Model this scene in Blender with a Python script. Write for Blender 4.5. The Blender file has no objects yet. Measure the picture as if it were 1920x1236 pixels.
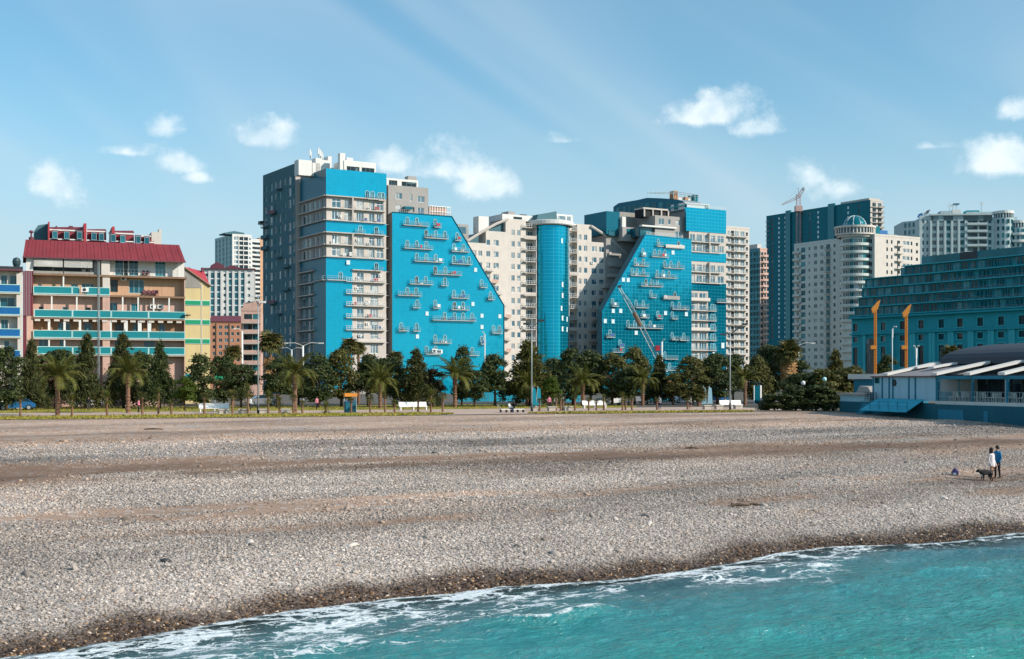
import bpy, math, random
import numpy as np
from mathutils import Vector, Matrix

random.seed(7)
RNG = np.random.default_rng(11)
SC = bpy.context.scene
COL = SC.collection
R = math.radians

# ---------------------------------------------------------------- camera
F, HZ, ZC = 2450.0, 712.0, 6.5            # focal length (px of a 1920 wide picture), horizon row, eye height (m)
cd = bpy.data.cameras.new('camera'); cam = bpy.data.objects.new('camera', cd); COL.objects.link(cam)
cam.location = (0, 0, ZC); cam.rotation_euler = (R(90), 0, 0)
cd.sensor_width = 36.0; cd.lens = F / 1920 * 36; cd.shift_y = (HZ - 618) / 1920
cd.clip_start = 0.5; cd.clip_end = 20000
SC.camera = cam
SC.view_settings.view_transform = 'Standard'; SC.view_settings.look = 'None'
SC.view_settings.exposure = 0.3; SC.view_settings.gamma = 1.0
SC.view_settings.use_curve_mapping = False
SC.render.engine = 'CYCLES'
SC.cycles.max_bounces = 6; SC.cycles.diffuse_bounces = 3; SC.cycles.glossy_bounces = 3
SC.cycles.transparent_max_bounces = 8
SC.cycles.use_denoising = True
SC.cycles.caustics_reflective = False; SC.cycles.caustics_refractive = False

# ---------------------------------------------------------------- sun and sky
SUN_AZ, SUN_EL = 111.0, 29.0              # degrees clockwise from +Y, above the horizon
sdir = Vector((math.sin(R(SUN_AZ)) * math.cos(R(SUN_EL)), math.cos(R(SUN_AZ)) * math.cos(R(SUN_EL)), math.sin(R(SUN_EL))))
ld = bpy.data.lights.new('sun', 'SUN'); sun = bpy.data.objects.new('sun', ld); COL.objects.link(sun)
ld.energy = 4.3; ld.angle = R(0.53); ld.color = (1.0, 0.91, 0.80)
sun.rotation_euler = sdir.to_track_quat('Z', 'Y').to_euler()
sun.location = sdir * 300

class NG:
    """small helper to write node graphs"""
    def __init__(s, tree): s.t = tree; s.n = tree.nodes; s.l = tree.links
    def new(s, typ, **kw):
        nd = s.n.new(typ)
        for k, v in kw.items(): setattr(nd, k, v)
        return nd
    def put(s, sock, v):
        if v is None: return
        if isinstance(v, bpy.types.NodeSocket): s.l.new(v, sock)
        else:
            if hasattr(sock, 'default_value'):
                dv = sock.default_value
                if hasattr(dv, '__len__') and not hasattr(v, '__len__'): v = [v] * len(dv)
                if hasattr(dv, '__len__') and len(dv) == 4 and len(v) == 3: v = (*v, 1)
                sock.default_value = v
    def math(s, op, a, b=None, c=None, clamp=False):
        nd = s.new('ShaderNodeMath', operation=op, use_clamp=clamp)
        s.put(nd.inputs[0], a); s.put(nd.inputs[1], b)
        if c is not None: s.put(nd.inputs[2], c)
        return nd.outputs[0]
    def vmath(s, op, a, b=None, out=0):
        nd = s.new('ShaderNodeVectorMath', operation=op); s.put(nd.inputs[0], a); s.put(nd.inputs[1], b)
        return nd.outputs[out]
    def mix(s, fac, a, b, typ='MIX'):
        nd = s.new('ShaderNodeMix', data_type='RGBA', blend_type=typ)
        s.put(nd.inputs[0], fac); s.put(nd.inputs[6], a); s.put(nd.inputs[7], b)
        return nd.outputs[2]
    def noise(s, vec, scale=1, detail=3, rough=.5, dist=0, out=0):
        nd = s.new('ShaderNodeTexNoise'); s.put(nd.inputs['Vector'], vec)
        nd.inputs['Scale'].default_value = scale; nd.inputs['Detail'].default_value = detail
        nd.inputs['Roughness'].default_value = rough; nd.inputs['Distortion'].default_value = dist
        return nd.outputs[out]
    def ramp(s, fac, stops, interp='LINEAR'):
        nd = s.new('ShaderNodeValToRGB'); s.put(nd.inputs[0], fac); cr = nd.color_ramp; cr.interpolation = interp
        while len(cr.elements) < len(stops): cr.elements.new(0.5)
        for e, (p, c) in zip(cr.elements, stops):
            e.position = p; e.color = (c, c, c, 1) if not hasattr(c, '__len__') else (*c[:3], 1)
        return nd.outputs[0]
    def mapr(s, v, a, b, c, d, smooth=False):
        nd = s.new('ShaderNodeMapRange'); nd.interpolation_type = 'SMOOTHSTEP' if smooth else 'LINEAR'
        for i, x in enumerate((v, a, b, c, d)): s.put(nd.inputs[i], x)
        return nd.outputs[0]
    def scale(s, vec, xyz, rot=(0, 0, 0), loc=(0, 0, 0)):
        nd = s.new('ShaderNodeMapping'); s.put(nd.inputs[0], vec)
        nd.inputs['Scale'].default_value = xyz; nd.inputs['Rotation'].default_value = rot; nd.inputs['Location'].default_value = loc
        return nd.outputs[0]
    def comb(s, x, y, z):
        nd = s.new('ShaderNodeCombineXYZ'); s.put(nd.inputs[0], x); s.put(nd.inputs[1], y); s.put(nd.inputs[2], z); return nd.outputs[0]
    def sep(s, v):
        nd = s.new('ShaderNodeSeparateXYZ'); s.put(nd.inputs[0], v); return nd.outputs

world = bpy.data.worlds.new('World'); SC.world = world; world.use_nodes = True
g = NG(world.node_tree); g.n.clear()
sky = g.new('ShaderNodeTexSky', sky_type='NISHITA')
sky.sun_disc = False; sky.sun_elevation = R(SUN_EL); sky.sun_rotation = R(SUN_AZ)
sky.air_density = 1.0; sky.dust_density = 0.6; sky.ozone_density = 2.5; sky.altitude = 0
SKY_K = 0.125
tc = g.new('ShaderNodeTexCoord').outputs['Generated']
dx, dy, dz = g.sep(tc)
az = g.math('ARCTAN2', dx, dy)                        # azimuth, 0 = north (into the picture)
el = g.math('ARCSINE', dz)
base = g.mix(1.0, sky.outputs[0], (0.62, 1.0, 1.03), 'MULTIPLY')
base = g.mix(.16, base, (3.4, 4.8, 5.6))
# the air near the horizon is milky
hz = g.mapr(el, 0.04, 0.25, 1.0, 0.0, True)
ws = g.comb(az, el, 0)
warm = g.noise(g.scale(ws, (2.0, 5.0, 1)), 1.6, 3, .5)
base = g.mix(g.math('MULTIPLY', hz, g.mapr(warm, .3, .7, .6, 1.0)), base, (3.75, 4.65, 5.2))
# thin high veils, drawn out in long slanting streaks
wr = g.scale(ws, (1, 1, 1), rot=(0, 0, R(33)))
v1 = g.noise(g.scale(wr, (1.4, 6.0, 1), loc=(.3, .55, 0)), 1.5, 2, .5, .7)
v2 = g.noise(g.scale(ws, (1.2, 2.4, 1), loc=(3.1, 1.7, 0)), 1.9, 2, .5)
veil = g.math('MULTIPLY', g.mapr(v1, .40, .72, 0, 1, True), g.mapr(v2, .28, .58, .35, 1, True))
base = g.mix(g.math('MULTIPLY', veil, .50), base, (4.2, 5.1, 5.7))
# fair-weather cumulus: heaps at given bearings ahead, a loose belt of the same kind all around
wob = g.noise(g.comb(az, el, 1.3), 26, 6, .62)
wob2 = g.noise(g.comb(az, g.math('MULTIPLY', el, 1.3), 7.7), 11, 2, .5)
heaps = [(1318, 204, 74, 30, 1.0), (1425, 232, 52, 22, .8), (490, 246, 62, 30, .95), (338, 300, 46, 24, .9), (370, 326, 26, 16, .85),
         (236, 279, 44, 12, .8), (84, 343, 36, 32, .62), (742, 296, 42, 24, .85), (828, 300, 62, 36, .95), (906, 326, 42, 36, .85), (1062, 258, 40, 12, .75),
         (1738, 269, 40, 11, .75), (1868, 292, 70, 36, .9), (1915, 198, 30, 24, .9), (1522, 312, 26, 38, .7), (1580, 336, 44, 34, .7), (312, 230, 32, 20, .6)]
dens = None
for (px, py, rx, ry, am) in heaps:
    rx *= 1.55; ry *= 1.5
    a0 = math.atan2(px - 960, F); e0 = math.atan((HZ - py) / math.hypot(F, px - 960))
    ax = g.math('MULTIPLY', g.math('SUBTRACT', az, a0), F / rx)
    ey = g.math('MULTIPLY', g.math('SUBTRACT', el, e0 - ry * .35 / F), F / ry)
    # flatter underneath than on top
    ey = g.math('MULTIPLY', ey, g.mapr(ey, -.2, .2, 1.9, .85))
    d2 = g.math('ADD', g.math('MULTIPLY', ax, ax), g.math('MULTIPLY', ey, ey))
    bl = g.math('MULTIPLY', g.math('SUBTRACT', 1.0, g.math('SQRT', d2)), am)
    dens = bl if dens is None else g.math('MAXIMUM', dens, bl)
belt = g.noise(g.scale(ws, (5.0, 13.0, 1), loc=(0.4, 2.2, 0)), 1.0, 2, .5)
away = g.mapr(g.math('ABSOLUTE', az), .43, .55, 0, 1, True)
beltd = g.math('MULTIPLY', g.math('MULTIPLY', g.mapr(belt, .52, .78, -.6, .8), away), g.mapr(el, .0, .05, 0, 1, True))
beltd = g.math('SUBTRACT', beltd, g.mapr(el, .22, .34, 0, 1, True))
beltd = g.math('SUBTRACT', beltd, g.math('SUBTRACT', 1.0, away))
dens = g.math('MAXIMUM', dens, beltd)
dens = g.math('ADD', dens, g.math('MULTIPLY', g.math('SUBTRACT', wob, .5), 2.3))
dens = g.math('ADD', dens, g.math('MULTIPLY', g.math('SUBTRACT', wob2, .5), 1.6))
cmask = g.mapr(dens, .06, .80, 0, .82, True)
cshade = g.mapr(g.noise(g.comb(az, g.math('SUBTRACT', el, .004), 2.1), 42, 4, .55), .3, .7, 0, 1, True)
ccol = g.mix(cshade, (4.9, 6.0, 6.6), (6.9, 7.4, 7.5))
out_c = g.mix(cmask, base, ccol)
bg = g.new('ShaderNodeBackground'); g.put(bg.inputs[0], out_c); bg.inputs[1].default_value = SKY_K
wo = g.new('ShaderNodeOutputWorld'); g.l.new(bg.outputs[0], wo.inputs[0])
world.cycles.sampling_method = 'NONE'

# ---------------------------------------------------------------- materials
def srgb(r, g_, b):
    f = lambda c: (c / 255 / 12.92) if c / 255 <= .04045 else ((c / 255 + .055) / 1.055) ** 2.4
    return (f(r), f(g_), f(b))
MATS = {}
def newmat(name):
    m = bpy.data.materials.new(name); m.use_nodes = True; MATS[name] = m
    gg = NG(m.node_tree); gg.n.clear()
    out = gg.new('ShaderNodeOutputMaterial'); bs = gg.new('ShaderNodeBsdfPrincipled'); gg.l.new(bs.outputs[0], out.inputs[0])
    return m, gg, bs, out
def setp(bs, **kw):
    nm = dict(rough='Roughness', metal='Metallic', spec='Specular IOR Level', coat='Coat Weight')
    for k, v in kw.items(): bs.inputs[nm[k]].default_value = v
def mk(name, col, rough=.8, var=.25, scale=.6, streak=0.0, rnd=0.0, metal=0.0, spec=.4, bump=0.0, bscale=8, dirt=(.10, .085, .065)):
    """painted / plastered / metal surface: blotches, rain streaks, a little relief"""
    m, gg, bs, out = newmat(name)
    oc = gg.new('ShaderNodeTexCoord').outputs['Object']
    nz = gg.noise(oc, scale, 5, .6)
    c = gg.mix(gg.mapr(nz, .35, .75, 0, var), col, tuple(x * .45 for x in col))
    if streak:
        st = gg.noise(gg.scale(oc, (3.0, 3.0, .16)), 1.0, 4, .6)
        c = gg.mix(gg.mapr(st, .5, .78, 0, streak), c, dirt)
    if rnd:
        oi = gg.new('ShaderNodeObjectInfo')
        c = gg.mix(gg.mapr(oi.outputs['Random'], 0, 1, 0, rnd), c, tuple(x * .35 for x in col))
    gg.put(bs.inputs['Base Color'], c); setp(bs, rough=rough, metal=metal, spec=spec)
    if bump:
        bp = gg.new('ShaderNodeBump'); bp.inputs['Strength'].default_value = bump; bp.inputs['Distance'].default_value = .02
        gg.put(bp.inputs['Height'], gg.noise(oc, bscale, 4, .6)); gg.l.new(bp.outputs[0], bs.inputs['Normal'])
    return m
def mkglass(name, dark, pale, share=.4, rough=.06, metal=.0, spec=.6):
    """window glass: every pane differs a little, some have pale curtains behind"""
    m, gg, bs, out = newmat(name)
    oi = gg.new('ShaderNodeObjectInfo'); r = oi.outputs['Random']
    r2 = gg.math('FRACT', gg.math('MULTIPLY', r, 17.31))
    oc = gg.new('ShaderNodeTexCoord').outputs['Object']
    geo = gg.new('ShaderNodeNewGeometry').outputs['Position']
    cell = gg.new('ShaderNodeTexWhiteNoise', noise_dimensions='3D')
    gg.put(cell.inputs[0], gg.vmath('FLOOR', gg.vmath('MULTIPLY', geo, (.45, .45, .33))))
    r3 = gg.math('FRACT', gg.math('ADD', cell.outputs[0], r2))
    fac = gg.mapr(r3, 1 - share, 1.0, 0, 1)
    c = gg.mix(fac, dark, pale)
    c = gg.mix(gg.mapr(gg.noise(geo, .7, 2), .35, .7, 0, .5), c, tuple(x * .5 for x in dark))
    gg.put(bs.inputs['Base Color'], c); setp(bs, rough=rough, metal=metal, spec=spec)
    return m

def mkcurtain(name, col, joint, spec=.5, pw=1.35, ph=1.07, metal=.45, jw=.05, rough=.09, tint=.16, jamt=.5, wave=.012, fade=None):
    """coloured curtain-wall glazing in object space: x along the wall, z up; panes sit at slightly different angles"""
    m, gg, bs, out = newmat(name)
    oc = gg.new('ShaderNodeTexCoord').outputs['Object']
    x, y, z = gg.sep(oc)
    fx = gg.math('DIVIDE', gg.math('ADD', x, gg.math('MULTIPLY', y, 1.0)), pw); fz = gg.math('DIVIDE', z, ph)
    ix = gg.math('FLOOR', fx); iz = gg.math('FLOOR', fz)
    wn = gg.new('ShaderNodeTexWhiteNoise', noise_dimensions='3D'); gg.put(wn.inputs[0], gg.comb(ix, iz, 3.7))
    wcol = wn.outputs[1]; wval = wn.outputs[0]
    ax = gg.math('ABSOLUTE', gg.math('SUBTRACT', gg.math('FRACT', fx), .5)); azz = gg.math('ABSOLUTE', gg.math('SUBTRACT', gg.math('FRACT', fz), .5))
    jx = gg.math('GREATER_THAN', ax, .5 - jw / pw); jz = gg.math('GREATER_THAN', azz, .5 - jw / ph)
    j = gg.math('MAXIMUM', jx, jz)
    big = gg.noise(oc, .09, 3, .55)
    c = gg.mix(gg.mapr(wval, 0, 1, 0, tint), col, tuple(q * .62 for q in col))
    c = gg.mix(gg.mapr(big, .35, .7, 0, .28), c, tuple(q * .7 for q in col))
    c = gg.mix(gg.math('MULTIPLY', j, jamt), c, joint)
    gg.put(bs.inputs['Base Color'], c); setp(bs, rough=rough, spec=spec)
    gg.put(bs.inputs['Metallic'], gg.math('MULTIPLY', gg.math('SUBTRACT', 1.0, gg.math('MULTIPLY', j, jamt)), metal))
    # tilt of the single pane plus faint roller waves
    nrm = gg.new('ShaderNodeNewGeometry').outputs['Normal']
    tl = gg.vmath('MULTIPLY', gg.vmath('SUBTRACT', wcol, (.5, .5, .5)), (wave, wave, wave * 1.6))
    rw = gg.vmath('MULTIPLY', gg.vmath('SUBTRACT', gg.noise(oc, .8, 2, .5, 0, 1), (.5, .5, .5)), (wave * .8, wave * .8, wave * 1.2))
    gg.put(bs.inputs['Normal'], gg.vmath('NORMALIZE', gg.vmath('ADD', gg.vmath('ADD', nrm, tl), rw)))
    return m

CYAN = (0.0, 0.35, 0.53)
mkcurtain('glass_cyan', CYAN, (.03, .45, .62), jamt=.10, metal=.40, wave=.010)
mkcurtain('glass_cyan_grid', (0.0, 0.35, 0.52), (.16, .60, .72), jamt=.30, metal=.74, tint=.10, wave=.005, pw=1.25, ph=1.05)
mkcurtain('glass_deep_shade', (0.0, .12, .18), (.02, .15, .20), jamt=.4, metal=.08, wave=.012, rough=.3, spec=.16)  # dark glazing; on left-facing walls the shade is put into its colour
mkcurtain('glass_tower', (.0, .15, .19), (.03, .20, .24), pw=1.6, ph=3.1, jamt=.5, metal=.2, wave=.01)
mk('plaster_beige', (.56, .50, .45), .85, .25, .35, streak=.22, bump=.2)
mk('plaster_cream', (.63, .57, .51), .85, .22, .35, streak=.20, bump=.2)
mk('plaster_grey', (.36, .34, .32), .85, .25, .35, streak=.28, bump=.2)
mk('plaster_white', (.72, .70, .66), .8, .16, .4, streak=.15)
mk('plaster_pink', (.62, .40, .32), .88, .32, .5, streak=.32, bump=.3)
mk('plaster_peach', (.58, .35, .22), .88, .35, .5, streak=.35, bump=.3)
mk('plaster_yellow', (.66, .53, .27), .85, .18, .4, streak=.22)
mk('plaster_salmon', (.56, .26, .15), .88, .25, .4, streak=.2)
mk('plaster_shade_tint', (.60, .64, .60), .88, .25, .3, streak=.25)  # cool tone of shade painted in; stands for cream walls facing left
mk('plaster_slate_shade', (.07, .16, .19), .85, .25, .3, streak=.2)  # slate plaster; on left-facing walls it paints in their shade
mk('concrete', (.33, .31, .28), .9, .3, .8, streak=.3, bump=.4)
mk('concrete_dark', (.07, .085, .09), .85, .3, .5, streak=.2)
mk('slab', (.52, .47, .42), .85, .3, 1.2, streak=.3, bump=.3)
mk('rust_slab', (.26, .16, .10), .9, .5, 1.5, streak=.4, bump=.4)
mk('rail_white', (.70, .70, .68), .5, .1, 1.0)
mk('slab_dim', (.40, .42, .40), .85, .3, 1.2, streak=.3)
mk('rail_pale', (.26, .42, .47), .5, .15, 1.0)
mk('rail_grey', (.30, .32, .33), .5, .15, 1.0, metal=.3)
mk('frame_white', (.75, .75, .72), .5, .1, 1.0)
mk('frame_pale', (.36, .58, .63), .5, .1, 1.0)
mk('frame_dark', (.03, .06, .07), .4, .1, 1.0)
mk('pane_open', (.72, .88, .92), .12, .06, 1.0, spec=.8)
mk('roof_red', (.235, .030, .042), .7, .45, .5, streak=.3)
mk('roof_red_bright', (.42, .04, .05), .6, .25, .7)
mk('roof_purple', (.15, .045, .065), .7, .25, .7)
mk('cladding_red', (.18, .03, .045), .6, .25, .7)
mk('panel_teal', (.0, .235, .275), .55, .25, .7, streak=.18, rnd=.18)
mk('panel_blue', (.0, .125, .36), .55, .2, .7, streak=.15, rnd=.15)
mk('panel_green', (.005, .30, .14), .6, .15, .7, streak=.1)
mk('trim_white', (.74, .72, .68), .6, .12, 1.0)
mk('trim_teal', (.45, .72, .70), .6, .12, 1.0)
mk('brick_old', (.46, .24, .13), .9, .45, 1.8, streak=.25, bump=.5)
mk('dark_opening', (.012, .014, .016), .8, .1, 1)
mk('paint_orange', (.68, .25, .03), .45, .25, 1.2, streak=.15)
mk('paint_red', (.45, .03, .05), .45, .15, 1.0)
mk('crane_pink', (.55, .36, .33), .6, .2, 1.0)
mk('steel_grey', (.36, .42, .43), .45, .2, 1.0, metal=.4)
mk('steel_dark', (.05, .055, .06), .5, .2, 1.0, metal=.3)
mk('bench_white', (.78, .76, .72), .6, .1, 1.0, streak=.1)
mk('stone_block', (.46, .42, .37), .9, .3, 1.5, bump=.4)
mk('teal_lit_relief', (.05, .46, .52), .85, .25, .35, streak=.25)  # pilasters and surrounds lightened to paint relief that flat shade hides
mk('trim_deepteal', (.03, .34, .39), .6, .2, .5)
mk('teal_stone', (.015, .33, .39), .85, .25, .35, streak=.25, bump=.3)
mk('teal_stone_shade', (.008, .17, .215), .85, .25, .35, streak=.2)  # dark teal stone; also paints the shaded face of the unfinished tower
mk('hotel_stone', (.44, .52, .53), .85, .25, .35, streak=.25)
mk('cafe_board', (.34, .58, .68), .75, .2, .9, streak=.2)
mk('cafe_blue', (.01, .20, .30), .7, .25, .8, streak=.25)
mk('cafe_deepblue', (.004, .115, .16), .8, .3, .8, streak=.25)
mk('cafe_canvas', (.72, .68, .63), .85, .12, .8)
mk('cafe_roof', (.035, .036, .045), .6, .25, .5)
mk('cafe_grey', (.26, .24, .24), .8, .2, .8)
mk('bark', (.10, .07, .045), .95, .5, 3.0, bump=.6)
mk('palm_trunk', (.22, .12, .075), .95, .5, 5.0, bump=.8, bscale=6)
mk('dead_frond', (.40, .22, .09), .9, .4, 3.0)
mk('rubber', (.015, .015, .016), .8, .2, 2)
mkglass('win_blue', (.06, .15, .21), (.55, .56, .54), .45)
mkglass('win_cyan', (.01, .16, .22), (.02, .32, .42), .6)
mkglass('win_dark', (.010, .025, .034), (.12, .20, .23), .25, spec=.4)
mkglass('win_teal', (.006, .10, .14), (.03, .24, .29), .35)
mkglass('win_deepteal', (.002, .06, .075), (.06, .34, .38), .4, spec=.35)
mkglass('painted_sky_pane', (.70, .80, .84), (.85, .88, .90), .5)  # open floors of the unfinished tower: sky behind painted as pale panes
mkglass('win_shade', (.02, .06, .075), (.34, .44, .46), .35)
# ---------------------------------------------------------------- mesh building
class MB:
    def __init__(s): s.v = []; s.f = []; s.m = []; s.mats = []
    def _mi(s, mat):
        if mat not in s.mats: s.mats.append(mat)
        return s.mats.index(mat)
    def add(s, vs, fs, mat):
        o = len(s.v); s.v.extend(vs); mi = s._mi(mat)
        for f in fs: s.f.append(tuple(i + o for i in f)); s.m.append(mi)
        return s
    def box(s, x0, y0, z0, x1, y1, z1, mat):
        x0, x1 = sorted((x0, x1)); y0, y1 = sorted((y0, y1)); z0, z1 = sorted((z0, z1))
        v = [(x0, y0, z0), (x1, y0, z0), (x1, y1, z0), (x0, y1, z0), (x0, y0, z1), (x1, y0, z1), (x1, y1, z1), (x0, y1, z1)]
        return s.add(v, [(0, 1, 5, 4), (1, 2, 6, 5), (2, 3, 7, 6), (3, 0, 4, 7), (4, 5, 6, 7), (3, 2, 1, 0)], mat)
    def quad(s, a, b, c, d, mat): return s.add([a, b, c, d], [(0, 1, 2, 3)], mat)
    def poly(s, pts, mat): return s.add(pts, [tuple(range(len(pts)))], mat)
    def prism(s, pts, y0, y1, mat, cap=None):
        """pts: (x, z) outline, counter-clockwise seen from -y"""
        n = len(pts); v = [(x, y0, z) for x, z in pts] + [(x, y1, z) for x, z in pts]
        s.add(v, [(i, (i + 1) % n, (i + 1) % n + n, i + n)[::-1] for i in range(n)], cap or mat)
        s.add([(x, y0, z) for x, z in pts], [tuple(range(n))], mat)
        return s.add([(x, y1, z) for x, z in pts], [tuple(range(n))[::-1]], mat)
    def vprism(s, pts, z0, z1, mat):
        """pts: (x, y) outline, counter-clockwise from above"""
        n = len(pts); v = [(x, y, z0) for x, y in pts] + [(x, y, z1) for x, y in pts]
        s.add(v, [(i, (i + 1) % n, (i + 1) % n + n, i + n) for i in range(n)] + [tuple(range(n, 2 * n)), tuple(range(n))[::-1]], mat)
        return s
    def tube(s, pts, r, mat, n=6, r1=None):
        pts = [Vector(p) for p in pts]; m = len(pts); r1 = r if r1 is None else r1
        vs = []
        for i, p in enumerate(pts):
            d = (pts[min(i + 1, m - 1)] - pts[max(i - 1, 0)]).normalized()
            a = d.orthogonal().normalized() if abs(d.z) > .9 else d.cross(Vector((0, 0, 1))).normalized()
            b = d.cross(a)
            rr = r[i] if hasattr(r, '__len__') else r + (r1 - r) * i / max(1, m - 1)
            for k in range(n):
                t = 2 * math.pi * k / n; vs.append(tuple(p + a * (rr * math.cos(t)) + b * (rr * math.sin(t))))
        fs = [(i * n + k, i * n + (k + 1) % n, (i + 1) * n + (k + 1) % n, (i + 1) * n + k) for i in range(m - 1) for k in range(n)]
        fs += [tuple(range(n))[::-1], tuple(range((m - 1) * n, m * n))]
        return s.add(vs, fs, mat)
    def lathe(s, prof, mat, n=12, cx=0, cy=0, a0=0, a1=2 * math.pi):
        full = abs(a1 - a0 - 2 * math.pi) < 1e-6; k = n if full else n + 1; vs = []
        for r, z in prof:
            for i in range(k):
                t = a0 + (a1 - a0) * i / n; vs.append((cx + r * math.cos(t), cy + r * math.sin(t), z))
        fs = []
        for j in range(len(prof) - 1):
            for i in range(n):
                i2 = (i + 1) % k; fs.append((j * k + i, j * k + i2, (j + 1) * k + i2, (j + 1) * k + i))
        return s.add(vs, fs, mat)
    def mesh(s, name, smooth=False):
        me = bpy.data.meshes.new(name); me.from_pydata(s.v, [], s.f)
        for k in s.mats: me.materials.append(MATS[k])
        me.polygons.foreach_set('material_index', s.m)
        if smooth: me.polygons.foreach_set('use_smooth', [True] * len(me.polygons))
        me.update(); return me

WM = {}
NPART = {}
def obj(name, data, M=None, parent=None, label=None, cat=None, group=None, kind=None):
    o = bpy.data.objects.new(name, data); COL.objects.link(o)
    M = M or Matrix(); WM[o] = M
    if parent is not None:
        o.parent = parent; o.matrix_basis = WM[parent].inverted() @ M
    else: o.matrix_basis = M
    if label: o['label'] = label
    if cat: o['category'] = cat
    if group: o['group'] = group
    if kind: o['kind'] = kind
    return o
def T(x, y, z): return Matrix.Translation((x, y, z))
def RZ(a): return Matrix.Rotation(a, 4, 'Z')
def S3(x, y, z): return Matrix.Diagonal((x, y, z, 1))
def thing(name, x, y, z, ang, label, cat, group=None): return obj(name, None, T(x, y, z) @ RZ(ang), None, label, cat, group)
def X(px, d): return (px - 960) / F * d
def ZZ(py, d): return ZC + (HZ - py) / F * d

class Wall:
    """a vertical plane: s runs to the right seen from outside, d goes inward; fp turns a picture measurement into (s, z)"""
    def __init__(s, root, x, y, ang): s.root = root; s.x = x; s.y = y; s.a = ang; s.M = T(x, y, 0) @ RZ(ang)
    def fp(s, px, py=HZ, d=0):
        nx, ny = -math.sin(s.a), math.cos(s.a); k = (px - 960) / F
        t = (d + s.x * nx + s.y * ny) / (k * nx + ny)
        return ((k * t - s.x) * math.cos(s.a) + (t - s.y) * math.sin(s.a), ZC + (HZ - py) / F * t)
    def s(s_, px, d=0): return s_.fp(px, HZ, d)[0]
    def z(s_, px, py, d=0): return s_.fp(px, py, d)[1]
    def turn(s, at_s, deg, d=0):
        p = s.M @ Vector((at_s, d, 0)); return Wall(s.root, p.x, p.y, s.a + R(deg))
    def back(s, d):
        p = s.M @ Vector((0, d, 0)); return Wall(s.root, p.x, p.y, s.a)
    def w(s, ss, d, z): return s.M @ Vector((ss, d, z))
    def part(s, name, mb, parent=None, smooth=False, **kw):
        return obj(name, mb if isinstance(mb, bpy.types.Mesh) else mb.mesh(name, smooth), s.M, parent or s.root, **kw)
    def put(s, name, mesh, ss, d, z, sx=1, sy=1, sz=1, parent=None, rz=0, **kw):
        return obj(name, mesh, s.M @ T(ss, d, z) @ RZ(rz) @ S3(sx, sy, sz), parent or s.root, **kw)

# unit pieces: 1 wide, 1 high, y = depth in metres
def unit_window(frame, glass, nx=2, transom=False, fw=.05, name='window'):
    b = MB(); b.box(0, 0, 0, 1, .10, fw, frame); b.box(0, 0, 1 - fw, 1, .10, 1, frame)
    b.box(0, .002, fw, fw, .10, 1 - fw, frame); b.box(1 - fw, .002, fw, 1, .10, 1 - fw, frame)
    for i in range(1, nx): b.box(i / nx - fw * .5, .012, fw, i / nx + fw * .5, .09, 1 - fw, frame)
    if transom: b.box(fw, .016, .68, 1 - fw, .088, .68 + fw, frame)
    b.quad((fw, .06, fw), (1 - fw, .06, fw), (1 - fw, .06, 1 - fw), (fw, .06, 1 - fw), glass)
    return b.mesh(name)
def unit_arch(frame, glass):
    """french door with a round head in a pale surround"""
    b = MB(); n = 10; ro, ri = .5, .39
    zc = .76; po = [(0, 0)] + [(0, zc)] ; pi_ = [(.11, 0)] + [(.11, zc)]
    for i in range(n + 1):
        t = math.pi - math.pi * i / n
        po.append((.5 + ro * math.cos(t), zc + .24 * math.sin(t))); pi_.append((.5 + ri * math.cos(t), zc + .19 * math.sin(t)))
    po += [(1, 0)]; pi_ += [(.89, 0)]
    m = len(po)
    vs = [(x, -.08, z) for x, z in po] + [(x, -.08, z) for x, z in pi_] + [(x, .05, z) for x, z in po] + [(x, .05, z) for x, z in pi_]
    fs = []
    for i in range(m - 1):
        fs += [(i, i + m, i + 1 + m, i + 1)[::-1], (i, i + 1, i + 1 + 2 * m, i + 2 * m), (i + m, i + 3 * m, i + 1 + 3 * m, i + 1 + m)]
    b.add(vs, fs, frame)
    b.poly([(x, .02, z) for x, z in pi_][::-1], glass)
    b.box(.475, -.03, 0, .525, .015, .9, frame)
    return b.mesh('arched_door')
U = {}
U['w2'] = unit_window('frame_white', 'win_blue', 2); U['w3'] = unit_window('frame_white', 'win_blue', 3)
U['w1'] = unit_window('frame_white', 'win_blue', 1, fw=.07); U['w2t'] = unit_window('frame_white', 'win_blue', 2, True)
U['t2'] = unit_window('frame_pale', 'win_teal', 2, False, .03); U['t3'] = unit_window('frame_pale', 'win_teal', 3, False, .03); U['t1'] = unit_window('frame_pale', 'win_teal', 1, False, .05)
U['d2'] = unit_window('frame_dark', 'win_dark', 2); U['d1'] = unit_window('frame_dark', 'win_dark', 1); U['d3'] = unit_window('frame_dark', 'win_dark', 3)
U['s2'] = unit_window('frame_white', 'win_shade', 2, False, .035); U['s1'] = unit_window('frame_white', 'win_shade', 1, False, .05); U['s3'] = unit_window('frame_white', 'win_shade', 3, False, .03); U['o1'] = unit_window('frame_dark', 'painted_sky_pane', 1)
U['k2'] = unit_window('trim_deepteal', 'win_deepteal', 2); U['k3'] = unit_window('trim_deepteal', 'win_deepteal', 3, False, .04); U['k1'] = unit_window('trim_deepteal', 'win_deepteal', 1)
U['arch'] = unit_arch('frame_pale', 'win_cyan'); U['archdark'] = unit_arch('frame_pale', 'dark_opening')
b = MB(); b.box(0, 0, 0, 1, .04, 1, 'pane_open'); b.box(-.06, -.02, -.06, 1.06, .0, 0, 'frame_white'); b.box(-.06, -.02, 1, 1.06, 0, 1.06, 'frame_white'); U['pane'] = b.mesh('open_pane')
b = MB(); b.box(0, -.35, 0, .85, 0, .6, 'frame_white'); b.lathe([(.0, 0), (.22, 0), (.22, .02)], 'steel_dark', 12)
for i in range(len(b.v) - 36, len(b.v)): x, y, z = b.v[i]; b.v[i] = (x + .35, -.352 - z, y + .3)
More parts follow.
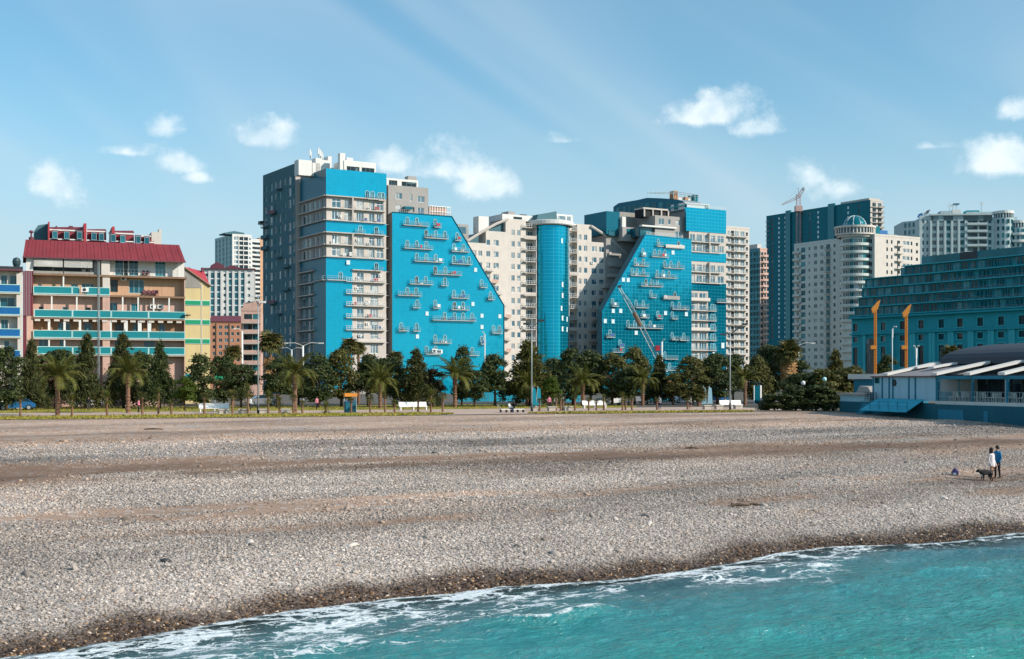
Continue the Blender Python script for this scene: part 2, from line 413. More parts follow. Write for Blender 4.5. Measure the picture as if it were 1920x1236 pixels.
U['ac'] = b.mesh('air_conditioner')
def unit_dish():
    b = MB(); b.lathe([(.02, 0), (.3, .05), (.5, .16)], 'steel_grey', 14); b.lathe([(.5, .165), (.3, .06), (.02, .01)], 'steel_grey', 14)
    b.tube([(0, 0, -.25), (0, 0, .35)], .03, 'steel_dark', 5)
    return b.mesh('satellite_dish')
U['dish'] = unit_dish()

EXTRA = {}
def windows(W, wins, depth=.16, parent=None):
    """wins: (s0, s1, z0, z1, kind). Past 300 of one building the rest go into one mesh."""
    for (a, c, z0, z1, k) in wins:
        n = NPART.get(W.root, 0)
        if n < 290:
            W.put('window', U[k], a, depth, z0, c - a, 1, z1 - z0, parent); NPART[W.root] = n + 1
        else:
            EXTRA.setdefault(W.root, []).append((U[k], W.M @ T(a, depth, z0) @ S3(c - a, 1, z1 - z0)))
def flush_extra():
    for root, lst in EXTRA.items():
        b = MB()
        for me, M in lst:
            vs = [tuple(M @ v.co) for v in me.vertices]
            for mi, m in enumerate(me.materials):
                fs = [tuple(p.vertices) for p in me.polygons if p.material_index == mi]
                b.add(vs, fs, m.name)
        o = obj('window_rows', b.mesh('window_rows'), Matrix(), root, kind='stuff')

def holed(b, s0, s1, z0, z1, holes, mat, depth=.2, y0=0.0):
    """wall sheet with real openings and reveals"""
    hs = [(max(a, s0), min(c, s1), max(e, z0), min(f, z1)) for a, c, e, f in holes]
    hs = [h for h in hs if h[1] - h[0] > .02 and h[3] - h[2] > .02]
    us = sorted(set([round(s0, 3), round(s1, 3)] + [round(h[i], 3) for h in hs for i in (0, 1)]))
    zs = sorted(set([round(z0, 3), round(z1, 3)] + [round(h[i], 3) for h in hs for i in (2, 3)]))
    iu = {u: i for i, u in enumerate(us)}; iz = {z: i for i, z in enumerate(zs)}
    cut = set()
    for a, c, e, f in hs:
        for i in range(iu[round(a, 3)], iu[round(c, 3)]):
            for j in range(iz[round(e, 3)], iz[round(f, 3)]): cut.add((i, j))
        b.quad((a, y0, e), (a, y0 + depth, e), (a, y0 + depth, f), (a, y0, f), mat)
        b.quad((c, y0, e), (c, y0, f), (c, y0 + depth, f), (c, y0 + depth, e), mat)
        b.quad((a, y0, f), (a, y0 + depth, f), (c, y0 + depth, f), (c, y0, f), mat)
        b.quad((a, y0, e), (c, y0, e), (c, y0 + depth, e), (a, y0 + depth, e), mat)
    nz = len(zs)
    vs = [(u, y0, z) for u in us for z in zs]; fs = []
    for i in range(len(us) - 1):
        for j in range(len(zs) - 1):
            if (i, j) not in cut: fs.append((i * nz + j, (i + 1) * nz + j, (i + 1) * nz + j + 1, i * nz + j + 1))
    b.add(vs, fs, mat); return b
def facade(W, s0, s1, z0, z1, wins, mat, depth=.22, name='wall', inset=.1, back=True):
    b = MB(); holed(b, s0, s1, z0, z1, [w[:4] for w in wins], mat, depth)
    if back: b.box(s0 + .02, depth + .12, z0 + .02, s1 - .02, depth + .3, z1 - .02, mat)
    o = W.part(name, b); windows(W, wins, inset); return o
def block(W, name, s0, s1, d0, d1, z0, z1, mat, **kw): b = MB(); b.box(s0, d0, z0, s1, d1, z1, mat); return W.part(name, b, **kw)
RAILC = {}
def rail_mesh(L, h=1.0, mat='rail_white', dep=1.0, step=1.1, thick=.035, bars=2, sides=True):
    key = (round(L * 2) / 2, h, mat, dep, step, thick, bars, sides)
    if key not in RAILC:
        L = key[0]; b = MB(); n = max(1, int(L / step))
        for i in range(n + 1): b.box(L * i / n - thick, -dep, 0, L * i / n + thick, -dep + thick * 2, h, mat)
        for q in range(bars): zz = h * (q + 1) / bars; b.box(0, -dep - .005, zz - thick, L, -dep + thick * 2 + .005, zz + thick * .6, mat)
        if sides and dep > .3:
            for x in (0, L):
                for q in range(bars): zz = h * (q + 1) / bars; b.box(x - thick, -dep + thick * 2, zz - thick * .9, x + thick, 0, zz + thick * .5, mat)
        RAILC[key] = (b.mesh('railing'), L)
    return RAILC[key]
SLABC = {}
def slab_mesh(L, dep, th, mat):
    key = (round(L * 2) / 2, dep, th, mat)
    if key not in SLABC: b = MB(); b.box(0, -dep, -th, key[0], .02, 0, mat); SLABC[key] = (b.mesh('balcony_slab'), key[0])
    return SLABC[key]
def balcony(W, s0, s1, z, dep=1.0, slabmat='slab', railmat='rail_pale', solid=None, th=.22, h=1.0, step=1.0, name='balcony', bars=2):
    L = max(.5, s1 - s0); me, l2 = slab_mesh(L, dep, th, slabmat)
    o = W.put(name, me, s0, 0, z, L / l2)
    if solid: bb = MB(); bb.box(s0, -dep - .01, z + .02, s1, -dep + .07, z + h * .85, solid); W.part('parapet', bb, o)
    else:
        rm, l3 = rail_mesh(L, h, railmat, dep, step, .035, bars); W.put('railing', rm, s0, 0, z, L / l3, parent=o)
    return o
def grid_wins(s0, s1, z0, h, nf, cols, wh=(.9, 1.5), seed=0):
    """cols: (fraction centre, width m, kind, sill m, height m)"""
    out = []
    for f in range(nf):
        for (c, w, k, sill, hh) in cols:
            m = s0 + (s1 - s0) * c; out.append((m - w / 2, m + w / 2, z0 + f * h + sill, z0 + f * h + sill + hh, k))
    return out
GZ = 2.6     # level of the promenade and the town behind it
# ---------------------------------------------------------------- terrain helpers
def vnoise(x, y, seed=0):
    xi = np.floor(x).astype(np.int64); yi = np.floor(y).astype(np.int64); fx = x - xi; fy = y - yi
    def h(a, b_):
        n = (a * 374761393 + b_ * 668265263 + seed * 1442695041) & 0x7fffffff
        n = ((n ^ (n >> 13)) * 1274126177) & 0x7fffffff
        return ((n ^ (n >> 16)) & 0xffff) / 65535.0
    u = fx * fx * (3 - 2 * fx); v = fy * fy * (3 - 2 * fy)
    return (h(xi, yi) * (1 - u) + h(xi + 1, yi) * u) * (1 - v) + (h(xi, yi + 1) * (1 - u) + h(xi + 1, yi + 1) * u) * v
def fbm(x, y, seed=0, o=4):
    r = 0; a = .5; t = 0
    for i in range(o): r = r + a * vnoise(x * 2 ** i, y * 2 ** i, seed + i); t += a; a *= .5
    return r / t
SH_A = math.atan2(.595, .804); SH_O = (-11.2, 30.5)          # the shore line: origin and heading
SHM = T(SH_O[0], SH_O[1], 0) @ RZ(SH_A)
def to_st(x, y):
    c, s = math.cos(SH_A), math.sin(SH_A); return ((x - SH_O[0]) * c + (y - SH_O[1]) * s, -(x - SH_O[0]) * s + (y - SH_O[1]) * c)
def to_xy(s, t):
    c, n = math.cos(SH_A), math.sin(SH_A); return (SH_O[0] + s * c - t * n, SH_O[1] + s * n + t * c)
_ks = np.array([-900, -40, -22, -8, 0, 8.8, 15.6, 19.8, 24.5, 29.4, 35.8, 40.7, 52, 66, 80, 95, 110, 900])
_kt = np.array([0, 1, -.6, .8, 0, 1.74, 1.6, .3, .9, 2.5, -.15, 0, 1.4, -.2, 1.2, 0, .8, 0])
def shore_t(s):
    acc = 0
    for o in (-1.6, -.8, 0, .8, 1.6): acc = acc + np.interp(s + o, _ks, _kt)
    return acc / 5 + (vnoise(s * .55, s * 0, 5) - .5) * .55 + (vnoise(s * 1.7, s * 0, 9) - .5) * .22
_pt = np.array([-900, -60, -12, -4, -1.5, 0, 1.2, 3.2, 7, 14, 23, 26, 34, 52, 75, 100, 900])
_pz = np.array([-30, -9, -2.3, -.75, -.28, 0, .30, .72, 1.02, 1.32, 1.60, 1.74, 1.84, 2.2, 2.45, 2.56, 2.56])
E_O = (-50.0, 127.0); E_A = math.atan2(33, 83)
EDGE = Wall(None, E_O[0], E_O[1], E_A)                         # seaward edge of the promenade; d = metres behind it
def edge_q(x, y): return -(x - E_O[0]) * math.sin(E_A) + (y - E_O[1]) * math.cos(E_A)
def beach_z(s, t):
    te = t - shore_t(s) * np.exp(-np.maximum(t, 0) / 14)
    z = np.interp(te, _pt, _pz)
    inl = np.clip((te - 3) / 6, 0, 1)
    z = z + inl * ((fbm(s * .05, te * .16, 21) - .5) * .30 + (fbm(s * .22, te * .35, 31) - .5) * .12)
    x, y = to_xy(s, t); q = edge_q(x, y)
    z = np.where(q > -14, np.minimum(z, 2.56) * np.clip(-q / 14, 0, 1) + 2.55 * (1 - np.clip(-q / 14, 0, 1)), z)
    return np.where(q > .8, 2.35, z)
def sand_mask(s, t):
    """1 = bare brownish sand and grit, 0 = pale shingle"""
    w = fbm(s * .045, t * .10, 41, 4); w2 = fbm(s * .14, t * .40, 51, 4)
    t2 = t + (w - .5) * 9 + (s - 40) * .10
    b1 = np.exp(-((t2 - 32.5) / 6.4) ** 2) * np.clip((w2 - .18) * 4.0, 0, 1.3)
    b2 = np.exp(-((t2 - 13.5) / 3.2) ** 2) * np.clip((w2 - .44) * 6.5, 0, 1.1)
    b3 = np.exp(-((t2 - 6.6) / 1.5) ** 2) * np.clip((w2 - .45) * 5.0, 0, .8)
    up = 1 / (1 + np.exp(-(t2 - 55) / 2.2)) * np.clip(.9 + (w2 - .5) * 1.6, .3, 1)
    mid = np.exp(-((t2 - 21) / 5) ** 2) * np.clip((w2 - .55) * 4, 0, .5)
    return np.clip(np.maximum.reduce([b1, b2, b3, up, mid]), 0, 1)
def tone(s, t):
    w = fbm(s * .03, t * .09, 141, 3); w2 = fbm(s * .09, t * .30, 151, 3); t2 = t + (w - .5) * 8 + (s - 40) * .08
    return np.clip(1.0 + .17 * np.sin(t2 * .36 + 1.0) + (w2 - .5) * .95, .6, 1.25)
def damp_mask(s, t):
    w = fbm(s * .045, t * .10, 41, 4); w2 = fbm(s * .14, t * .40, 51, 4); t2 = t + (w - .5) * 9 + (s - 40) * .10
    return np.clip(np.exp(-((t2 - 32.5) / 5.4) ** 2) * np.clip((w2 - .15) * 3.4, 0, 1.3) + .5 * np.exp(-((t2 - 6.6) / 1.6) ** 2) * np.clip((w2 - .42) * 5, 0, 1), 0, 1)
def wet_mask(s, t):
    te = t - shore_t(s) * np.exp(-np.maximum(t, 0) / 14)
    edge = 1.4 + (fbm(s * .35, s * 0, 61, 3) - .5) * 1.7
    return 1 / (1 + np.exp((te - edge) / .22))
def grid_mesh(name, us, vs, zf, attrs):
    Ug, Vg = np.meshgrid(us, vs, indexing='ij'); z = zf(Ug, Vg)
    co = np.stack([Ug, Vg, z], -1).reshape(-1, 3); n, m = len(us), len(vs)
    i = np.arange((n - 1) * (m - 1)); a = (i // (m - 1)) * m + i % (m - 1)
    fc = np.stack([a, a + m, a + m + 1, a + 1], -1)
    me = bpy.data.meshes.new(name); me.vertices.add(len(co)); me.vertices.foreach_set('co', co.astype(np.float32).ravel())
    me.loops.add(len(fc) * 4); me.loops.foreach_set('vertex_index', fc.astype(np.int32).ravel())
    me.polygons.add(len(fc)); me.polygons.foreach_set('loop_start', np.arange(len(fc), dtype=np.int32) * 4)
    me.polygons.foreach_set('use_smooth', np.ones(len(fc), bool)); me.update(calc_edges=True)
    for k, f in attrs.items():
        at = me.attributes.new(k, 'FLOAT', 'POINT'); at.data.foreach_set('value', f(Ug, Vg).astype(np.float32).ravel())
    me.validate(); return me

# ---------------------------------------------------------------- beach
m, gg, bs, out = newmat('shingle')
geo = gg.new('ShaderNodeTexCoord').outputs['Object']
def attr(gr, n): a = gr.new('ShaderNodeAttribute', attribute_name=n); return a.outputs['Fac']
sandm, wetm = attr(gg, 'sand'), attr(gg, 'wet')
vo = gg.new('ShaderNodeTexVoronoi', feature='F1'); gg.put(vo.inputs['Vector'], geo); vo.inputs['Scale'].default_value = 12.0
vo2 = gg.new('ShaderNodeTexVoronoi', feature='F1'); gg.put(vo2.inputs['Vector'], geo); vo2.inputs['Scale'].default_value = 3.6
sv = gg.sep(vo.outputs['Color']); sv2 = gg.sep(vo2.outputs['Color'])
stone = gg.ramp(sv[0], [(0, (.14, .12, .108)), (.22, (.25, .215, .193)), (.55, (.38, .33, .295)), (.82, (.47, .41, .37)), (1, (.60, .54, .49))])
big = gg.noise(geo, .35, 4, .6)
stone = gg.mix(gg.mapr(big, .35, .7, 0, .35), stone, (.23, .21, .20))
grit = gg.mix(gg.noise(geo, 3.0, 5, .7), (.32, .205, .145), (.50, .345, .25))
grit = gg.mix(gg.mapr(sv2[1], .8, .86, 0, .75), grit, (.55, .49, .44))
grit = gg.mix(gg.mapr(sv[2], .0, .22, .5, 0), grit, (.12, .095, .08))
pm = gg.math('ADD', sandm, gg.math('MULTIPLY', gg.math('SUBTRACT', gg.noise(geo, 1.6, 5, .7), .5), .9))
c = gg.mix(gg.mapr(pm, .3, .75, 0, 1, True), stone, grit)
c = gg.mix(gg.math('MULTIPLY', attr(gg, 'damp'), .95), c, gg.mix(1.0, c, (.52, .47, .43), 'MULTIPLY'))
wetc = gg.mix(1.0, c, (.30, .235, .19), 'MULTIPLY')
c = gg.mix(wetm, c, wetc)
tn = attr(gg, 'tone'); c = gg.mix(1.0, c, gg.comb(tn, tn, tn), 'MULTIPLY')
gg.put(bs.inputs['Base Color'], c)
gg.put(bs.inputs['Roughness'], gg.mapr(wetm, 0, 1, .9, .45)); setp(bs, spec=.22)
hgt = gg.math('ADD', gg.math('MULTIPLY', gg.math('SUBTRACT', 1.0, vo.outputs['Distance']), .5), gg.math('MULTIPLY', gg.noise(geo, 5, 4, .7), .8))
bp = gg.new('ShaderNodeBump'); gg.put(bp.inputs['Height'], hgt); bp.inputs['Distance'].default_value = .07
gg.put(bp.inputs['Strength'], gg.mapr(pm, .3, .75, .95, .45)); gg.l.new(bp.outputs[0], bs.inputs['Normal'])
us = np.concatenate([[-1500, -600, -250, -120, -70, -45], np.arange(-30, 125, .34), [135, 150, 180, 250, 400, 800, 1500]])
vs = np.concatenate([[-60, -40, -25, -15, -10], np.arange(-7, 40, .25), np.arange(40, 104, .4), [106, 112, 125, 160]])
beach = obj('beach', grid_mesh('beach', us, vs, beach_z, {'sand': sand_mask, 'wet': wet_mask, 'damp': damp_mask, 'tone': tone}), SHM, None, kind='structure')
beach.data.materials.append(MATS['shingle'])
beach['label'] = 'wide grey shingle beach with brown sandy bands'

# loose stones lying on the beach
m, gg, bs, out = newmat('pebble')
oi = gg.new('ShaderNodeObjectInfo'); rnd = oi.outputs['Random']
at = gg.new('ShaderNodeAttribute', attribute_name='wet', attribute_type='INSTANCER')
pc = gg.ramp(rnd, [(0, (.155, .136, .122)), (.18, (.25, .22, .197)), (.45, (.355, .312, .28)), (.70, (.43, .378, .34)), (.90, (.49, .435, .395)), (.965, (.62, .57, .525)), (.985, (.30, .17, .10)), (1, (.20, .23, .22))])
pw = gg.mix(1.0, gg.ramp(gg.math('FRACT', gg.math('MULTIPLY', rnd, 31.7)), [(0, (.016, .011, .009)), (.5, (.050, .030, .020)), (.78, (.15, .08, .04)), (.92, (.36, .22, .11)), (1, (.62, .52, .42))]), (1, 1, 1), 'MULTIPLY')  # bright end of the ramp paints glints onto wet stones
tn = gg.new('ShaderNodeAttribute', attribute_name='tone', attribute_type='INSTANCER').outputs['Fac']
pc = gg.mix(1.0, pc, gg.comb(tn, gg.math('MULTIPLY', tn, .965), gg.math('MULTIPLY', tn, .93)), 'MULTIPLY')
sd = gg.new('ShaderNodeAttribute', attribute_name='sandy', attribute_type='INSTANCER').outputs['Fac']
pc = gg.mix(sd, pc, gg.mix(1.0, pc, (1.08, .90, .77), 'MULTIPLY'))
gg.put(bs.inputs['Base Color'], gg.mix(at.outputs['Fac'], pc, pw))
gg.put(bs.inputs['Roughness'], gg.mapr(at.outputs['Fac'], 0, 1, .85, .42)); gg.put(bs.inputs['Specular IOR Level'], gg.mapr(at.outputs['Fac'], 0, 1, .3, .22))
ICO = None
def ico_sub():
    t = (1 + 5 ** .5) / 2
    v = [(-1, t, 0), (1, t, 0), (-1, -t, 0), (1, -t, 0), (0, -1, t), (0, 1, t), (0, -1, -t), (0, 1, -t), (t, 0, -1), (t, 0, 1), (-t, 0, -1), (-t, 0, 1)]
    f = [(0, 11, 5), (0, 5, 1), (0, 1, 7), (0, 7, 10), (0, 10, 11), (1, 5, 9), (5, 11, 4), (11, 10, 2), (10, 7, 6), (7, 1, 8), (3, 9, 4), (3, 4, 2), (3, 2, 6), (3, 6, 8), (3, 8, 9), (4, 9, 5), (2, 4, 11), (6, 2, 10), (8, 6, 7), (9, 8, 1)]
    v = [Vector(p).normalized() for p in v]; mid = {}; nf = []
    def mp(a, b_):
        k = (min(a, b_), max(a, b_))
        if k not in mid: v.append(((v[a] + v[b_]) / 2).normalized()); mid[k] = len(v) - 1
        return mid[k]
    for a, b_, c_ in f:
        x, y, z = mp(a, b_), mp(b_, c_), mp(c_, a); nf += [(a, x, z), (b_, y, x), (c_, z, y), (x, y, z)]
    return v, nf
ICO = ico_sub()
def stone_mesh(name, seed, sq=(1.25, .9, .55), mat='pebble', amp=.16):
    rr = random.Random(seed); b = MB()
    dirs = [(Vector((rr.gauss(0, 1), rr.gauss(0, 1), rr.gauss(0, 1))).normalized(), rr.uniform(-amp, amp)) for _ in range(7)]
    vs = []
    for p in ICO[0]:
        k = 1 + sum(a * max(0, p.dot(d)) ** 2 for d, a in dirs); vs.append((p.x * k * sq[0], p.y * k * sq[1], p.z * k * sq[2]))
    b.add(vs, ICO[1], mat); return b.mesh(name, True)
pebs = []
for i in range(5):
    o = bpy.data.objects.new('pebble', stone_mesh('pebble', 100 + i, (1.0 + .15 * i, .85 + .05 * (i % 3), .48 + .07 * (i % 4)))); pebs.append(o)
def scatter(n, smin, smax, tmin, tmax, rmin, rmax, keep):
    s = RNG.uniform(smin, smax, n); t = RNG.uniform(tmin, tmax, n); x, y = to_xy(s, t)
    vis = (y > 24) & (np.abs(x) < y * .40 + 4) & (edge_q(x, y) < -.3) & (t > shore_t(s) - 2.4)
    s, t, x, y = s[vis], t[vis], x[vis], y[vis]
    sm = sand_mask(s, t); k = RNG.random(len(s)) < keep(sm, t, y); s, t = s[k], t[k]; sm = sm[k]
    r = rmin + (rmax - rmin) * RNG.random(len(s)) ** 2.2
    return s, t, r
P = [scatter(210000, -14, 60, -3, 14, .016, .058, lambda sm, t, y: np.clip(1 - 1.0 * sm, .05, 1)),
     scatter(250000, -10, 75, 12, 34, .020, .066, lambda sm, t, y: np.clip(1 - .97 * sm, .02, 1) * .85),
     scatter(130000, 5, 112, 32, 62, .024, .085, lambda sm, t, y: np.clip(1 - .97 * sm, .02, 1) * .65),
     scatter(60000, 10, 112, 55, 102, .022, .075, lambda sm, t, y: np.clip(1 - 1.05 * sm, .03, 1) * .45),
     scatter(1100, -10, 105, 1, 60, .08, .17, lambda sm, t, y: .8 * (1 - .6 * sm))]
ps, ptt, pr = (np.concatenate([p[i] for p in P]) for i in range(3))
pz = beach_z(ps, ptt) + pr * .12
me = bpy.data.meshes.new('pebbles'); me.vertices.add(len(ps)); me.vertices.foreach_set('co', np.stack([ps, ptt, pz], -1).astype(np.float32).ravel())
def addattr(me, n, typ, arr):
    a = me.attributes.new(n, typ, 'POINT'); a.data.foreach_set('vector' if typ == 'FLOAT_VECTOR' else 'value', np.ascontiguousarray(arr).ravel())
addattr(me, 'tone', 'FLOAT', (tone(ps, ptt) * (1 - .35 * damp_mask(ps, ptt))).astype(np.float32)); addattr(me, 'sandy', 'FLOAT', np.clip(sand_mask(ps, ptt) + np.clip((ptt - 45) / 30, 0, .6), 0, 1).astype(np.float32)); addattr(me, 'size', 'FLOAT', pr.astype(np.float32)); addattr(me, 'wet', 'FLOAT', wet_mask(ps, ptt).astype(np.float32))
addattr(me, 'rot', 'FLOAT_VECTOR', np.stack([RNG.normal(0, .35, len(ps)), RNG.normal(0, .35, len(ps)), RNG.uniform(0, 6.28, len(ps))], -1).astype(np.float32))
addattr(me, 'pick', 'INT', RNG.integers(0, 5, len(ps)).astype(np.int32))
def gn_scatter(o, insts):
    nt = bpy.data.node_groups.new('scatter_stones', 'GeometryNodeTree')
    nt.interface.new_socket('Geometry', in_out='INPUT', socket_type='NodeSocketGeometry'); nt.interface.new_socket('Geometry', in_out='OUTPUT', socket_type='NodeSocketGeometry')
    N = nt.nodes; L = nt.links
    gi = N.new('NodeGroupInput'); go = N.new('NodeGroupOutput'); jn = N.new('GeometryNodeJoinGeometry')
    for p in reversed(insts):
        oi = N.new('GeometryNodeObjectInfo'); oi.inputs['Object'].default_value = p; oi.inputs['As Instance'].default_value = True
        L.new(oi.outputs['Geometry'], jn.inputs[0])
    ip = N.new('GeometryNodeInstanceOnPoints'); ip.inputs['Pick Instance'].default_value = True
    def na(n, t): a = N.new('GeometryNodeInputNamedAttribute'); a.data_type = t; a.inputs['Name'].default_value = n; return a.outputs[0]
    L.new(gi.outputs[0], ip.inputs['Points']); L.new(jn.outputs[0], ip.inputs['Instance'])
    L.new(na('pick', 'INT'), ip.inputs['Instance Index']); L.new(na('rot', 'FLOAT_VECTOR'), ip.inputs['Rotation']); L.new(na('size', 'FLOAT'), ip.inputs['Scale'])
    L.new(ip.outputs[0], go.inputs[0])
    md = o.modifiers.new('scatter', 'NODES'); md.node_group = nt
peb = obj('pebbles', me, SHM, None, label='loose rounded grey pebbles covering the beach', cat='pebbles', kind='stuff')
gn_scatter(peb, pebs)

# ---------------------------------------------------------------- sea
def wave_z(s, t):
    off = shore_t(s) - t
    k = np.clip(off / 5, 0, 1)
    z = k * (.050 * np.sin(t * 1.5 + s * .16 + 2.2 * fbm(s * .12, t * .12, 71, 2) * 3) + (fbm(s * .5, t * .9, 81, 4) - .5) * .22 + (fbm(s * 1.5, t * 2.4, 82, 3) - .5) * .08)
    # small breaking crests that follow the shore
    for (s0, s1, o0, am, wd) in ((10, 15.8, 4.9, .20, .26), (-6, 3, 4.6, .10, .35), (15.5, 27, 1.3, .09, .30), (24, 41, 2.4, .08, .35)):
        env = np.clip((s - s0) / 1.5, 0, 1) * np.clip((s1 - s) / 1.5, 0, 1)
        oo = o0 + (fbm(s * .3, s * 0, int(o0 * 10), 3) - .5) * .9
        z = z + am * env * np.exp(-((off - oo) / wd) ** 2)
    z = z + .02 + .05 * np.exp(-(off / 1.3) ** 2) * (off > -3) - .05 * np.clip(-off / 2, 0, 1)
    return z
def off_attr(s, t): return shore_t(s) - t
def crest_attr(s, t):
    off = shore_t(s) - t; z = 0
    for (s0, s1, o0, am, wd) in ((10, 15.8, 4.9, .85, .16), (-6, 3, 4.6, .35, .2), (15.5, 27, 1.3, .6, .2), (24, 41, 2.4, .45, .16), (17, 23, .7, .8, .3)):
        env = np.clip((s - s0) / 1.5, 0, 1) * np.clip((s1 - s) / 1.5, 0, 1)
        oo = o0 + (fbm(s * .3, s * 0, int(o0 * 10), 3) - .5) * .9
        z = np.maximum(z, am * env * np.exp(-((off - oo) / wd) ** 2))
    return z
def foam_attr(s, t):
    off = shore_t(s) - t
    reach = np.interp(s, [-30, -8, 0, 5, 12, 17, 20, 24, 30, 34, 42, 60], [4.0, 4.6, 5.2, 7.0, 6.4, 5.2, 4.2, 5.6, 4.2, 2.6, 2.6, 3.5])
    amt = np.interp(s, [-30, -8, 0, 5, 12, 17, 20, 24, 30, 34, 42, 60], [.8, .85, .95, 1.15, 1.1, .8, .8, 1.1, .9, .75, .9, .8])
    return np.clip(1 - off / reach, 0, 1) ** .55 * amt * (off > -.6)
m, gg, bs, out = newmat('sea_water')
oc = gg.new('ShaderNodeTexCoord').outputs['Object']
off, foamA, crest = attr(gg, 'off'), attr(gg, 'foam'), attr(gg, 'crest')
mott = gg.noise(oc, .22, 4, .6)
deep = gg.mix(gg.mapr(gg.math('ADD', off, gg.math('MULTIPLY', gg.math('SUBTRACT', mott, .5), 12)), 7, 20, 0, 1, True), (.030, .285, .285), (.010, .345, .235))
wcol = gg.mix(gg.mapr(gg.math('ADD', off, gg.math('MULTIPLY', gg.math('SUBTRACT', mott, .5), 4)), .6, 8.0, 0, 1, True), (.050, .105, .125), deep)
wcol = gg.mix(gg.mapr(gg.noise(gg.scale(oc, (.7, 2.0, 1)), 1.2, 5, .65), .35, .7, 0, .65), wcol, (.004, .130, .135))
warp = gg.vmath('ADD', oc, gg.vmath('MULTIPLY', gg.vmath('SUBTRACT', gg.noise(oc, 1.1, 4, .6, 0, 1), (.5, .5, .5)), (1.5, 1.1, 0)))
def lace(sc, w):
    vv = gg.new('ShaderNodeTexVoronoi', feature='DISTANCE_TO_EDGE'); gg.put(vv.inputs['Vector'], gg.scale(warp, (.75, 1.25, 1))); vv.inputs['Scale'].default_value = sc
    return gg.math('SUBTRACT', w, vv.outputs['Distance'])
l1 = gg.math('MULTIPLY', lace(1.35, .10), 8.0); l2 = gg.math('MULTIPLY', lace(3.4, .09), 6.0)
lc = gg.math('MAXIMUM', l1, gg.math('SUBTRACT', l2, .12))
fl = gg.math('MULTIPLY', foamA, gg.mapr(gg.noise(gg.scale(oc, (.5, 1.0, 1)), .8, 5, .65), .38, .62, .25, 1.35))
foam = gg.math('ADD', lc, gg.math('MULTIPLY', gg.math('SUBTRACT', fl, .72), 1.7))
foam = gg.math('MULTIPLY', gg.mapr(foam, .0, .75, 0, 1, True), gg.mapr(foamA, .02, .2, 0, 1))
edge = gg.math('MULTIPLY', gg.mapr(gg.math('ABSOLUTE', gg.math('ADD', off, -.02)), .05, .26, 1, 0), gg.mapr(gg.noise(oc, .9, 4, .7), .38, .55, .1, 1))
crn = gg.mapr(gg.math('MULTIPLY', crest, gg.mapr(gg.noise(oc, 2.2, 5, .75), .3, .65, .2, 1.5)), .35, .8, 0, 1, True)
foam = gg.math('MAXIMUM', foam, gg.math('MAXIMUM', edge, crn), None, True)
spk = gg.mapr(gg.noise(gg.scale(oc, (1, 1.6, 1)), 7, 3, .8), .72, .80, 0, .35)
foam = gg.math('MAXIMUM', foam, spk)
gg.put(bs.inputs['Base Color'], gg.mix(foam, wcol, (.72, .77, .78)))
gg.put(bs.inputs['Roughness'], gg.mapr(foam, 0, 1, .10, .8)); setp(bs, spec=.45)
h = gg.math('ADD', gg.math('MULTIPLY', gg.noise(gg.scale(oc, (1.0, 2.2, 1), rot=(0, 0, .2)), 2.3, 5, .6, .4), 1.0), gg.math('MULTIPLY', gg.noise(gg.scale(oc, (1, 1.7, 1)), 9.0, 3, .6), .22))
h = gg.math('ADD', h, gg.math('MULTIPLY', foam, .12))
bp = gg.new('ShaderNodeBump'); gg.put(bp.inputs['Height'], h); bp.inputs['Distance'].default_value = .20; bp.inputs['Strength'].default_value = .9
gg.l.new(bp.outputs[0], bs.inputs['Normal'])
tr = gg.new('ShaderNodeBsdfTransparent'); tr.inputs[0].default_value = (.62, .72, .72, 1)
mx = gg.new('ShaderNodeMixShader')
gg.put(mx.inputs[0], gg.math('MULTIPLY', gg.mapr(off, -.3, 2.4, .85, 0, True), gg.math('SUBTRACT', 1.0, foam)))
gg.l.new(bs.outputs[0], mx.inputs[1]); gg.l.new(tr.outputs[0], mx.inputs[2]); gg.l.new(mx.outputs[0], out.inputs[0])
us = np.concatenate([[-6000, -2000, -700, -250, -100, -60], np.arange(-32, 66, .16), [70, 80, 110, 200, 500, 1500, 6000]])
vs = np.concatenate([[-9000, -3000, -1000, -350, -150, -80, -55], np.arange(-40, -16, .26), np.arange(-16, 4.6, .12)])
sea = obj('sea', grid_mesh('sea', us, vs, wave_z, {'off': off_attr, 'foam': foam_attr, 'crest': crest_attr}), SHM, None, kind='structure')
sea['label'] = 'turquoise sea with a lacy foam edge'
sea.data.materials.append(MATS['sea_water'])

# ---------------------------------------------------------------- town ground, promenade, lawns
mk('ground_soil', (.12, .105, .085), .95, .4, .5, bump=.3)
mk('path_paving', (.52, .375, .29), .9, .3, .5, bump=.2)
mk('asphalt', (.06, .06, .062), .9, .3, .5)
m, gg, bs, out = newmat('lawn')
oc = gg.new('ShaderNodeTexCoord').outputs['Object']
cc = gg.mix(gg.mapr(gg.noise(oc, .35, 5, .65), .35, .65, 0, 1), (.25, .25, .03), (.38, .27, .06))
cc = gg.mix(gg.mapr(gg.noise(oc, 2.5, 4, .7), .4, .7, 0, .55), cc, (.11, .13, .02))
gg.put(bs.inputs['Base Color'], cc); setp(bs, rough=.95, spec=.2)
CAFE = Wall(None, 40.9, 161.5, math.atan2(-33.5, 9.3))          # sea-facing long side of the beach restaurant, s runs towards the viewer
c0 = CAFE.w(0, 0, 0); c1 = CAFE.w(48, 0, 0)
e_l = EDGE.w(-900, 0, 0); e_r = EDGE.w(EDGE.s(1575), 0, 0)
outl = [(e_l.x, e_l.y), (e_r.x, e_r.y), (c0.x, c0.y + .5), (c1.x, c1.y), (c1.x + 900, c1.y + 330), (3500, 6000), (-3500, 6000), (e_l.x - 600, e_l.y)]
b = MB(); b.vprism(outl, 0.2, GZ, 'ground_soil'); obj('ground', b.mesh('ground'), None, None, kind='structure')
